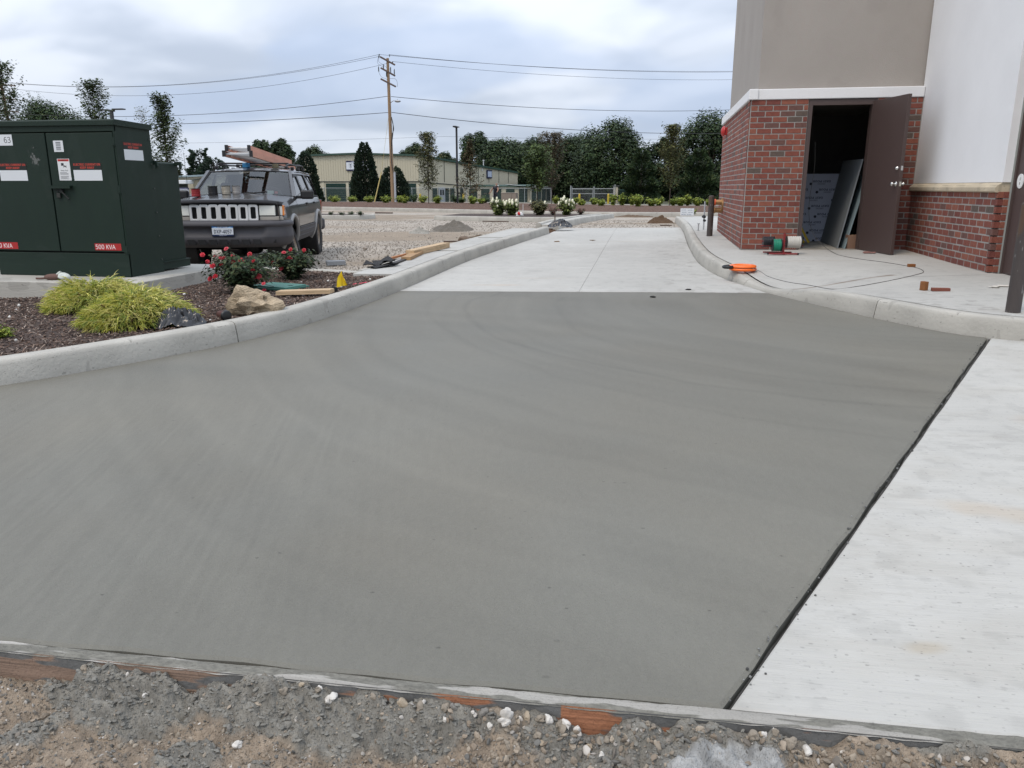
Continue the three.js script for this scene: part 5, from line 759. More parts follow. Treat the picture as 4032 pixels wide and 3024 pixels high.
// ================================================================ plants
const LEAF = [V(0, 0, 0), V(0.5, 0.10, 0.32), V(1, 0, 0), V(0.5, 0.10, -0.32)];
function leafMesh(name, mats, cols, parent) {        // every leaf is two real faces folded along its midrib
  const n = mats.length, pos = new Float32Array(n * 12), col = new Float32Array(n * 12), nor = new Float32Array(n * 12), idx = new Uint32Array(n * 6), v = V(0, 0, 0), u = V(0, 0, 0);
  for (let i = 0; i < n; i++) {
    u.set(0, 1, 0).transformDirection(mats[i]);
    for (let k = 0; k < 4; k++) { v.copy(LEAF[k]).applyMatrix4(mats[i]); const o = i * 12 + k * 3; pos[o] = v.x; pos[o + 1] = v.y; pos[o + 2] = v.z; nor[o] = u.x; nor[o + 1] = u.y; nor[o + 2] = u.z; col[o] = cols[i].r; col[o + 1] = cols[i].g; col[o + 2] = cols[i].b; }
    idx.set([i * 4, i * 4 + 1, i * 4 + 2, i * 4, i * 4 + 2, i * 4 + 3], i * 6);
  }
  const g = new THREE.BufferGeometry(); g.setAttribute('position', new THREE.BufferAttribute(pos, 3)); g.setAttribute('normal', new THREE.BufferAttribute(nor, 3)); g.setAttribute('color', new THREE.BufferAttribute(col, 3)); g.setIndex(new THREE.BufferAttribute(idx, 1));
  return part(name, g, mLeaf, parent);
}
const mLeaf = mat({ vertexColors: true, roughness: 0.75, transmission: 0.25, thickness: 0, specularIntensity: 0.4 });
function tone(pal, r, jit = 0.35) { const c = pal[Math.floor(r() * pal.length)], k = 1 - jit / 2 + jit * r(); return lin(c[0] * k, c[1] * k, c[2] * k); }
const bark = mat({ map: every(T.mottle, 0.8), c: [0.085, 0.066, 0.052], roughness: 0.95, bumpMap: every(T.rough, 0.3), bumpScale: 0.02 });
// a broad crown: clumps of leaf sprays round a set of boughs
function broadTree(name, label, x, d, h, w, seed, pal, o = {}) {
  const r = rng(seed), y0 = G(x, d) - 0.1, t = thing(name, label, 'tree', [x, y0, -d], 0, o.group);
  const H = h + 0.1, cb = H * (o.low ?? 0.12), ch = H - cb, trunk = [], limbs = [];
  const tr = Math.max(0.05, H * 0.022); trunk.push(rod(V(0, 0, 0), V(0.05 * H * (r() - 0.5), H * 0.55, 0), tr, tr * 0.55, 8));
  const clumps = [], nC = o.clumps ?? 46;
  for (let i = 0; i < nC; i++) {
    const a = r() * 6.283, v = (i + 0.5) / nC, up = 1 - 2 * v, ring = Math.sqrt(1 - up * up), rr = 0.60 + 0.34 * r(), wob = 0.82 + 0.36 * fbm(Math.cos(a) * 1.4 + seed, up * 1.6 + Math.sin(a) * 1.4, 2);
    const c = V(Math.cos(a) * ring * w / 2 * rr * wob, cb + ch * (0.5 + 0.46 * up * wob), Math.sin(a) * ring * w / 2 * rr * wob);
    clumps.push([c, (o.clump ?? 0.17) * Math.min(w, ch) * (0.75 + 0.6 * r())]); if (i % 3 === 0) limbs.push(rod(V(0, H * (0.18 + 0.3 * r()), 0), c, tr * 0.4, tr * 0.1, 5));
  }
  part('trunk', [...trunk, ...limbs], bark, t);
  const mats = [], cols = [], per = Math.round((o.leaves ?? 5200) / nC), ls = (o.leaf ?? 0.34), q = new THREE.Quaternion(), S = V(1, 1, 1), m = new THREE.Matrix4();
  for (const [c, cr] of clumps) {
    const hue = r();
    for (let k = 0; k < per; k++) {
      const dir = V(r() * 2 - 1, r() * 2 - 1, r() * 2 - 1); if (dir.lengthSq() < 0.01) continue; dir.normalize();
      const p = c.clone().addScaledVector(dir, cr * Math.pow(r(), 0.4) * V(1.15, 0.8, 1.15).length() / 1.8); p.y = Math.max(0.03 * H, p.y);
      const nrm = dir.clone().multiplyScalar(0.8).add(V(r() - 0.5, 0.5 + r() * 0.6, r() - 0.5)).normalize();
      q.setFromUnitVectors(V(0, 1, 0), nrm).multiply(new THREE.Quaternion().setFromAxisAngle(V(0, 1, 0), r() * 6.3));
      const s = ls * (0.6 + 0.8 * r()); S.set(s, s, s); mats.push(m.clone().compose(p, q, S)); cols.push(tone(pal, r, 0.5).multiplyScalar(0.72 + 0.62 * hue));
    }
  }
  leafMesh('crown', mats, cols, t); return t;
}
// a cone or column of upswept sprays (thuja, cypress, cedar)
function coneTree(name, label, x, d, h, w, seed, pal, o = {}) {
  const r = rng(seed), t = thing(name, label, 'tree', [x, G(x, d) - 0.05, -d], 0, o.group), mats = [], cols = [], q = new THREE.Quaternion(), m = new THREE.Matrix4(), S = V(1, 1, 1);
  part('trunk', rod(V(0, 0, 0), V(0, h * 0.9, 0), w * 0.045, w * 0.008, 8), bark, t);
  const N = o.leaves ?? 5200, ls = o.leaf ?? 0.24, prof = o.prof ?? ((v) => Math.pow(1 - v, 0.72) * (0.72 + 0.28 * sstep(0, 0.16, v)));
  for (let i = 0; i < N; i++) {
    const v = 1 - Math.pow(1 - r(), 0.62), a = r() * 6.283, lump = 0.74 + 0.52 * fbm(Math.cos(a) * 2.1 + seed, v * (o.freq ?? 8) + Math.sin(a) * 2.1, 3), rad = w / 2 * prof(v) * lump * (0.72 + 0.3 * Math.pow(r(), 0.5)) + 0.02;
    const dir = V(Math.cos(a), 0, Math.sin(a)), p = V(dir.x * rad, v * h * 0.98 + 0.03, dir.z * rad);
    const fwd = dir.clone().multiplyScalar(0.9).add(V((r() - 0.5) * 0.9, (o.lift ?? 0.7) * (0.4 + r()), (r() - 0.5) * 0.9)).normalize();
    q.setFromUnitVectors(V(1, 0, 0), fwd).multiply(new THREE.Quaternion().setFromAxisAngle(V(1, 0, 0), r() * 6.3));
    const s = ls * (0.55 + 0.8 * r()); S.set(s, s, s * 0.9); mats.push(m.clone().compose(p, q, S)); cols.push(tone(pal, r, 0.5));
  }
  leafMesh('crown', mats, cols, t); return t;
}
// a slim young tree: leader, rising branches and loose leaves
function youngTree(name, label, x, d, h, w, seed, pal, o = {}) {
  const r = rng(seed), t = thing(name, label, 'tree', [x, G(x, d) + (o.lift ?? 0.08), -d], 0, o.group), wood = [], mats = [], cols = [], q = new THREE.Quaternion(), m = new THREE.Matrix4(), S = V(1, 1, 1);
  const tr = o.tr ?? 0.035; wood.push(rod(V(0, -0.1, 0), V(0.03, h * 0.5, 0), tr, tr * 0.7, 7), rod(V(0.03, h * 0.5, 0), V(0, h * 0.97, 0), tr * 0.7, tr * 0.15, 6));
  const nb = o.branches ?? 46, b0 = o.b0 ?? 0.2;
  for (let i = 0; i < nb; i++) {
    const v = b0 + (0.97 - b0) * Math.pow((i + r()) / nb, 0.9), a = i * 2.4 + r(), k = (v - b0) / (1 - b0), len = w / 2 * (o.prof ? o.prof(k) : Math.pow(Math.max(0, 1 - k), 0.65) * (0.5 + 0.5 * sstep(0, 0.2, k))) * (0.7 + 0.6 * r()) + 0.06;
    const st = V(0, v * h, 0), dir = V(Math.cos(a), (o.rise ?? 1.1) * (0.7 + 0.5 * r()), Math.sin(a)).normalize(), L = len / Math.max(0.3, Math.hypot(dir.x, dir.z)), en = st.clone().addScaledVector(dir, L); if (en.y > h) en.y = h;
    wood.push(rod(st, en, tr * 0.22, tr * 0.06, 4));
    const nl = Math.round((o.leaves ?? 1500) / nb);
    for (let j = 0; j < nl; j++) {
      if (r() > (o.dense ?? 1)) continue;
      const tt = 0.15 + 0.95 * r(), p = st.clone().lerp(en, tt).add(V(r() - 0.5, r() - 0.5, r() - 0.5).multiplyScalar(o.spread ?? 0.22));
      const nrm = V(r() - 0.5, 0.3 + r() * 0.5, r() - 0.5).add(dir.clone().multiplyScalar(0.3)).normalize();
      q.setFromUnitVectors(V(0, 1, 0), nrm).multiply(new THREE.Quaternion().setFromAxisAngle(V(0, 1, 0), r() * 6.3)); const s = (o.leaf ?? 0.11) * (0.6 + 0.8 * r()); S.set(s, s, s); mats.push(m.clone().compose(p, q, S)); cols.push(tone(pal, r, 0.6));
    }
  }
  part('trunk', wood, o.bark ?? bark, t); if (mats.length) leafMesh('crown', mats, cols, t); return t;
}
// a low bush of stems and leaves, optionally with flower heads
function bush(name, label, x, y, d, h, w, seed, pal, o = {}) {
  const r = rng(seed), t = thing(name, label, o.cat ?? 'shrub', [x, y, -d], 0, o.group), stems = [], mats = [], cols = [], q = new THREE.Quaternion(), m = new THREE.Matrix4(), S = V(1, 1, 1), tips = [];
  for (let i = 0; i < (o.stems ?? 16); i++) {
    const a = i * 2.4 + r(), ln = 0.35 + 0.65 * Math.sqrt(r()), en = V(Math.cos(a) * w / 2 * ln * 0.92, h * (0.55 + 0.45 * r()) * (1 - 0.35 * ln * ln) + h * 0.08, Math.sin(a) * w / 2 * ln * 0.92), mid = V(en.x * 0.35, en.y * 0.55, en.z * 0.35);
    stems.push(rod(V(0, 0, 0), mid, (o.sr ?? 0.006), (o.sr ?? 0.006) * 0.7, 5), rod(mid, en, (o.sr ?? 0.006) * 0.7, (o.sr ?? 0.006) * 0.3, 5)); tips.push(en);
    const nl = Math.round((o.leaves ?? 900) / (o.stems ?? 16));
    for (let k = 0; k < nl; k++) { const tt = Math.pow(r(), 0.75), p = (tt < 0.5 ? V(0, 0, 0).lerp(mid, 0.2 + tt * 1.6) : mid.clone().lerp(en, (tt - 0.5) * 2.1)).add(V(r() - 0.5, r() - 0.5, r() - 0.5).multiplyScalar((o.spread ?? 0.3) * w * 0.6)); p.y = Math.max(p.y, 0.02 * h); const nrm = V(p.x / w + (r() - 0.5) * 0.8, 0.5 + 0.5 * r(), p.z / w + (r() - 0.5) * 0.8).normalize(); q.setFromUnitVectors(V(0, 1, 0), nrm).multiply(new THREE.Quaternion().setFromAxisAngle(V(0, 1, 0), r() * 6.3)); const s = (o.leaf ?? 0.04) * (0.6 + 0.8 * r()); S.set(s, s, s); mats.push(m.clone().compose(p, q, S)); cols.push(tone(pal, r, 0.5)); }
  }
  part('stems', stems, bark, t); leafMesh('foliage', mats, cols, t); return { t, tips, r };
}
const GREEN = { dark: [[0.030, 0.055, 0.022], [0.040, 0.068, 0.025], [0.024, 0.046, 0.022], [0.052, 0.075, 0.028]], wood: [[0.030, 0.055, 0.020], [0.042, 0.070, 0.024], [0.058, 0.080, 0.029], [0.024, 0.046, 0.021]], olive: [[0.11, 0.115, 0.042], [0.085, 0.10, 0.036], [0.14, 0.125, 0.05], [0.065, 0.075, 0.03]], fresh: [[0.20, 0.26, 0.035], [0.26, 0.31, 0.045], [0.14, 0.20, 0.035], [0.32, 0.35, 0.06]], pine: [[0.018, 0.036, 0.022], [0.025, 0.045, 0.024], [0.032, 0.050, 0.025]], mid: [[0.055, 0.095, 0.030], [0.075, 0.115, 0.035], [0.045, 0.078, 0.030]] };

// ---------------------------------------------------------------- gold-thread cypress
function goldThread(label, x, d, w, h, seed, n, dz = 1) {
  const r = rng(seed), t = thing('golden_shrub', label, 'shrub', [x, G(x, d) + 0.13, -d], r(), 'golden thread-leaf shrubs'), pos = [], col = [], idx = [], wood = [];
  const strand = (p0, dir, len, w0, c, droop) => {
    const k = 4; let p = p0.clone(), v = dir.clone(); const base = pos.length / 3; const sd = V(-v.z, 0.2 * (r() - 0.5), v.x).normalize();
    for (let i = 0; i <= k; i++) { const ww = w0 * (1 - 0.75 * i / k); const up = v.clone().cross(sd).normalize(); for (const [a, b] of [[1, 0], [-0.5, 0.8], [-0.5, -0.8]]) { pos.push(p.x + sd.x * a * ww + up.x * b * ww, p.y + sd.y * a * ww + up.y * b * ww, p.z + sd.z * a * ww + up.z * b * ww); const kk = i === k ? 1.15 : 1; col.push(c.r * kk, c.g * kk, c.b * kk); } p.addScaledVector(v, len / k); v.y -= droop / k; v.x += (r() - 0.5) * 0.35; v.z += (r() - 0.5) * 0.35; v.normalize(); if (p.y < 0.01) p.y = 0.01; }
    for (let i = 0; i < k; i++) for (let e = 0; e < 3; e++) { const a = base + i * 3 + e, b = base + i * 3 + (e + 1) % 3; idx.push(a, b, a + 3, b, b + 3, a + 3); }
    return p;
  };
  const pal = [[0.46, 0.45, 0.055], [0.33, 0.37, 0.045], [0.56, 0.52, 0.10], [0.21, 0.28, 0.035], [0.66, 0.60, 0.19]];
  for (let i = 0; i < n; i++) {
    const a = r() * 6.283, v = Math.pow(r(), 0.55), lump = 0.78 + 0.44 * fbm(Math.cos(a) * 1.7 + seed, Math.sin(a) * 1.7 + v * 2, 2), el = (1 - v) * 1.5, rad = w / 2 * Math.cos(el * 0.95) * lump * (0.55 + 0.40 * r()), y = h * (0.14 + 0.86 * Math.sin(el)) * lump * (0.55 + 0.42 * r());
    const p = V(Math.cos(a) * rad * 0.9, Math.max(0.02, y), Math.sin(a) * rad * 0.9 * dz), c = tone(pal, r, 0.4), out = V(Math.cos(a) * (0.7 + 0.3 * v), 0.32 - 0.30 * v + 0.6 * (r() - 0.5), Math.sin(a) * (0.7 + 0.3 * v) * dz).add(V(r() - 0.5, 0, r() - 0.5)).normalize();
    const L = 0.05 + 0.09 * r(); strand(p, out, L, 0.0046, c, 0.9 + 0.8 * r());
    for (let k = 0; k < 3; k++) strand(p.clone().addScaledVector(out, L * (0.15 + 0.5 * r())), out.clone().add(V(r() - 0.5, (r() - 0.5) * 0.6, r() - 0.5)).normalize(), L * (0.4 + 0.3 * r()), 0.0036, c, 0.8);
  }
  for (let i = 0; i < 26; i++) { const a = i * 2.4, e = V(Math.cos(a) * w * 0.36, h * (0.35 + 0.4 * r()), Math.sin(a) * w * 0.36 * dz); wood.push(rod(V(0, 0, 0), e, 0.009, 0.004, 5)); }
  part('stems', wood, mat({ c: [0.14, 0.075, 0.04], roughness: 0.9 }), t);
  const g = buf(pos, idx); g.setAttribute('color', new THREE.Float32BufferAttribute(col, 3)); part('foliage', g, mat({ vertexColors: true, roughness: 0.8, transmission: 0.15, thickness: 0 }), t); return t;
}
goldThread('golden thread-leaf shrub close behind the kerb, the nearer one', -4.28, 5.92, 0.92, 0.30, 3, 3300, 0.85);
goldThread('golden thread-leaf shrub near the concrete pad, the farther one', -5.32, 6.78, 1.06, 0.26, 4, 3300, 0.75);
bush('green_tuft', 'small green sprig of a plant by the left picture edge', -5.02, G(-5, 5.2) + 0.13, 5.25, 0.10, 0.24, 91, GREEN.fresh, { leaves: 500, leaf: 0.03, stems: 14, sr: 0.003 });

// ---------------------------------------------------------------- rose bushes with red blooms
{
  const redM = [mat({ c: [0.50, 0.012, 0.028], roughness: 0.6 }), mat({ c: [0.40, 0.010, 0.022], roughness: 0.6 }), mat({ c: [0.55, 0.05, 0.07], roughness: 0.6 })];
  const bloomGeo = (seed) => { const r = rng(seed), l = []; for (let ring = 0; ring < 3; ring++) for (let k = 0; k < 6; k++) { const a = k * 1.047 + ring * 0.5, tilt = 0.35 + ring * 0.38; const g = new THREE.SphereGeometry(1, 7, 5, 0, 6.283, 0, 1.25).scale(0.55, 0.22, 0.5); g.rotateX(-tilt + 0.2 * r()); g.translate(0, 0.12 * ring, 0.55 - 0.16 * ring); g.rotateY(a); l.push(g); } return merge(l); };
  const blooms = [1, 2, 3].map(bloomGeo);
  const rose = (label, x, d, h, w, seed, spots) => {
    const y = G(x, d) + 0.14, b = bush('rose_bush', label, x, y, d, h, w, seed, [[0.040, 0.070, 0.028], [0.055, 0.085, 0.033], [0.030, 0.052, 0.024], [0.075, 0.085, 0.035]], { leaves: 3600, leaf: 0.044, stems: 34, sr: 0.0045, group: 'red rose bushes', spread: 0.26 });
    for (const [dx, dy, dz, s] of spots) { const m = part('flower', blooms[Math.floor(b.r() * 3)], redM[Math.floor(b.r() * 3)], b.t); m.position.set(dx, dy, dz); m.rotation.set(0.6 + (b.r() - 0.5) * 1.2, b.r() * 6, (b.r() - 0.5) * 1.2); m.scale.setScalar(s); part('stalk', rod(V(0, 0, 0), V(0, -0.12 / s, 0).applyEuler(new THREE.Euler(-m.rotation.x, 0, 0)), 0.0028 / s, 0.0028 / s, 4), bark, m); }
  };
  rose('bigger rose bush full of red blooms beside the concrete pad', -4.33, 7.78, 0.44, 0.82, 21, [[-0.413, 0.403, 0.032, 0.0285], [-0.248, 0.388, 0.061, 0.0292], [-0.158, 0.385, 0.118, 0.0228], [-0.200, 0.363, -0.017, 0.0320], [-0.060, 0.399, 0.037, 0.0248], [0.116, 0.372, 0.199, 0.0276], [0.011, 0.344, 0.164, 0.0277], [-0.153, 0.308, 0.121, 0.0238], [-0.255, 0.297, 0.120, 0.0324], [0.093, 0.339, 0.095, 0.0309], [0.221, 0.358, 0.128, 0.0228], [0.196, 0.426, 0.147, 0.0291], [0.033, 0.260, 0.046, 0.0224], [0.230, 0.262, 0.170, 0.0277], [-0.224, 0.188, 0.138, 0.0325], [-0.285, 0.162, 0.137, 0.0331], [0.194, 0.173, 0.067, 0.0316], [0.243, 0.190, 0.078, 0.0332], [0.339, 0.126, 0.173, 0.0232], [0.253, 0.036, 0.010, 0.0246], [-0.038, 0.483, 0.192, 0.0272], [-0.310, 0.339, 0.118, 0.0256]]);
  rose('smaller rose bush with red blooms by the rear kerb', -4.33, 9.0, 0.38, 0.66, 22, [[0.041, 0.367, 0.092, 0.0266], [0.195, 0.356, 0.057, 0.0290], [-0.084, 0.246, 0.109, 0.0329], [-0.001, 0.266, 0.130, 0.0331], [0.059, 0.270, 0.168, 0.0339], [-0.184, 0.214, 0.128, 0.0240], [-0.062, 0.148, 0.169, 0.0336], [-0.007, 0.335, 0.179, 0.0288]]);
}
// ---------------------------------------------------------------- rock, cup, bag, board, lid, flag
{
  const rk = rockGeo(205, 4, 0.72, 0.26, 0.17, 0.17); const rt = colorTex(256, 256, (u, v) => { const n = fbmT(u * 6, v * 14, 5, 84), k = 0.55 + 0.9 * n; return [0.45 * k, 0.355 * k, 0.24 * k]; });
  { const p = rk.attributes.position, u = new Float32Array(p.count * 2); for (let i = 0; i < p.count; i++) { u[i * 2] = p.getX(i) * 1.2 + p.getZ(i); u[i * 2 + 1] = p.getY(i) * 2 + p.getZ(i) * 0.6; } rk.setAttribute('uv', new THREE.BufferAttribute(u, 2)); }
  const o = tag(part('boulder', rk, mat({ map: every(rt, 0.4), roughness: 0.92, bumpMap: every(T.rough, 0.25), bumpScale: 0.02 })), 'tan layered boulder in the mulch by the kerb', 'rock'); o.position.set(-3.53, G(-3.53, 6.5) + 0.23, -6.5); o.rotation.set(0.05, 0.3, -0.12);
  const cup = thing('paper_cup', 'brown paper coffee cup with a black lid lying against the boulder', 'cup', [-3.60, G(-3.60, 6.13) + 0.182, -6.13], -0.6);
  const ct = canvasTex(256, 128, (c, w, h) => { c.fillStyle = '#4a2a24'; c.fillRect(0, 0, w, h); c.strokeStyle = '#b9a79c'; c.lineWidth = 6; for (const x of [40, 150]) { c.beginPath(); c.arc(x, 64, 26, 0.6, 5.6); c.stroke(); c.beginPath(); c.arc(x, 64, 12, 0, 5); c.stroke(); } });
  part('cup_body', (() => { const g = new THREE.CylinderGeometry(0.044, 0.032, 0.115, 28, 1); g.rotateZ(-Math.PI / 2); return g.translate(-0.03, 0, 0); })(), mat({ map: ct, roughness: 0.7 }), cup);
  part('lid', lathe([[0, 0.016], [0.036, 0.016], [0.040, 0.010], [0.047, 0.008], [0.048, -0.004], [0.045, -0.006]], 28).rotateZ(-Math.PI / 2).translate(0.03, 0, 0), mat({ c: [0.012, 0.012, 0.013], roughness: 0.35 }), cup);
  const bag = (name, label, x, d, off, sx, sz, hh, seed, ry) => { const r = rng(seed); const g = patch(46, 34, (u, v) => { const a = 2 * u - 1, b = 2 * v - 1, e = clamp(1 - Math.pow(Math.hypot(a, b) / 1.15, 2)), n = 1 - Math.abs(2 * fbm(a * 2.4 + seed, b * 2.4, 3) - 1), f = 1 - Math.abs(2 * fbm(a * 6 + seed, b * 6 + 9, 3) - 1); return [a * sx * (1 - 0.2 * fbm(b * 3 + seed, 2, 2)) + 0.02 * f, Math.max(0.004, hh * e * (0.25 + 1.15 * n * n) + 0.03 * (f - 0.6) * (0.3 + e)), b * sz * (1 - 0.25 * fbm(a * 3, seed, 2))]; }); const m = tag(part(name, g, mat({ c: [0.012, 0.012, 0.014], roughness: 0.28, clearcoat: 0.4 })), label, 'bag'); m.position.set(x, G(x, d) + off, -d); m.rotation.y = ry; return m; };
  bag('plastic_bag', 'crumpled black plastic bag on the mulch beside the golden shrub', -3.83, 5.80, 0.14, 0.24, 0.13, 0.125, 6, 0.25);
  bag('plastic_sheet', 'black plastic sheeting draped over the break in the kerb', -2.42, 20.7, 0.09, 0.34, 0.22, 0.16, 16, 0.1);
  const wm = mat({ map: every(T.wood, 0.25, 1.1), roughness: 0.85 }), wm2 = mat({ map: every(T.wood, 0.25, 1.1), c: [0.72, 0.62, 0.52], roughness: 0.85 });
  const plank = (label, a, b, w, h, m = wm) => { const A = V(a[0], G(a[0], a[1]) + a[2] + h / 2, -a[1]), B = V(b[0], G(b[0], b[1]) + b[2] + h / 2, -b[1]); const g = beam(A, B, w, h); const p = g.attributes.position, u = g.attributes.uv; const ax = B.clone().sub(A).normalize(); for (let i = 0; i < p.count; i++) { const q = V(p.getX(i), p.getY(i), p.getZ(i)).sub(A); u.setXY(i, (p.getX(i) * ax.z - p.getZ(i) * ax.x) + p.getY(i) * 0.7, q.dot(ax)); } return tag(part('timber', g, m), label, 'timber'); };
  plank('pale timber offcut lying in the mulch behind the boulder', [-3.84, 7.62, 0.15], [-3.26, 7.66, 0.165], 0.14, 0.04);
  plank('loose timber length lying on the narrow walk, the far one', [-3.66, 11.65, 0.173], [-3.50, 13.2, 0.173], 0.14, 0.085);
  plank('low timber length lying on the narrow walk, the near one', [-3.52, 11.0, 0.173], [-3.62, 12.0, 0.173], 0.14, 0.045, wm2);
  plank('thin orange lath beside the black felt pieces', [-3.80, 10.7, 0.175], [-3.72, 11.9, 0.18], 0.03, 0.03, mat({ c: [0.45, 0.19, 0.08], roughness: 0.8 }));
  plank('dark wet lath lying on the narrow walk', [-3.52, 10.45, 0.172], [-3.56, 11.25, 0.172], 0.07, 0.02, mat({ c: [0.035, 0.03, 0.027], roughness: 0.7 }));
  const felt = mat({ c: [0.022, 0.021, 0.021], roughness: 0.9, bumpMap: every(T.rough, 0.1), bumpScale: 0.004 });
  const ft = (label, x, d, y, w, l, ry, rz) => { const g = patch(10, 10, (u, v) => { const a = u - 0.5, b = v - 0.5; return [a * w, 0.012 * Math.sin(a * 5 + b * 3) + 0.01 * (fbm(a * 4, b * 4, 2) - 0.5), b * l]; }); const g2 = g.clone().translate(0, -0.012, 0); const m = tag(part('felt_piece', [g, g2], felt), label, 'felt'); m.position.set(x, G(x, d) + y, -d); m.rotation.set(0.05, ry, rz); };
  ft('black felt piece propped on the others at the walk end', -3.63, 10.33, 0.235, 0.24, 0.34, 0.6, 0.22); ft('black felt strip lying lowest at the walk end', -3.55, 10.12, 0.195, 0.18, 0.46, -0.5, 0.02); ft('small mossy felt offcut on top of the felt stack', -3.50, 10.22, 0.25, 0.15, 0.2, -0.2, 0.08); ft('black felt piece hanging over the outer edging', -3.78, 10.28, 0.205, 0.2, 0.3, 0.2, -0.1);
  // valve lid
  const lid = thing('valve_box_lid', 'green plastic valve box lid set in the mulch', 'valve box', [-4.12, G(-4.12, 8.2) + 0.150, -8.2], -0.28); const gp = mat({ c: [0.055, 0.17, 0.135], roughness: 0.6, bumpMap: every(T.grain, 0.1), bumpScale: 0.002 });
  part('lid', rb(0.50, 0.03, 0.34, 0.01, 0, 0.012, 0), gp, lid); part('rim', [bx(0.54, 0.02, 0.02, 0, 0.0, 0.185), bx(0.54, 0.02, 0.02, 0, 0.0, -0.185), bx(0.02, 0.02, 0.35, 0.26, 0.0, 0), bx(0.02, 0.02, 0.35, -0.26, 0.0, 0)], gp, lid); part('finger_slot', bx(0.06, 0.004, 0.02, 0.17, 0.028, 0), felt, lid);
  const fl = thing('marker_flag', 'yellow utility marker flag in the mulch', 'flag', [-3.38, G(-3.38, 8.22) + 0.13, -8.22]);
  part('wire', rod(V(0, 0, 0), V(0.012, 0.20, 0), 0.0015), felt, fl); part('cloth', patch(10, 8, (u, v) => { const x = lerp(-0.062, 0.075, u), top = 0.20 - Math.abs(u - 0.42) * 0.16, y = lerp(0.015 + 0.03 * u, top, v); return [x * (0.35 + 0.65 * (1 - v * 0.7)), y, 0.02 * Math.sin(u * 7 + v * 2)]; }), mat({ c: [0.78, 0.55, 0.01], roughness: 0.55 }), fl);
  tag(part('survey_paint', (() => { const g = patch(30, 2, (u, v) => { const x = lerp(-3.32, -3.20, u), d = lerp(8.40, 8.62, u) + (v - 0.5) * 0.035 * (0.5 + fbm(u * 9, 3, 2)); return [x, G(x, d) + 0.152 + 0.014 * fbm(u * 20, v * 3, 2), -d]; }); return g; })(), mat({ c: [0.75, 0.06, 0.12], roughness: 0.8 })), 'short streak of pink survey marking on the mulch', 'marking');
  const capb = tag(part('sprinkler_cap', [cy(0.035, 0.04, 0.05, 0, 0.025, 0, 16), cy(0.02, 0.02, 0.012, 0, 0.055, 0, 12)], felt), 'small black sprinkler cap beside the timber offcut', 'sprinkler'); capb.position.set(-3.36, G(-3.36, 7.95) + 0.13, -7.95);
  const pv = tag(part('paver_block', rb(0.30, 0.07, 0.19, 0.006).rotateY(0.5), mat({ c: [0.25, 0.265, 0.28], roughness: 0.9, map: every(T.mottle, 0.5), bumpMap: every(T.rough, 0.2), bumpScale: 0.003 })), 'blue-grey paver block lying in the stone lot', 'block'); pv.position.set(-5.06, G(-5.06, 12.1) + 0.025, -12.1);
}
// ================================================================ planting on the islands and the far berm
for (const [x, d, i, lab] of [[-12.91, 30.66, 0, 'first dark low plant on the small island, nearest the car'], [-12.50, 30.75, 1, 'second dark low plant on the small island'], [-12.22, 31.07, 2, 'third dark low plant on the small island'], [-11.83, 31.10, 3, 'last dark low plant on the small island tip']]) bush('low_plant', lab, x, G(x, d) + 0.12, d, 0.19, 0.30, 120 + i, GREEN.dark, { leaves: 260, leaf: 0.055, stems: 9, sr: 0.004, group: 'low plants on the island' });
{
  const cream = mat({ c: [0.72, 0.70, 0.52], roughness: 0.85 }), pan = rockGeo(300, 1, 0.5, 0.042, 0.062, 0.042);
  const hyd = (label, x, d, h, w, seed, nf, pal) => { const b = bush('hydrangea', label, x, G(x, d) + 0.12, d, h * 0.92, w, seed, pal ?? [[0.14, 0.18, 0.045], [0.18, 0.21, 0.06], [0.09, 0.12, 0.035]], { leaves: 2400, leaf: 0.085, stems: 30, sr: 0.006, spread: 0.42, group: 'hydrangeas on the island' }); for (let k = 0; k < nf; k++) { const e = b.tips[k % b.tips.length], m = part('flower', pan, cream, b.t); const s = 0.7 + 0.55 * b.r(); m.position.set(e.x * 1.02 + (b.r() - 0.5) * 0.08, Math.min(h, e.y + 0.05 + 0.06 * b.r()), e.z + 0.06); m.scale.set(s, s, s); m.rotation.z = (b.r() - 0.5) * 0.5; } };
  hyd('white hydrangea with many blooms at the outer island corner', -6.06, 31.0, 0.70, 0.72, 131, 20); hyd('white hydrangea second along the island kerb', -5.53, 31.0, 0.70, 0.66, 132, 16);
  hyd('browned hydrangea nearly without blooms in the island middle', -4.43, 30.9, 0.66, 0.72, 133, 3, [[0.10, 0.085, 0.035], [0.07, 0.08, 0.03], [0.12, 0.12, 0.04]]); hyd('white hydrangea with tall blooms near the lane', -3.35, 30.8, 0.70, 0.70, 134, 20);
  bush('red_leaf_shrub', 'dark red-leaved shrub between the hydrangeas', -3.87, G(-3.87, 30.8) + 0.12, 30.8, 0.40, 0.46, 135, [[0.14, 0.02, 0.022], [0.08, 0.03, 0.02], [0.05, 0.055, 0.02]], { leaves: 520, leaf: 0.05, stems: 14 });
  bush('red_leaf_shrub', 'dark red-leaved shrub at the lane end of the island', -2.78, G(-2.78, 30.7) + 0.12, 30.7, 0.32, 0.44, 136, [[0.10, 0.03, 0.022], [0.05, 0.06, 0.022]], { leaves: 420, leaf: 0.05, stems: 14 });
}
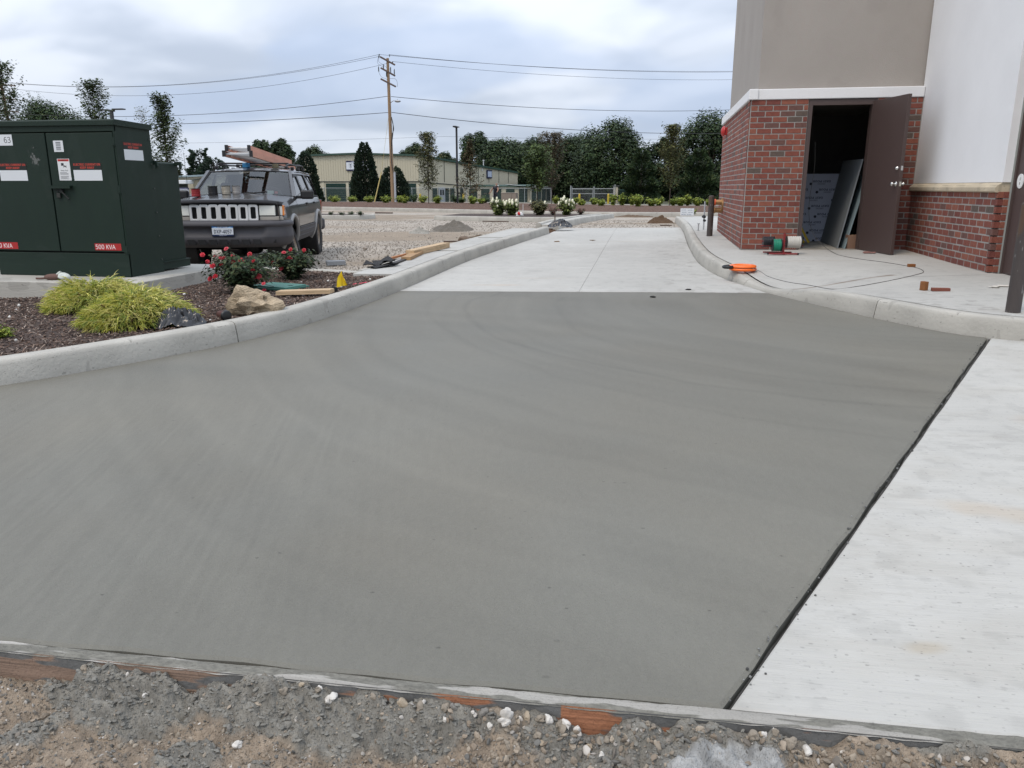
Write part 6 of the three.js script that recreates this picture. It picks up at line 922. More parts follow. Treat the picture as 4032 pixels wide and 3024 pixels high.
{
  const fresh = (x, d, h, w, i, lab, pal = GREEN.fresh) => bush('berm_shrub', lab, x, G(x, d) + 0.17, d, h * 1.18, w * 1.08, 500 + i, pal, { leaves: 900, leaf: 0.115, stems: 20, sr: 0.008, group: 'shrubs on the mulched berm' });
  [[-29.6, 66, 0.56, 0.7, 'yellow-green shrub just beside the rear of the car'], [-27.21, 65.5, 0.54, 1.05, 'wide yellow-green shrub left of the tall cypress'], [-25.35, 64.8, 0.59, 0.91, 'yellow-green shrub in front of the tall cypress'], [-23.35, 63.6, 0.59, 0.88, 'yellow-green shrub beside the leaning yellow guy guard'], [-21.18, 61.5, 0.61, 0.88, 'yellow-green shrub at the foot of the utility pole'], [-20.3, 62.4, 0.58, 0.75, 'yellow-green shrub right behind the pole conduit'], [-18.99, 59.5, 0.59, 0.62, 'yellow-green shrub in front of the rounded cypress'], [-18.36, 62.3, 0.57, 0.73, 'yellow-green shrub by the storage building corner'], [-15.97, 58.0, 0.60, 0.67, 'yellow-green shrub before the double doors'], [-12.97, 56.6, 0.58, 0.65, 'yellow-green shrub just past the dark lamp post'], [-12.78, 58.8, 0.44, 0.56, 'smallest yellow shrub near the working man']].forEach(([x, d, h, w, l], i) => fresh(x, d, h, w, i, l));
  [[-21.6, 70.5, 0.75, 0.75, 'dark green shrub by the first yellow post'], [-17.6, 70, 0.62, 0.95, 'dark green shrub left of the lamp post'], [-15.6, 64, 0.45, 0.8, 'dark green shrub behind the lamp post foot'], [-14.71, 69, 0.55, 0.91, 'dark green shrub beside the second yellow post']].forEach(([x, d, h, w, l], i) => fresh(x, d, h, w, 20 + i, l, GREEN.mid));
  [[-8.2, 67, 0.54, 0.55, 'pale shrub before the row of storage units'], [-6.54, 67.5, 0.45, 0.55, 'low shrub beside the gate post'], [-4.70, 52.3, 0.36, 0.46, 'low shrub close behind the far kerb'], [-4.41, 59.2, 0.44, 0.56, 'yellow-green shrub in front of the chain-link gate'], [-3.32, 50.7, 0.42, 0.46, 'small shrub in front of the gate, nearer the kerb'], [-2.79, 54.9, 0.69, 0.55, 'tall yellow-green shrub left of the pale pier'], [-2.20, 55.0, 0.72, 0.6, 'tall yellow-green shrub before the pale pier'], [-1.6, 58, 0.68, 0.5, 'yellow-green shrub beside the dark cedar'], [-0.99, 49.4, 0.71, 0.68, 'loose tall yellow-green shrub before the dark cedar'], [-0.21, 51.5, 0.55, 0.84, 'broad yellow shrub in front of the cedar'], [0.28, 53.5, 0.56, 0.66, 'yellow shrub left of the slim young tree'], [1.25, 57, 0.48, 0.55, 'green shrub at the foot of the slim young tree'], [1.63, 51.9, 0.57, 0.62, 'yellow shrub right of the slim young tree'], [2.20, 56.2, 0.69, 0.5, 'upright yellow shrub behind the foam sheet'], [2.79, 54.2, 0.56, 0.65, 'yellow-green shrub beside the grey conduit'], [3.67, 56.5, 0.47, 0.55, 'last yellow shrub beside the brick corner']].forEach(([x, d, h, w, l], i) => fresh(x, d, h, w, 40 + i, l));
}
// ================================================================ trees
coneTree('cypress', 'tall conical cypress in front of the storage building', -28.91, 78, 6.1, 3.05, 61, GREEN.pine, { leaves: 7000, leaf: 0.30, prof: (v) => Math.pow(1 - v, 0.62) * (0.86 + 0.14 * sstep(0, 0.2, v)) });
coneTree('cypress', 'rounded shorter cypress behind the utility pole', -26.36, 79, 3.74, 3.1, 62, GREEN.pine, { leaves: 5200, leaf: 0.28, prof: (v) => Math.pow(1 - v * v, 0.6) });
coneTree('cypress', 'conical cypress rising behind the car roof', -34.33, 76, 5.05, 2.7, 63, GREEN.pine, { leaves: 5600, leaf: 0.28, prof: (v) => Math.pow(1 - v, 0.55) });
youngTree('young_tree', 'bronze-green young tree before the storage building corner', -16.59, 57.8, 5.13, 1.95, 71, GREEN.olive, { leaves: 3600, leaf: 0.15, b0: 0.18, spread: 0.30, branches: 60, rise: 1.3, prof: (k) => (0.55 + 0.45 * sstep(0.0, 0.25, k)) * (1 - 0.55 * sstep(0.3, 0.62, k)) * (1 - 0.7 * sstep(0.85, 1, k)) });
youngTree('larch_tree', 'thin larch-like tree with bare twigs behind the lamp post', -13.9, 60, 4.9, 2.7, 72, [[0.10, 0.075, 0.03], [0.055, 0.07, 0.028], [0.09, 0.06, 0.03]], { leaves: 4200, leaf: 0.13, b0: 0.12, spread: 0.22, branches: 62, rise: 0.25, dense: 0.6, prof: (k) => Math.pow(1 - k, 1.1) });
youngTree('young_tree', 'light green young tree near the row of storage units', -7.3, 50, 3.75, 1.75, 73, [[0.08, 0.12, 0.035], [0.10, 0.14, 0.042], [0.06, 0.095, 0.033]], { leaves: 4600, leaf: 0.15, b0: 0.26, spread: 0.34, branches: 52, rise: 0.8, prof: (k) => Math.sin(Math.PI * clamp(0.18 + 0.8 * k)) });
youngTree('young_tree', 'brownish young tree beside the light green one', -7.79, 61, 5.26, 1.95, 74, [[0.095, 0.075, 0.042], [0.065, 0.065, 0.034], [0.11, 0.085, 0.05]], { leaves: 4000, leaf: 0.14, b0: 0.2, spread: 0.26, branches: 70, rise: 1.5, prof: (k) => Math.pow(Math.sin(Math.PI * clamp(0.16 + 0.8 * k)), 0.8) });
youngTree('young_tree', 'slim pointed young tree in front of the dark cedars', 0.98, 55.9, 5.33, 1.65, 75, [[0.12, 0.13, 0.045], [0.085, 0.10, 0.035], [0.14, 0.135, 0.05]], { leaves: 4400, leaf: 0.14, b0: 0.2, spread: 0.22, branches: 76, rise: 1.7, prof: (k) => Math.sin(Math.PI * clamp(0.22 + 0.74 * Math.pow(k, 0.8))) * 0.95 });
const LY = [[0.050, 0.075, 0.028], [0.070, 0.095, 0.035], [0.035, 0.055, 0.022]];
youngTree('young_tree', 'columnar young tree at the left picture edge above the transformer', -30.22, 34, 6.75, 1.25, 76, LY, { leaves: 4200, leaf: 0.12, b0: 0.22, spread: 0.26, branches: 64, rise: 1.6, tr: 0.045, prof: (k) => 1 - 0.6 * sstep(0.7, 1, k) });
youngTree('young_tree', 'columnar young tree above the middle of the transformer', -25.54, 34, 5.85, 1.05, 77, LY, { leaves: 3800, leaf: 0.12, b0: 0.2, spread: 0.26, branches: 60, rise: 1.7, tr: 0.045, prof: (k) => 1 - 0.65 * sstep(0.65, 1, k) });
youngTree('young_tree', 'leafy young tree between transformer and car', -22.15, 34, 5.16, 1.35, 78, LY, { leaves: 4200, leaf: 0.12, b0: 0.2, spread: 0.28, branches: 64, rise: 1.5, tr: 0.045, prof: (k) => 1 - 0.62 * sstep(0.3, 0.8, k) });
youngTree('young_tree', 'nearly leafless thin young tree behind the transformer', -25.93, 38, 5.12, 1.3, 79, GREEN.olive, { leaves: 1100, leaf: 0.09, b0: 0.25, spread: 0.34, branches: 40, rise: 2.2, dense: 0.55, tr: 0.03, prof: (k) => 0.9 - 0.6 * sstep(0.3, 0.7, k) });
const wood = 'woodland trees behind the storage yard';
[[-24.1, 130, 8.9, 9, 'dark broad tree above the storage building gable'], [-19.4, 135, 9.3, 8.5, 'dark tree rising left of the storage row'], [-12.8, 128, 9.3, 9, 'dark round tree behind the chain-link gate'], [-6.6, 122, 10.5, 11.6, 'largest dark dome-shaped tree behind the gate'], [1.6, 122, 8.4, 6, 'dark tree showing left of the slim young tree'], [7.6, 115, 11.0, 10.5, 'tall dark tree touching the brick building outline'], [-30.4, 136, 10.7, 6, 'tall tree with high crown over the long roof'], [-26.9, 138, 9.6, 6.5, 'dark tree over the low roof end'], [-43.2, 142, 9.2, 6, 'distant tree above the middle of the storage roof'], [-37.5, 142, 8.0, 5, 'distant low tree above the storage roof'], [-95, 115, 14.6, 13, 'broad dark tree above the transformer top'], [-59.8, 116, 9.0, 4.2, 'open deciduous tree left of the two behind the ladder'], [-56.5, 116, 9.0, 4.6, 'open deciduous tree right of the two behind the ladder'], [-58, 132, 8.2, 5.5, 'low dark crown beyond the storage roof edge'], [-85, 118, 9, 9, 'dark tree low behind the transformer edge'], [13, 112, 9, 9, 'dark tree hidden mostly by the brick building']].forEach(([x, d, h, w, l], i) => broadTree('woodland_tree', l, x, d, h, w, 200 + i, i === 11 || i === 12 ? GREEN.dark : GREEN.wood, { leaves: w > 8 ? 34000 : 18000, leaf: 0.35, clumps: w > 8 ? 110 : 64, low: 0.02, group: wood, clump: i === 11 || i === 12 ? 0.15 : 0.15 }));
coneTree('cedar_tree', 'feathery dark cedar in front of the dome-shaped tree', -1.7, 96, 6.3, 5.2, 81, GREEN.wood, { leaves: 6000, leaf: 0.42, lift: 0.45, prof: (v) => Math.pow(1 - v, 0.6) * (0.8 + 0.2 * Math.sin(v * 22)) });
coneTree('cedar_tree', 'feathery dark cedar beside the brick corner', 4.2, 84, 5.5, 5.0, 82, GREEN.wood, { leaves: 6000, leaf: 0.40, lift: 0.45, prof: (v) => Math.pow(1 - v, 0.6) * (0.8 + 0.2 * Math.sin(v * 19)) });
coneTree('pine_tree', 'dark pine with a ragged top left of the car roof', -62.8, 104, 7.3, 4.2, 83, GREEN.pine, { leaves: 3600, leaf: 0.5, lift: 0.2, prof: (v) => (1 - 0.6 * v) * (0.55 + 0.45 * Math.abs(Math.sin(v * 14))) });
coneTree('pine_tree', 'wide dark pine behind the small yard buildings', -59.0, 101, 5.9, 6.5, 84, GREEN.pine, { leaves: 4200, leaf: 0.5, lift: 0.2, prof: (v) => Math.pow(1 - v, 0.5) });
coneTree('pine_tree', 'brownish pine beside the transformer edge', -64.0, 98, 5.3, 4.5, 85, [[0.04, 0.045, 0.022], [0.055, 0.05, 0.026]], { leaves: 3000, leaf: 0.45, lift: 0.3, prof: (v) => Math.pow(1 - v, 0.4) });
coneTree('pine_tree', 'dark pine hidden low behind the car roof', -54.0, 102, 5.0, 6.0, 86, GREEN.pine, { leaves: 3400, leaf: 0.5, lift: 0.2, prof: (v) => Math.pow(1 - v, 0.4) });

// ================================================================ storage building
const cream2 = mat({ c: [0.52, 0.475, 0.36], roughness: 0.7 }), roofG = mat({ c: [0.030, 0.068, 0.050], roughness: 0.5 }), doorG = mat({ c: [0.016, 0.040, 0.033], roughness: 0.75, specularIntensity: 0.4 }), trimD = mat({ c: [0.045, 0.052, 0.045], roughness: 0.7 });
function wallFrom(a, b, y0, ya, yb) { return buf([a[0], y0, -a[1], b[0], y0, -b[1], b[0], yb, -b[1], a[0], ya, -a[1]], [0, 1, 2, 0, 2, 3]); }
function rollDoor(parent, ax, ad, bx2, bd, y0, y1, nrm) {   // ribbed roller shutter as stacked slats
  const n = 9, l = []; const dx = bx2 - ax, dd = bd - ad, len = Math.hypot(dx, dd), ang = Math.atan2(dd, dx); for (let k = 0; k < n; k++) { const h = (y1 - y0) / n; const g = rb(len, h * 0.93, 0.05, 0.015, 0, 0, 0, 1); g.rotateY(ang); g.translate((ax + bx2) / 2 + nrm[0], y0 + h * (k + 0.5), -((ad + bd) / 2 + nrm[1])); l.push(g); }
  return part('roller_door', l, doorG, parent);
}
{
  const s = thing('storage_building', 'long cream metal storage building with green roof edge and roller doors', 'building');
  const A = [-46.5, 101], C = [-30.2, 101], D = [-21.34, 125], y0 = -0.85;
  part('front_wall', wallFrom(A, C, y0, 5.22, 5.15), cream2, s);
  part('side_wall', wallFrom(C, D, y0, 5.15, 3.37), cream2, s);
  part('gable_wall', buf([A[0], 5.22, -101, -38.3, 5.45, -101, C[0], 5.15, -101], [0, 1, 2]), cream2, s);
  part('roof', [buf([A[0], 5.25, -100.9, -38.3, 5.5, -100.9, C[0], 5.2, -100.9, D[0], 3.42, -125, -34, 4.2, -132, -52, 4.6, -132], [0, 1, 5, 1, 4, 5, 1, 2, 4, 2, 3, 4]), beam(V(A[0], 5.25, -100.8), V(-38.3, 5.49, -100.8), 0.25, 0.22), beam(V(-38.3, 5.49, -100.8), V(C[0] + 0.1, 5.19, -100.8), 0.25, 0.22), beam(V(C[0] + 0.15, 5.19, -100.9), V(D[0] + 0.1, 3.42, -125), 0.25, 0.24)], roofG, s);
  const ribs = []; for (let x = A[0] + 0.2; x < C[0]; x += 0.34) ribs.push(bx(0.05, 5.3 - 2.02, 0.035, x, (5.2 + 2.02) / 2 - 0.02, -100.97)); stuff(part('siding_ribs', ribs, cream2, s));
  const seams = []; for (let k = 1; k < 9; k++) { const t = k / 9, x = lerp(C[0], D[0], t), d = lerp(C[1], D[1], t), h = lerp(5.1, 3.32, t); part('panel_seam', bx(0.03, h - 1.9, 0.12, x + 0.03, (h + 1.9) / 2, -d), trimD, s); }
  part('band', [bx(16.3, 0.10, 0.10, -38.35, 1.94, -100.93), beam(V(C[0] + 0.06, 1.90, -101), V(-26.53, 1.44, -110.95), 0.1, 0.1)], trimD, s);
  for (const [a, b] of [[-46.3, -44.2], [-43.01, -40.23], [-39.78, -37.01], [-36.4, -33.6], [-31.87, -30.61]]) rollDoor(s, a, 101, b, 101, y0 + 0.1, 1.70, [0, -0.05]);
  for (const x of [-43.4, -40.0, -36.7, -32.6]) part('pilaster', bx(0.34, 2.75, 0.05, x, 0.5, -100.96), cream2, s);
  const Q = (t) => [lerp(C[0], D[0], t), lerp(C[1], D[1], t)];
  for (const [t0, t1] of [[0.111, 0.152], [0.222, 0.258], [0.272, 0.311], [0.369, 0.41]]) { const a = Q(t0), b = Q(t1); rollDoor(s, a[0], a[1], b[0], b[1], y0 + 0.1, 1.15, [0.06, 0]); }
  const dd = part('double_door', (() => { const a = Q(0.163), b = Q(0.221); const g = bx(Math.hypot(b[0] - a[0], b[1] - a[1]), 2.0, 0.08); g.rotateY(Math.atan2(b[1] - a[1], b[0] - a[0])); return g.translate((a[0] + b[0]) / 2 + 0.06, 0.2, -(a[1] + b[1]) / 2); })(), mat({ c: [0.36, 0.38, 0.40], roughness: 0.5 }), s);
  part('door_glass', [0.181, 0.203].map((t) => { const a = Q(t), g = bx(0.4, 0.7, 0.1); g.rotateY(Math.atan2(24, 8.86)); return g.translate(a[0] + 0.08, 0.55, -a[1]); }), mat({ c: [0.03, 0.035, 0.04], roughness: 0.15 }), dd);
  const sg = part('wall_sign', bx(3.1, 1.26, 0.08, -38.45, 3.94, -100.87), mat({ c: [0.03, 0.03, 0.08], roughness: 0.5 }), s);
  const signTex = canvasTex(512, 208, (c, w, h) => { c.fillStyle = '#d4d8de'; c.fillRect(0, 0, w, h); c.fillStyle = '#1c1f44'; c.fillRect(0, 0, w, 30); c.fillRect(0, 182, w, 26); c.fillStyle = '#dfe2ea'; c.font = 'bold 24px serif'; c.textAlign = 'center'; c.fillText('CLIMATE CONTROLLED', w / 2, 24, 480); c.font = 'italic 20px serif'; c.fillText('Business & Household', w / 2, 202); c.strokeStyle = '#2a2e40'; c.lineWidth = 5; c.beginPath(); c.moveTo(66, 56); c.quadraticCurveTo(100, 66, 132, 56); c.lineTo(130, 110); c.quadraticCurveTo(124, 140, 99, 158); c.quadraticCurveTo(72, 140, 68, 110); c.closePath(); c.stroke(); c.fillStyle = '#23273a'; c.beginPath(); c.arc(99, 84, 15, 0, 7); c.fill(); c.fillRect(94, 95, 10, 44); c.fillRect(104, 116, 10, 6); c.fillRect(104, 128, 8, 6); c.font = 'bold 56px serif'; c.textAlign = 'left'; c.fillText('PRIME', 170, 100); c.fillText('STORAGE', 170, 158, 320); });
  part('sign_print', new THREE.PlaneGeometry(3.04, 1.22).translate(-38.45, 3.94, -100.82), mat({ map: signTex, roughness: 0.5 }), sg);
  const s2 = part('side_sign', (() => { const g = bx(1.4, 1.15, 0.14); g.rotateY(Math.atan2(24, 8.86)); return g.translate(-24.22, 3.08, -116.98); })(), mat({ c: [0.02, 0.025, 0.07], roughness: 0.5 }), s);
  const fl = part('vent_pipe', [tube([[-24.9, 3.5, -115.2], [-24.85, 3.95, -115.3], [-24.75, 4.1, -115.3], [-24.7, 4.95, -115.3]], 0.07, 20, 8), cy(0.14, 0.14, 0.16, -24.7, 5.0, -115.3, 12)], mat({ c: [0.55, 0.56, 0.56], metalness: 0.3, roughness: 0.5 }), s);
  for (const o of [s2]) { const g = new THREE.PlaneGeometry(1.1, 0.8); g.rotateY(Math.atan2(24, 8.86)); g.translate(-24.12, 3.08, -116.93); part('sign_print', g, mat({ c: [0.45, 0.5, 0.6], roughness: 0.5 }), o); }
  // lower row facing the lot
  const low = thing('storage_unit_row', 'low cream storage row with green roller doors behind the man', 'building');
  part('front_wall', wallFrom([-26.5, 110], [-16.9, 110], -0.85, 1.30, 1.22), cream2, low); part('roof_edge', [beam(V(-26.4, 1.42, -109.9), V(-16.6, 1.32, -109.9), 0.3, 0.16), buf([-26.4, 1.4, -109.9, -16.6, 1.35, -109.9, -16.6, 1.6, -116, -24.4, 1.6, -116], [0, 1, 2, 0, 2, 3])], roofG, low);
  for (const [a, b] of [[-25.65, -24.50], [-23.94, -22.74], [-22.20, -21.07], [-20.4, -19.2], [-18.6, -17.4]]) rollDoor(low, a, 110, b, 110, -0.8, 1.0, [0, -0.05]);
  part('wall_lamp', rb(0.5, 0.22, 0.25, 0.05, -21.6, 1.38, -109.7), mat({ c: [0.55, 0.56, 0.54], roughness: 0.5 }), low);
  const rowB = thing('storage_unit_row', 'long receding storage row with dark doors beside the gate', 'building');
  const A2 = [-16.75, 108.5], B2 = [-15.0, 168]; part('side_wall', wallFrom(A2, B2, -0.85, 1.22, 0.95), cream2, rowB); part('roof', [buf([A2[0] + 0.1, 1.3, -A2[1], B2[0] + 0.1, 1.0, -B2[1], B2[0] - 6, 1.6, -B2[1], A2[0] - 4, 1.6, -A2[1] - 2], [0, 1, 2, 0, 2, 3]), beam(V(A2[0] + 0.12, 1.28, -A2[1]), V(B2[0] + 0.12, 0.98, -B2[1]), 0.3, 0.16)], mat({ c: [0.42, 0.42, 0.40], roughness: 0.5, metalness: 0.3 }), rowB);
  for (let k = 0; k < 14; k++) { const t0 = 0.015 + k * 0.07, t1 = t0 + 0.052; rollDoor(rowB, lerp(A2[0], B2[0], t0), lerp(A2[1], B2[1], t0), lerp(A2[0], B2[0], t1), lerp(A2[1], B2[1], t1), -0.8, 0.95, [0.07, 0]); }
}
// ---------------------------------------------------------------- small yard buildings behind the car
{
  const t = thing('yard_building', 'low cream building with a blue-grey roof behind the car', 'building');
  part('wall', [wallFrom([-62, 92], [-50, 90], -0.6, 2.3, 2.65), wallFrom([-54.8, 89], [-50.5, 88], -0.6, 2.0, 2.35)], cream2, t); part('roof', [beam(V(-62, 2.35, -91.8), V(-50, 2.75, -89.8), 0.5, 0.2), buf([-62, 2.4, -91.8, -50, 2.8, -89.8, -50, 3.0, -100, -62, 2.7, -100], [0, 1, 2, 0, 2, 3])], mat({ c: [0.20, 0.26, 0.28], roughness: 0.5 }), t); part('eave', beam(V(-54.9, 2.05, -88.8), V(-50.4, 2.5, -87.8), 0.3, 0.12), trimD, t);
  const w = thing('white_shed', 'white-roofed shed seen beside the transformer edge', 'shed'); part('wall', wallFrom([-60, 88], [-54.9, 88], -0.6, 1.6, 1.6), mat({ c: [0.05, 0.055, 0.05], roughness: 0.8 }), w); part('roof', [rb(5.4, 0.42, 2.5, 0.05, -57.4, 1.82, -88.5)], mat({ c: [0.75, 0.76, 0.78], roughness: 0.6 }), w);
  const sg = thing('yard_sign', 'white and blue storage sign standing left of the car', 'sign', [-32.8, G(-32.8, 52), -52]); part('panel', rb(0.80, 0.74, 0.04, 0.01, 0, 0.99, 0), mat({ c: [0.03, 0.03, 0.09], roughness: 0.5 }), sg); part('post', [rod(V(-0.36, 0, -0.03), V(-0.36, 1.3, -0.03), 0.03), rod(V(0.36, 0, -0.03), V(0.36, 1.3, -0.03), 0.03)], trimD, sg);
  part('sign_print', new THREE.PlaneGeometry(0.76, 0.70).translate(0, 0.99, 0.024), mat({ map: canvasTex(256, 236, (c, w2, h) => { c.fillStyle = '#d0d5dc'; c.fillRect(0, 0, w2, h); c.fillStyle = '#1c1f44'; c.fillRect(0, 0, w2, 36); c.fillStyle = '#dfe2ea'; c.font = 'bold 18px serif'; c.textAlign = 'center'; c.fillText('CLIMATE CONTROLLED', w2 / 2, 25, 240); c.fillStyle = '#23273a'; c.beginPath(); c.arc(45, 95, 14, 0, 7); c.fill(); c.fillRect(40, 105, 10, 50); c.font = 'bold 42px serif'; c.textAlign = 'left'; c.fillText('PRIME', 84, 112); c.fillText('STORAGE', 84, 160, 165); }), roughness: 0.5 }), sg);
}
// ---------------------------------------------------------------- fences, gate, posts
{
  const gal = mat({ c: [0.40, 0.42, 0.42], metalness: 0.5, roughness: 0.5 });
  const netT = grayTex(64, 64, (u, v) => { const a = Math.abs(((u + v) * 2 % 1) - 0.5), b = Math.abs((((u - v) * 2 % 1) + 1) % 1 - 0.5); return a > 0.468 || b > 0.468 ? 1 : 0; });
  const net = mat({ c: [0.13, 0.14, 0.14], metalness: 0.2, roughness: 0.7, alphaMap: every(netT, 0.14), alphaTest: 0.5 });
  const fence = (name, label, pts, hgt, cat = 'fence') => { const t = thing(name, label, cat); for (let i = 0; i < pts.length; i++) { const [x, d] = pts[i], y = G(x, d); part('post', [rod(V(x, y - 0.1, -d), V(x, y + hgt, -d), 0.035), new THREE.SphereGeometry(0.045, 8, 6).translate(x, y + hgt, -d)], gal, t); if (i) { const [a, b] = pts[i - 1], y1 = G(a, b); part('rail', [rod(V(a, y1 + hgt - 0.04, -b), V(x, y + hgt - 0.04, -d), 0.022)], gal, t); const l = Math.hypot(x - a, d - b); part('mesh_panel', buf([a, y1 + 0.05, -b, x, y + 0.05, -d, x, y + hgt - 0.05, -d, a, y1 + hgt - 0.05, -b], [0, 1, 2, 0, 2, 3], [0, 0, l, 0, l, hgt, 0, hgt]), net, t); } } return t; };
  fence('chain_link_fence', 'chain-link fence before the long storage building', [[-46, 90], [-42.3, 90], [-38.6, 90], [-34.9, 90], [-31.3, 90], [-27.8, 90], [-24.5, 90], [-21.3, 90], [-18.2, 90], [-14.8, 91.5], [-12.0, 93.5]], 1.75);
  const g = thing('chain_link_gate', 'double swing chain-link gate with pale rails across the yard entrance', 'gate');
  for (const [x0, x1] of [[-9.9, -7.34], [-7.2, -4.93]]) { const y = G(x0, 97); part('gate_leaf', [rod(V(x0, y + 0.12, -97), V(x1, y + 0.12, -97), 0.035), rod(V(x0, y + 1.15, -97), V(x1, y + 1.15, -97), 0.03), rod(V(x0, y + 1.75, -97), V(x1, y + 1.75, -97), 0.035), rod(V(x0, y + 0.1, -97), V(x0, y + 2.0, -97), 0.04), rod(V(x1, y + 0.1, -97), V(x1, y + 2.0, -97), 0.04)], gal, g); part('mesh_panel', buf([x0, y + 0.12, -97, x1, y + 0.12, -97, x1, y + 1.75, -97, x0, y + 1.75, -97], [0, 1, 2, 0, 2, 3], [0, 0, 2.4, 0, 2.4, 1.6, 0, 1.6]), net, g); }
  part('post', [rod(V(-10.05, G(-10, 97), -97), V(-10.05, G(-10, 97) + 2.1, -97), 0.07), rod(V(-4.75, G(-4.7, 97), -97), V(-4.75, G(-4.7, 97) + 2.25, -97), 0.07)], gal, g);
  fence('chain_link_fence', 'far chain-link fence inside the yard behind the gate', [[-12, 118], [-9, 118], [-6, 118], [-3, 118], [0, 118]], 1.7);
  const pier = thing('gate_pier', 'pale pier with a flat cap beside the yard gate', 'pier', [-4.75, G(-4.75, 99), -99]); part('shaft', rb(0.55, 2.0, 0.55, 0.03, 0, 1.0, 0), cream2, pier); part('cap', rb(0.85, 0.16, 0.7, 0.03, 0, 2.08, 0), trimD, pier);
  const hut = thing('green_container', 'dark green shed door beside the gate pier', 'shed', [-3.4, G(-3.4, 99), -99.5]); part('box', rb(1.7, 1.7, 1.5, 0.03, 0, 0.85, 0), doorG, hut); for (let k = 0; k < 6; k++) part('slat', bx(1.6, 0.02, 0.03, 0, 0.3 + k * 0.24, 0.76), trimD, hut);
  const yel = mat({ c: [0.50, 0.36, 0.03], roughness: 0.6 });
  for (const [x, d, l] of [[-29.2, 98, 'yellow safety post at the storage building corner'], [-23.6, 98, 'yellow safety post beside the low storage row'], [-8.8, 95, 'yellow safety post in front of the yard gate'], [-5.4, 95, 'yellow safety post next to the gate pier']]) tag(part('safety_post', lathe([[0.13, 0], [0.13, 1.02], [0.10, 1.12], [0, 1.16]], 14).translate(x, G(x, d), -d), yel), l, 'bollard', 'yellow safety posts');
  // beige cabinet and mesh-free items near the man
  const cab = thing('utility_cabinet', 'beige metal utility cabinet behind the hydrangeas', 'cabinet', [-11.04, G(-11.04, 61) + 0.1, -61]); part('case', rb(1.16, 0.90, 0.9, 0.02, 0, 0.45, 0), mat({ c: [0.24, 0.20, 0.16], roughness: 0.6 }), cab); part('lid', rb(1.2, 0.05, 0.94, 0.015, 0, 0.925, 0), mat({ c: [0.28, 0.235, 0.19], roughness: 0.6 }), cab); part('door_seam', bx(0.015, 0.8, 0.01, 0.25, 0.45, 0.452), trimD, cab);
}
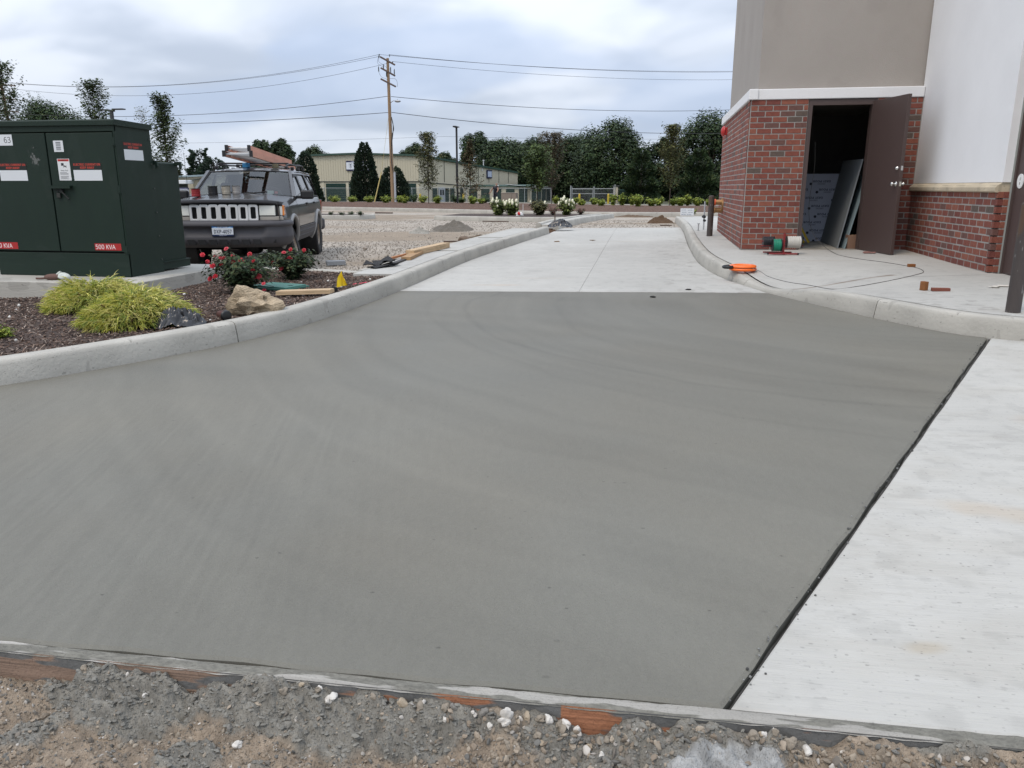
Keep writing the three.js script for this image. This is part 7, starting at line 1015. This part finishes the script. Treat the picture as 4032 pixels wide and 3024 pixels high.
// ---------------------------------------------------------------- the man by the cabinet
{
  const J = { hip: [0, 0.88, 0], chest: [0.10, 1.26, 0.06], neck: [0.16, 1.42, 0.10], head: [0.20, 1.57, 0.14], hl: [0.09, 0.86, 0], hr: [-0.09, 0.86, 0], kl: [0.13, 0.46, 0.05], kr: [-0.10, 0.46, 0.02], al: [0.12, 0.07, 0], ar: [-0.12, 0.07, -0.02], tl: [0.14, 0.045, 0.13], tr: [-0.13, 0.045, 0.11], sl: [0.27, 1.37, 0.06], sr: [-0.06, 1.37, 0.10], el: [0.34, 1.12, 0.14], er: [-0.24, 1.14, 0.14], wl: [0.30, 0.94, 0.30], wr: [-0.36, 0.92, 0.24] };
  const B = [['hip', 'chest', 0.155, 0.175], ['chest', 'neck', 0.16, 0.075], ['neck', 'head', 0.06, 0.075], ['hl', 'kl', 0.095, 0.07], ['hr', 'kr', 0.095, 0.07], ['kl', 'al', 0.068, 0.05], ['kr', 'ar', 0.068, 0.05], ['al', 'tl', 0.05, 0.04], ['ar', 'tr', 0.05, 0.04], ['chest', 'sl', 0.13, 0.085], ['chest', 'sr', 0.13, 0.085], ['sl', 'el', 0.062, 0.048], ['sr', 'er', 0.062, 0.048], ['el', 'wl', 0.046, 0.034], ['er', 'wr', 0.046, 0.034]];
  const hand = (w, dir) => { const p = V(...w), d = V(...dir).normalize(), s = V(-d.z, 0, d.x).normalize(), out = []; const pc = p.clone().addScaledVector(d, 0.07); out.push([p, pc, 0.030, 0.036]); for (let k = 0; k < 4; k++) { const b = pc.clone().addScaledVector(s, (k - 1.5) * 0.019), m = b.clone().addScaledVector(d, 0.04 + (k === 1 ? 0.006 : 0)), e = m.clone().addScaledVector(d, 0.03).add(V(0, -0.022, 0)); out.push([b, m, 0.010, 0.009], [m, e, 0.009, 0.008]); } const tb = p.clone().addScaledVector(d, 0.03).addScaledVector(s, 0.03); out.push([tb, tb.clone().addScaledVector(s, 0.03).addScaledVector(d, 0.035), 0.012, 0.009]); return out; };
  const bones = [...B.map(([a, b, r0, r1]) => [V(...J[a]), V(...J[b]), r0, r1]), [V(0.20, 1.60, 0.14), V(0.215, 1.55, 0.185), 0.082, 0.060], [V(0.205, 1.585, 0.235), V(0.21, 1.56, 0.26), 0.014, 0.016], [V(0.12, 1.58, 0.13), V(0.118, 1.56, 0.13), 0.02, 0.014], [V(0.285, 1.58, 0.13), V(0.287, 1.56, 0.13), 0.02, 0.014], ...hand(J.wl, [-0.1, -0.5, 0.6]), ...hand(J.wr, [-0.5, -0.6, 0.4])];
  const res = 112, half = 0.95, mc = new MarchingCubes(res, new THREE.MeshStandardMaterial(), false, false, 400000); mc.isolation = 0; mc.reset();
  const P = V(0, 0, 0), ab = V(0, 0, 0), ap = V(0, 0, 0);
  const sd = (x, y, z) => { P.set(x, y, z); let v = 9; for (const [a, b, r0, r1] of bones) { ab.copy(b).sub(a); ap.copy(P).sub(a); const t = clamp(ap.dot(ab) / ab.lengthSq()); const q = ap.addScaledVector(ab, -t).length() - lerp(r0, r1, t), h = clamp(0.5 + 0.5 * (v - q) / 0.03); v = lerp(v, q, h) - 0.03 * h * (1 - h); } return v; };
  for (let k = 0; k < res; k++) for (let j = 0; j < res; j++) for (let i = 0; i < res; i++) { const x = (i - res / 2) / (res / 2) * half, y = (j - res / 2) / (res / 2) * half + 0.9, z = (k - res / 2) / (res / 2) * half; mc.field[i + j * res + k * res * res] = (Math.abs(x) > 0.6 || Math.abs(z) > 0.5) ? -1 : -sd(x, y, z); }
  mc.update(); const n = mc.count, pos = new Float32Array(n * 3), nor = mc.normalArray.slice(0, n * 3), col = new Float32Array(n * 3);
  for (let i = 0; i < n; i++) {
    const x = mc.positionArray[i * 3] * half, y = mc.positionArray[i * 3 + 1] * half + 0.9, z = mc.positionArray[i * 3 + 2] * half; pos.set([x, y, z], i * 3);
    const arm = Math.hypot(x - J.el[0], z - J.el[2]) < 0.17 && y < 1.33 && y > 0.7 && x > 0.24 || (x < -0.13 && y < 1.33 && y > 0.7);
    const c = y > 1.44 || arm ? [0.36, 0.20, 0.14] : y > 0.88 ? [0.018, 0.020, 0.028] : y > 0.10 ? [0.022, 0.024, 0.03] : [0.05, 0.035, 0.025]; col.set(c, i * 3);
  }
  const g = new THREE.BufferGeometry(); g.setAttribute('position', new THREE.BufferAttribute(pos, 3)); g.setAttribute('normal', new THREE.BufferAttribute(nor, 3)); g.setAttribute('color', new THREE.BufferAttribute(col, 3));
  const t = thing('person', 'person in dark vest and trousers leaning beside the beige cabinet', 'person', [-12.75, G(-12.75, 64) + 0.13, -64], -0.35);
  part('body', g, mat({ vertexColors: true, roughness: 0.8 }), t); part('hair', new THREE.SphereGeometry(0.088, 14, 8, 0, 6.283, 0, 1.35).translate(0.20, 1.605, 0.13), mat({ c: [0.16, 0.14, 0.12], roughness: 0.9 }), t); part('beard', rockGeo(55, 2, 0.3).scale(0.05, 0.055, 0.035).translate(0.212, 1.51, 0.215), mat({ c: [0.40, 0.37, 0.33], roughness: 0.9 }), t);
}
// ---------------------------------------------------------------- poles, lamps and overhead lines
{
  const woodP = mat({ map: every(T.wood, 0.4, 2), c: [0.62, 0.58, 0.58], roughness: 0.95, bumpMap: every(T.rough, 0.6), bumpScale: 0.02 }), arm = mat({ c: [0.16, 0.115, 0.095], roughness: 0.9 }), ins = mat({ c: [0.05, 0.055, 0.05], roughness: 0.4 }), steel = mat({ c: [0.34, 0.35, 0.36], metalness: 0.5, roughness: 0.45 }), rubber = mat({ c: [0.02, 0.02, 0.022], roughness: 0.6 });
  const X = -24.75, D = 74, y0 = G(X, D), P = thing('utility_pole', 'tall wooden utility pole with crossarms and street lamp', 'utility pole', [X, 0, -D]);
  part('pole', rod(V(-0.02, y0 - 0.2, 0), V(-0.05, 12.75, 0), 0.19, 0.125, 14), woodP, P);
  const arms = [[12.5, 0.95], [11.55, 0.9], [10.6, 0.98]]; for (const [y, h] of arms) part('crossarm', beam(V(-h * 0.52 - 0.06, y + 0.30, 0.62), V(h * 0.52, y - 0.28, -0.42), 0.13, 0.12), arm, P);
  for (const [x, y, z] of [[-0.62, 12.98, 0.62], [0.14, 13.02, 0], [0.33, 12.45, -0.28], [-0.68, 12.86, 0.62]]) part('insulator', [cy(0.035, 0.03, 0.18, x, y - 0.08, z, 8), cy(0.06, 0.06, 0.05, x, y + 0.02, z, 10)], ins, P);
  for (const [x, y, z] of [[-0.78, 11.75, 0.5], [-0.38, 11.95, 0.3], [0.2, 11.75, 0], [0.45, 11.6, -0.3], [-0.18, 11.35, 0.1]]) part('fuse_cutout', [cy(0.05, 0.05, 0.36, x, y, z, 8), cy(0.03, 0.03, 0.5, x + 0.03, y, z + 0.05, 6)], ins, P);
  part('jumper_wire', [tube([[-0.7, 12.85, 0.6], [-0.85, 12.3, 0.55], [-0.55, 12.05, 0.45], [-0.38, 11.95, 0.3]], 0.012, 20, 4), tube([[-0.78, 11.5, 0.5], [-0.6, 11.1, 0.3], [-0.2, 10.95, 0.1], [-0.1, 10.7, 0]], 0.012, 20, 4), tube([[-0.62, 12.9, 0.6], [-0.72, 12.4, 0.55], [-0.45, 12.2, 0.3], [-0.1, 11.9, 0]], 0.012, 20, 4), tube([[0.1, 11.0, 0], [0.6, 10.95, -0.2], [0.72, 10.5, -0.3], [0.7, 10.3, -0.35]], 0.012, 20, 4)], rubber, P);
  const lp = part('lamp_arm', tube([[0.08, 8.86, 0], [0.35, 9.02, 0.05], [0.6, 9.03, 0.1]], 0.03, 16, 6), steel, P); part('lamp_head', [new THREE.SphereGeometry(1, 14, 8).scale(0.30, 0.11, 0.14).translate(0.82, 8.98, 0.12), cy(0.02, 0.02, 0.12, 0.80, 9.12, 0.12, 6)], steel, lp);
  part('riser_cable', [tube([[0.16, 7.6, 0.12], [0.30, 6.9, 0.14], [0.27, 6.3, 0.14], [0.12, 5.2, 0.18], [0.0, 4.2, 0.19], [0.10, 3.0, 0.2], [0.18, 2.6, 0.2]], 0.035, 40, 6), tube([[0.18, 7.4, 0.12], [0.34, 6.5, 0.12], [0.20, 6.1, 0.14], [0.05, 5.0, 0.18]], 0.03, 30, 6)], rubber, P);
  part('conduit', cy(0.10, 0.10, 3.0, 0.26, y0 + 1.45, 0.12, 12), mat({ c: [0.40, 0.42, 0.44], roughness: 0.55 }), P);
  tag(part('guy_guard', [rod(V(-26.3, G(-26, 73) + 0.1, -73), V(-25.62, 2.6, -73.4), 0.05), rod(V(-25.62, 2.6, -73.4), V(-24.85, 8.0, -74), 0.012, 0.012, 4)], mat({ c: [0.52, 0.42, 0.16], roughness: 0.6 })), 'leaning yellow guy-wire guard beside the utility pole', 'guy guard');
  const P2 = thing('utility_pole', 'wooden utility pole cut by the left picture edge', 'utility pole', [-67.35, 0, -76]); part('pole', rod(V(0.4, -0.5, 0), V(-0.25, 12.1, 0), 0.2, 0.13, 12), woodP, P2); for (const [y] of [[11.6], [10.2], [9.0]]) part('crossarm', beam(V(-1.1, y + 0.12, 0.3), V(1.15, y - 0.12, -0.3), 0.13, 0.12), arm, P2);
  // overhead lines, each a slack span
  const span = (label, a, b, sag, r, n = 40) => { const pts = []; for (let i = 0; i <= n; i++) { const t = i / n; pts.push([lerp(a[0], b[0], t), lerp(a[1], b[1], t) - sag * 4 * t * (1 - t), lerp(a[2], b[2], t)]); } tag(part('overhead_wire', tube(pts, r, n * 2, 5), rubber), label, 'wire', 'overhead wires'); };
  span('top overhead wire running left from the utility pole', [X - 0.62, 13.0, -D + 0.62], [-69.5, 12.1, -76], 1.55, 0.014); span('second overhead wire running left from the utility pole', [X - 0.68, 12.85, -D + 0.5], [-69.5, 12.0, -75.4], 1.5, 0.014); span('third overhead wire running left just below the top pair', [X + 0.33, 12.45, -D - 0.28], [-69.5, 11.6, -76.5], 1.85, 0.014);
  span('thick twisted wire running left below the crossarms', [X - 0.2, 9.45, -D], [-69.5, 8.9, -76], 1.0, 0.022); span('lower cable running left from the utility pole', [X - 0.1, 8.02, -D], [-69.5, 7.6, -76], 0.45, 0.026); span('thin lowest line running left across the sky', [X - 0.1, 7.05, -D - 20], [-90, 7.0, -96], 0.35, 0.012);
  span('top overhead wire running right from the utility pole', [X + 0.14, 13.05, -D], [26, 16.2, -112], 1.15, 0.017); span('twin of the top wire running right', [X - 0.62, 13.0, -D + 0.6], [26, 16.1, -111], 1.1, 0.014); span('second overhead wire running right below the top pair', [X + 0.33, 12.5, -D - 0.28], [26, 15.3, -112], 1.2, 0.014);
  span('thick twisted wire running right below the crossarms', [X + 0.15, 9.42, -D], [26, 12.1, -112], 1.35, 0.024); span('lower cable sagging right from the utility pole', [X + 0.15, 8.02, -D], [26, 9.0, -112], 1.45, 0.028); span('thin lowest line running right across the sky', [X - 0.1, 7.05, -D - 20], [30, 7.6, -110], 0.4, 0.012);
  // lot lamps
  const dk = mat({ c: [0.022, 0.023, 0.026], roughness: 0.5 });
  const L = thing('lamp_post', 'slim dark square lamp post on the berm', 'lamp post', [-15.06, G(-15.06, 60.6) + 0.1, -60.6]); part('shaft', rb(0.13, 5.75, 0.13, 0.01, 0, 2.87, 0), dk, L); part('head', [rb(0.26, 0.10, 0.75, 0.02, 0, 5.78, 0.3), rb(0.42, 0.06, 0.3, 0.02, 0, 5.78, 0)], dk, L); part('base', rb(0.3, 0.08, 0.3, 0.01, 0, 0.04, 0), dk, L);
  const L2 = thing('lamp_post', 'dark lamp post with twin heads behind the transformer', 'lamp post', [-33.4, G(-33.4, 46), -46]); part('shaft', rb(0.17, 5.9, 0.17, 0.01, 0, 2.95, 0), dk, L2); part('head', [rb(0.75, 0.07, 0.34, 0.02, -0.52, 6.0, 0), rb(0.75, 0.07, 0.34, 0.02, 0.52, 6.03, 0), rb(0.4, 0.12, 0.2, 0.02, 0, 5.95, 0)], dk, L2);
}
// ---------------------------------------------------------------- heaps and litter on the lot
{
  const heap = (name, label, x, d, w, h, seed, c, cat) => { const g = patch(36, 30, (u, v) => { const a = 2 * u - 1, b = 2 * v - 1, ra = 0.72 + 0.5 * fbm(Math.atan2(b, a) * 0.9 + seed * 3, seed, 3), e = clamp(1 - Math.hypot(a, b) / ra), n = fbm(a * 2.4 + seed, b * 2.4, 4); return [a * w / 2, h * Math.pow(e, 0.62) * (0.15 + 1.55 * n) + 0.03 * (fbm(a * 12 + seed, b * 12, 2) - 0.5) * (e > 0 ? 1 : 0) - 0.02, b * w * 0.4, a * w / 2, b * w / 2]; }); const o = tag(part(name, g, mat({ c, map: every(T.gravel, 0.9), bumpMap: every(T.gravelH, 0.5), bumpScale: 0.04, roughness: 0.95 })), label, cat ?? 'heap'); o.position.set(x, G(x, d) - 0.005, -d); };
  heap('stone_heap', 'low heap of grey crushed stone on the lot', -5.46, 21.4, 1.35, 0.24, 5, [0.75, 0.76, 0.75]); heap('pale_heap', 'small pale powdery heap beside the grey stone heap', -6.05, 20.2, 0.62, 0.13, 6, [1.6, 1.72, 1.8]); heap('dirt_heap', 'brown dirt heap at the end of the lane by the kerb', 0.22, 26.0, 0.85, 0.2, 7, [0.5, 0.34, 0.22]); heap('dirt_heap', 'streak of brown dirt along the far kerb', -0.9, 35.6, 1.7, 0.09, 8, [0.6, 0.45, 0.32]); heap('dirt_heap', 'clods of brown soil in the break of the kerb', -2.75, 20.5, 0.55, 0.12, 9, [0.45, 0.28, 0.18]); heap('dirt_heap', 'brown soil spread beside the narrow walk', -3.95, 18.0, 0.9, 0.07, 19, [0.55, 0.42, 0.30]);
  const wm = mat({ c: [0.09, 0.06, 0.045], roughness: 0.9 });
  const stick = (label, a, b, r) => tag(part('stick', rod(V(a[0], G(a[0], a[1]) + r, -a[1]), V(b[0], G(b[0], b[1]) + r + (b[2] ?? 0), -b[1]), r, r * 0.8, 6), wm), label, 'stick');
  stick('dark stick lying on the lot near the narrow walk', [-4.45, 16.6], [-4.0, 16.75], 0.018); stick('wooden stake standing in the kerb break', [-2.83, 23.0], [-2.82, 22.95, 0.5], 0.02); stick('black lath lying before the far kerb', [-14.2, 39.5], [-13.2, 39.3], 0.04); stick('thin black stick lying in front of the hydrangea kerb', [-5.9, 27.3], [-4.9, 26.9], 0.018); stick('short stick lying at the lane end', [0.18, 22.9], [0.5, 22.85], 0.02);
  const rk = rockGeo(41, 2, 0.5, 0.12, 0.06, 0.08); const o = tag(part('clod', rk, mat({ c: [0.16, 0.12, 0.09], roughness: 0.95 })), 'brown clod lying on the lot beside the walk', 'clod'); o.position.set(-4.15, G(-4.15, 17.2) + 0.03, -17.2);
  const o2 = tag(part('clod', rockGeo(42, 2, 0.5, 0.05, 0.035, 0.05), mat({ c: [0.30, 0.26, 0.22], roughness: 0.95 })), 'single grey stone lying on the lot behind the paver', 'clod'); o2.position.set(-5.6, G(-5.6, 14.9) + 0.02, -14.9);
  const fs = thing('foam_sheet', 'white printed foam sheet leaning at the far kerb', 'foam sheet', [1.36, G(1.36, 34.5) + 0.05, -34.5], 0.05); part('sheet', rb(0.56, 0.30, 0.04, 0.004, 0, 0.15, 0), mat({ c: [0.62, 0.64, 0.66], roughness: 0.7 }), fs); part('print', new THREE.PlaneGeometry(0.52, 0.27).translate(0, 0.15, 0.0225), mat({ map: canvasTex(256, 128, (c, w, h) => { c.fillStyle = '#ccd0d3'; c.fillRect(0, 0, w, h); c.fillStyle = '#4a5a6e'; c.font = 'bold 20px sans-serif'; for (const [x, y] of [[10, 30], [140, 34], [20, 74], [150, 78], [8, 116], [120, 118]]) c.fillText('EASY POUR', x, y, 90); }), roughness: 0.7 }), fs);
  bush('kerb_weed', 'small yellow shrub beside the foam sheet', 1.72, G(1.72, 36) + 0.1, 35.6, 0.25, 0.35, 301, GREEN.fresh, { leaves: 200, leaf: 0.05, stems: 8 });
  const leafy = mat({ c: [0.20, 0.13, 0.07], roughness: 0.9 });
  for (const [x, d, l, k] of [[-2.0, 16.6, 'dry leaf litter on the lane, left of the joint', 1], [-1.27, 16.9, 'dry leaf litter on the lane, near the joint', 2], [0.42, 9.22, 'small black scrap on the pale lane by the seam', 3], [0.02, 8.6, 'small black scrap on the wet slab', 4]]) { const q = tag(part('litter', rockGeo(320 + k, 2, 0.9, k > 2 ? 0.03 : 0.055, 0.010, k > 2 ? 0.010 : 0.02), k > 2 ? mat({ c: [0.015, 0.015, 0.015], roughness: 0.8 }) : leafy), l, 'litter'); q.position.set(x, G(x, d) + 0.008, -d); }
  const cv = thing('plastic_scrap', 'white plastic scrap with red mark behind the hydrangea kerb', 'scrap', [-4.95, G(-4.95, 29.5) + 0.14, -29.5]); part('scrap', rockGeo(330, 2, 0.6, 0.14, 0.09, 0.08).translate(0, 0.06, 0), mat({ c: [0.65, 0.65, 0.63], roughness: 0.6 }), cv); part('red_mark', rockGeo(331, 1, 0.4, 0.05, 0.06, 0.03).translate(-0.02, 0.08, 0.06), mat({ c: [0.5, 0.02, 0.02], roughness: 0.6 }), cv); part('stake', rod(V(0.12, 0, 0), V(0.12, 0.42, 0), 0.012), mat({ c: [0.6, 0.6, 0.58], roughness: 0.6 }), cv);
}
// ================================================================ shadows on, draw
scene.traverse((o) => { if (o.isMesh) { o.castShadow = true; o.receiveShadow = true; } });
renderer.setSize(1024, 768);
renderer.render(scene, camera);
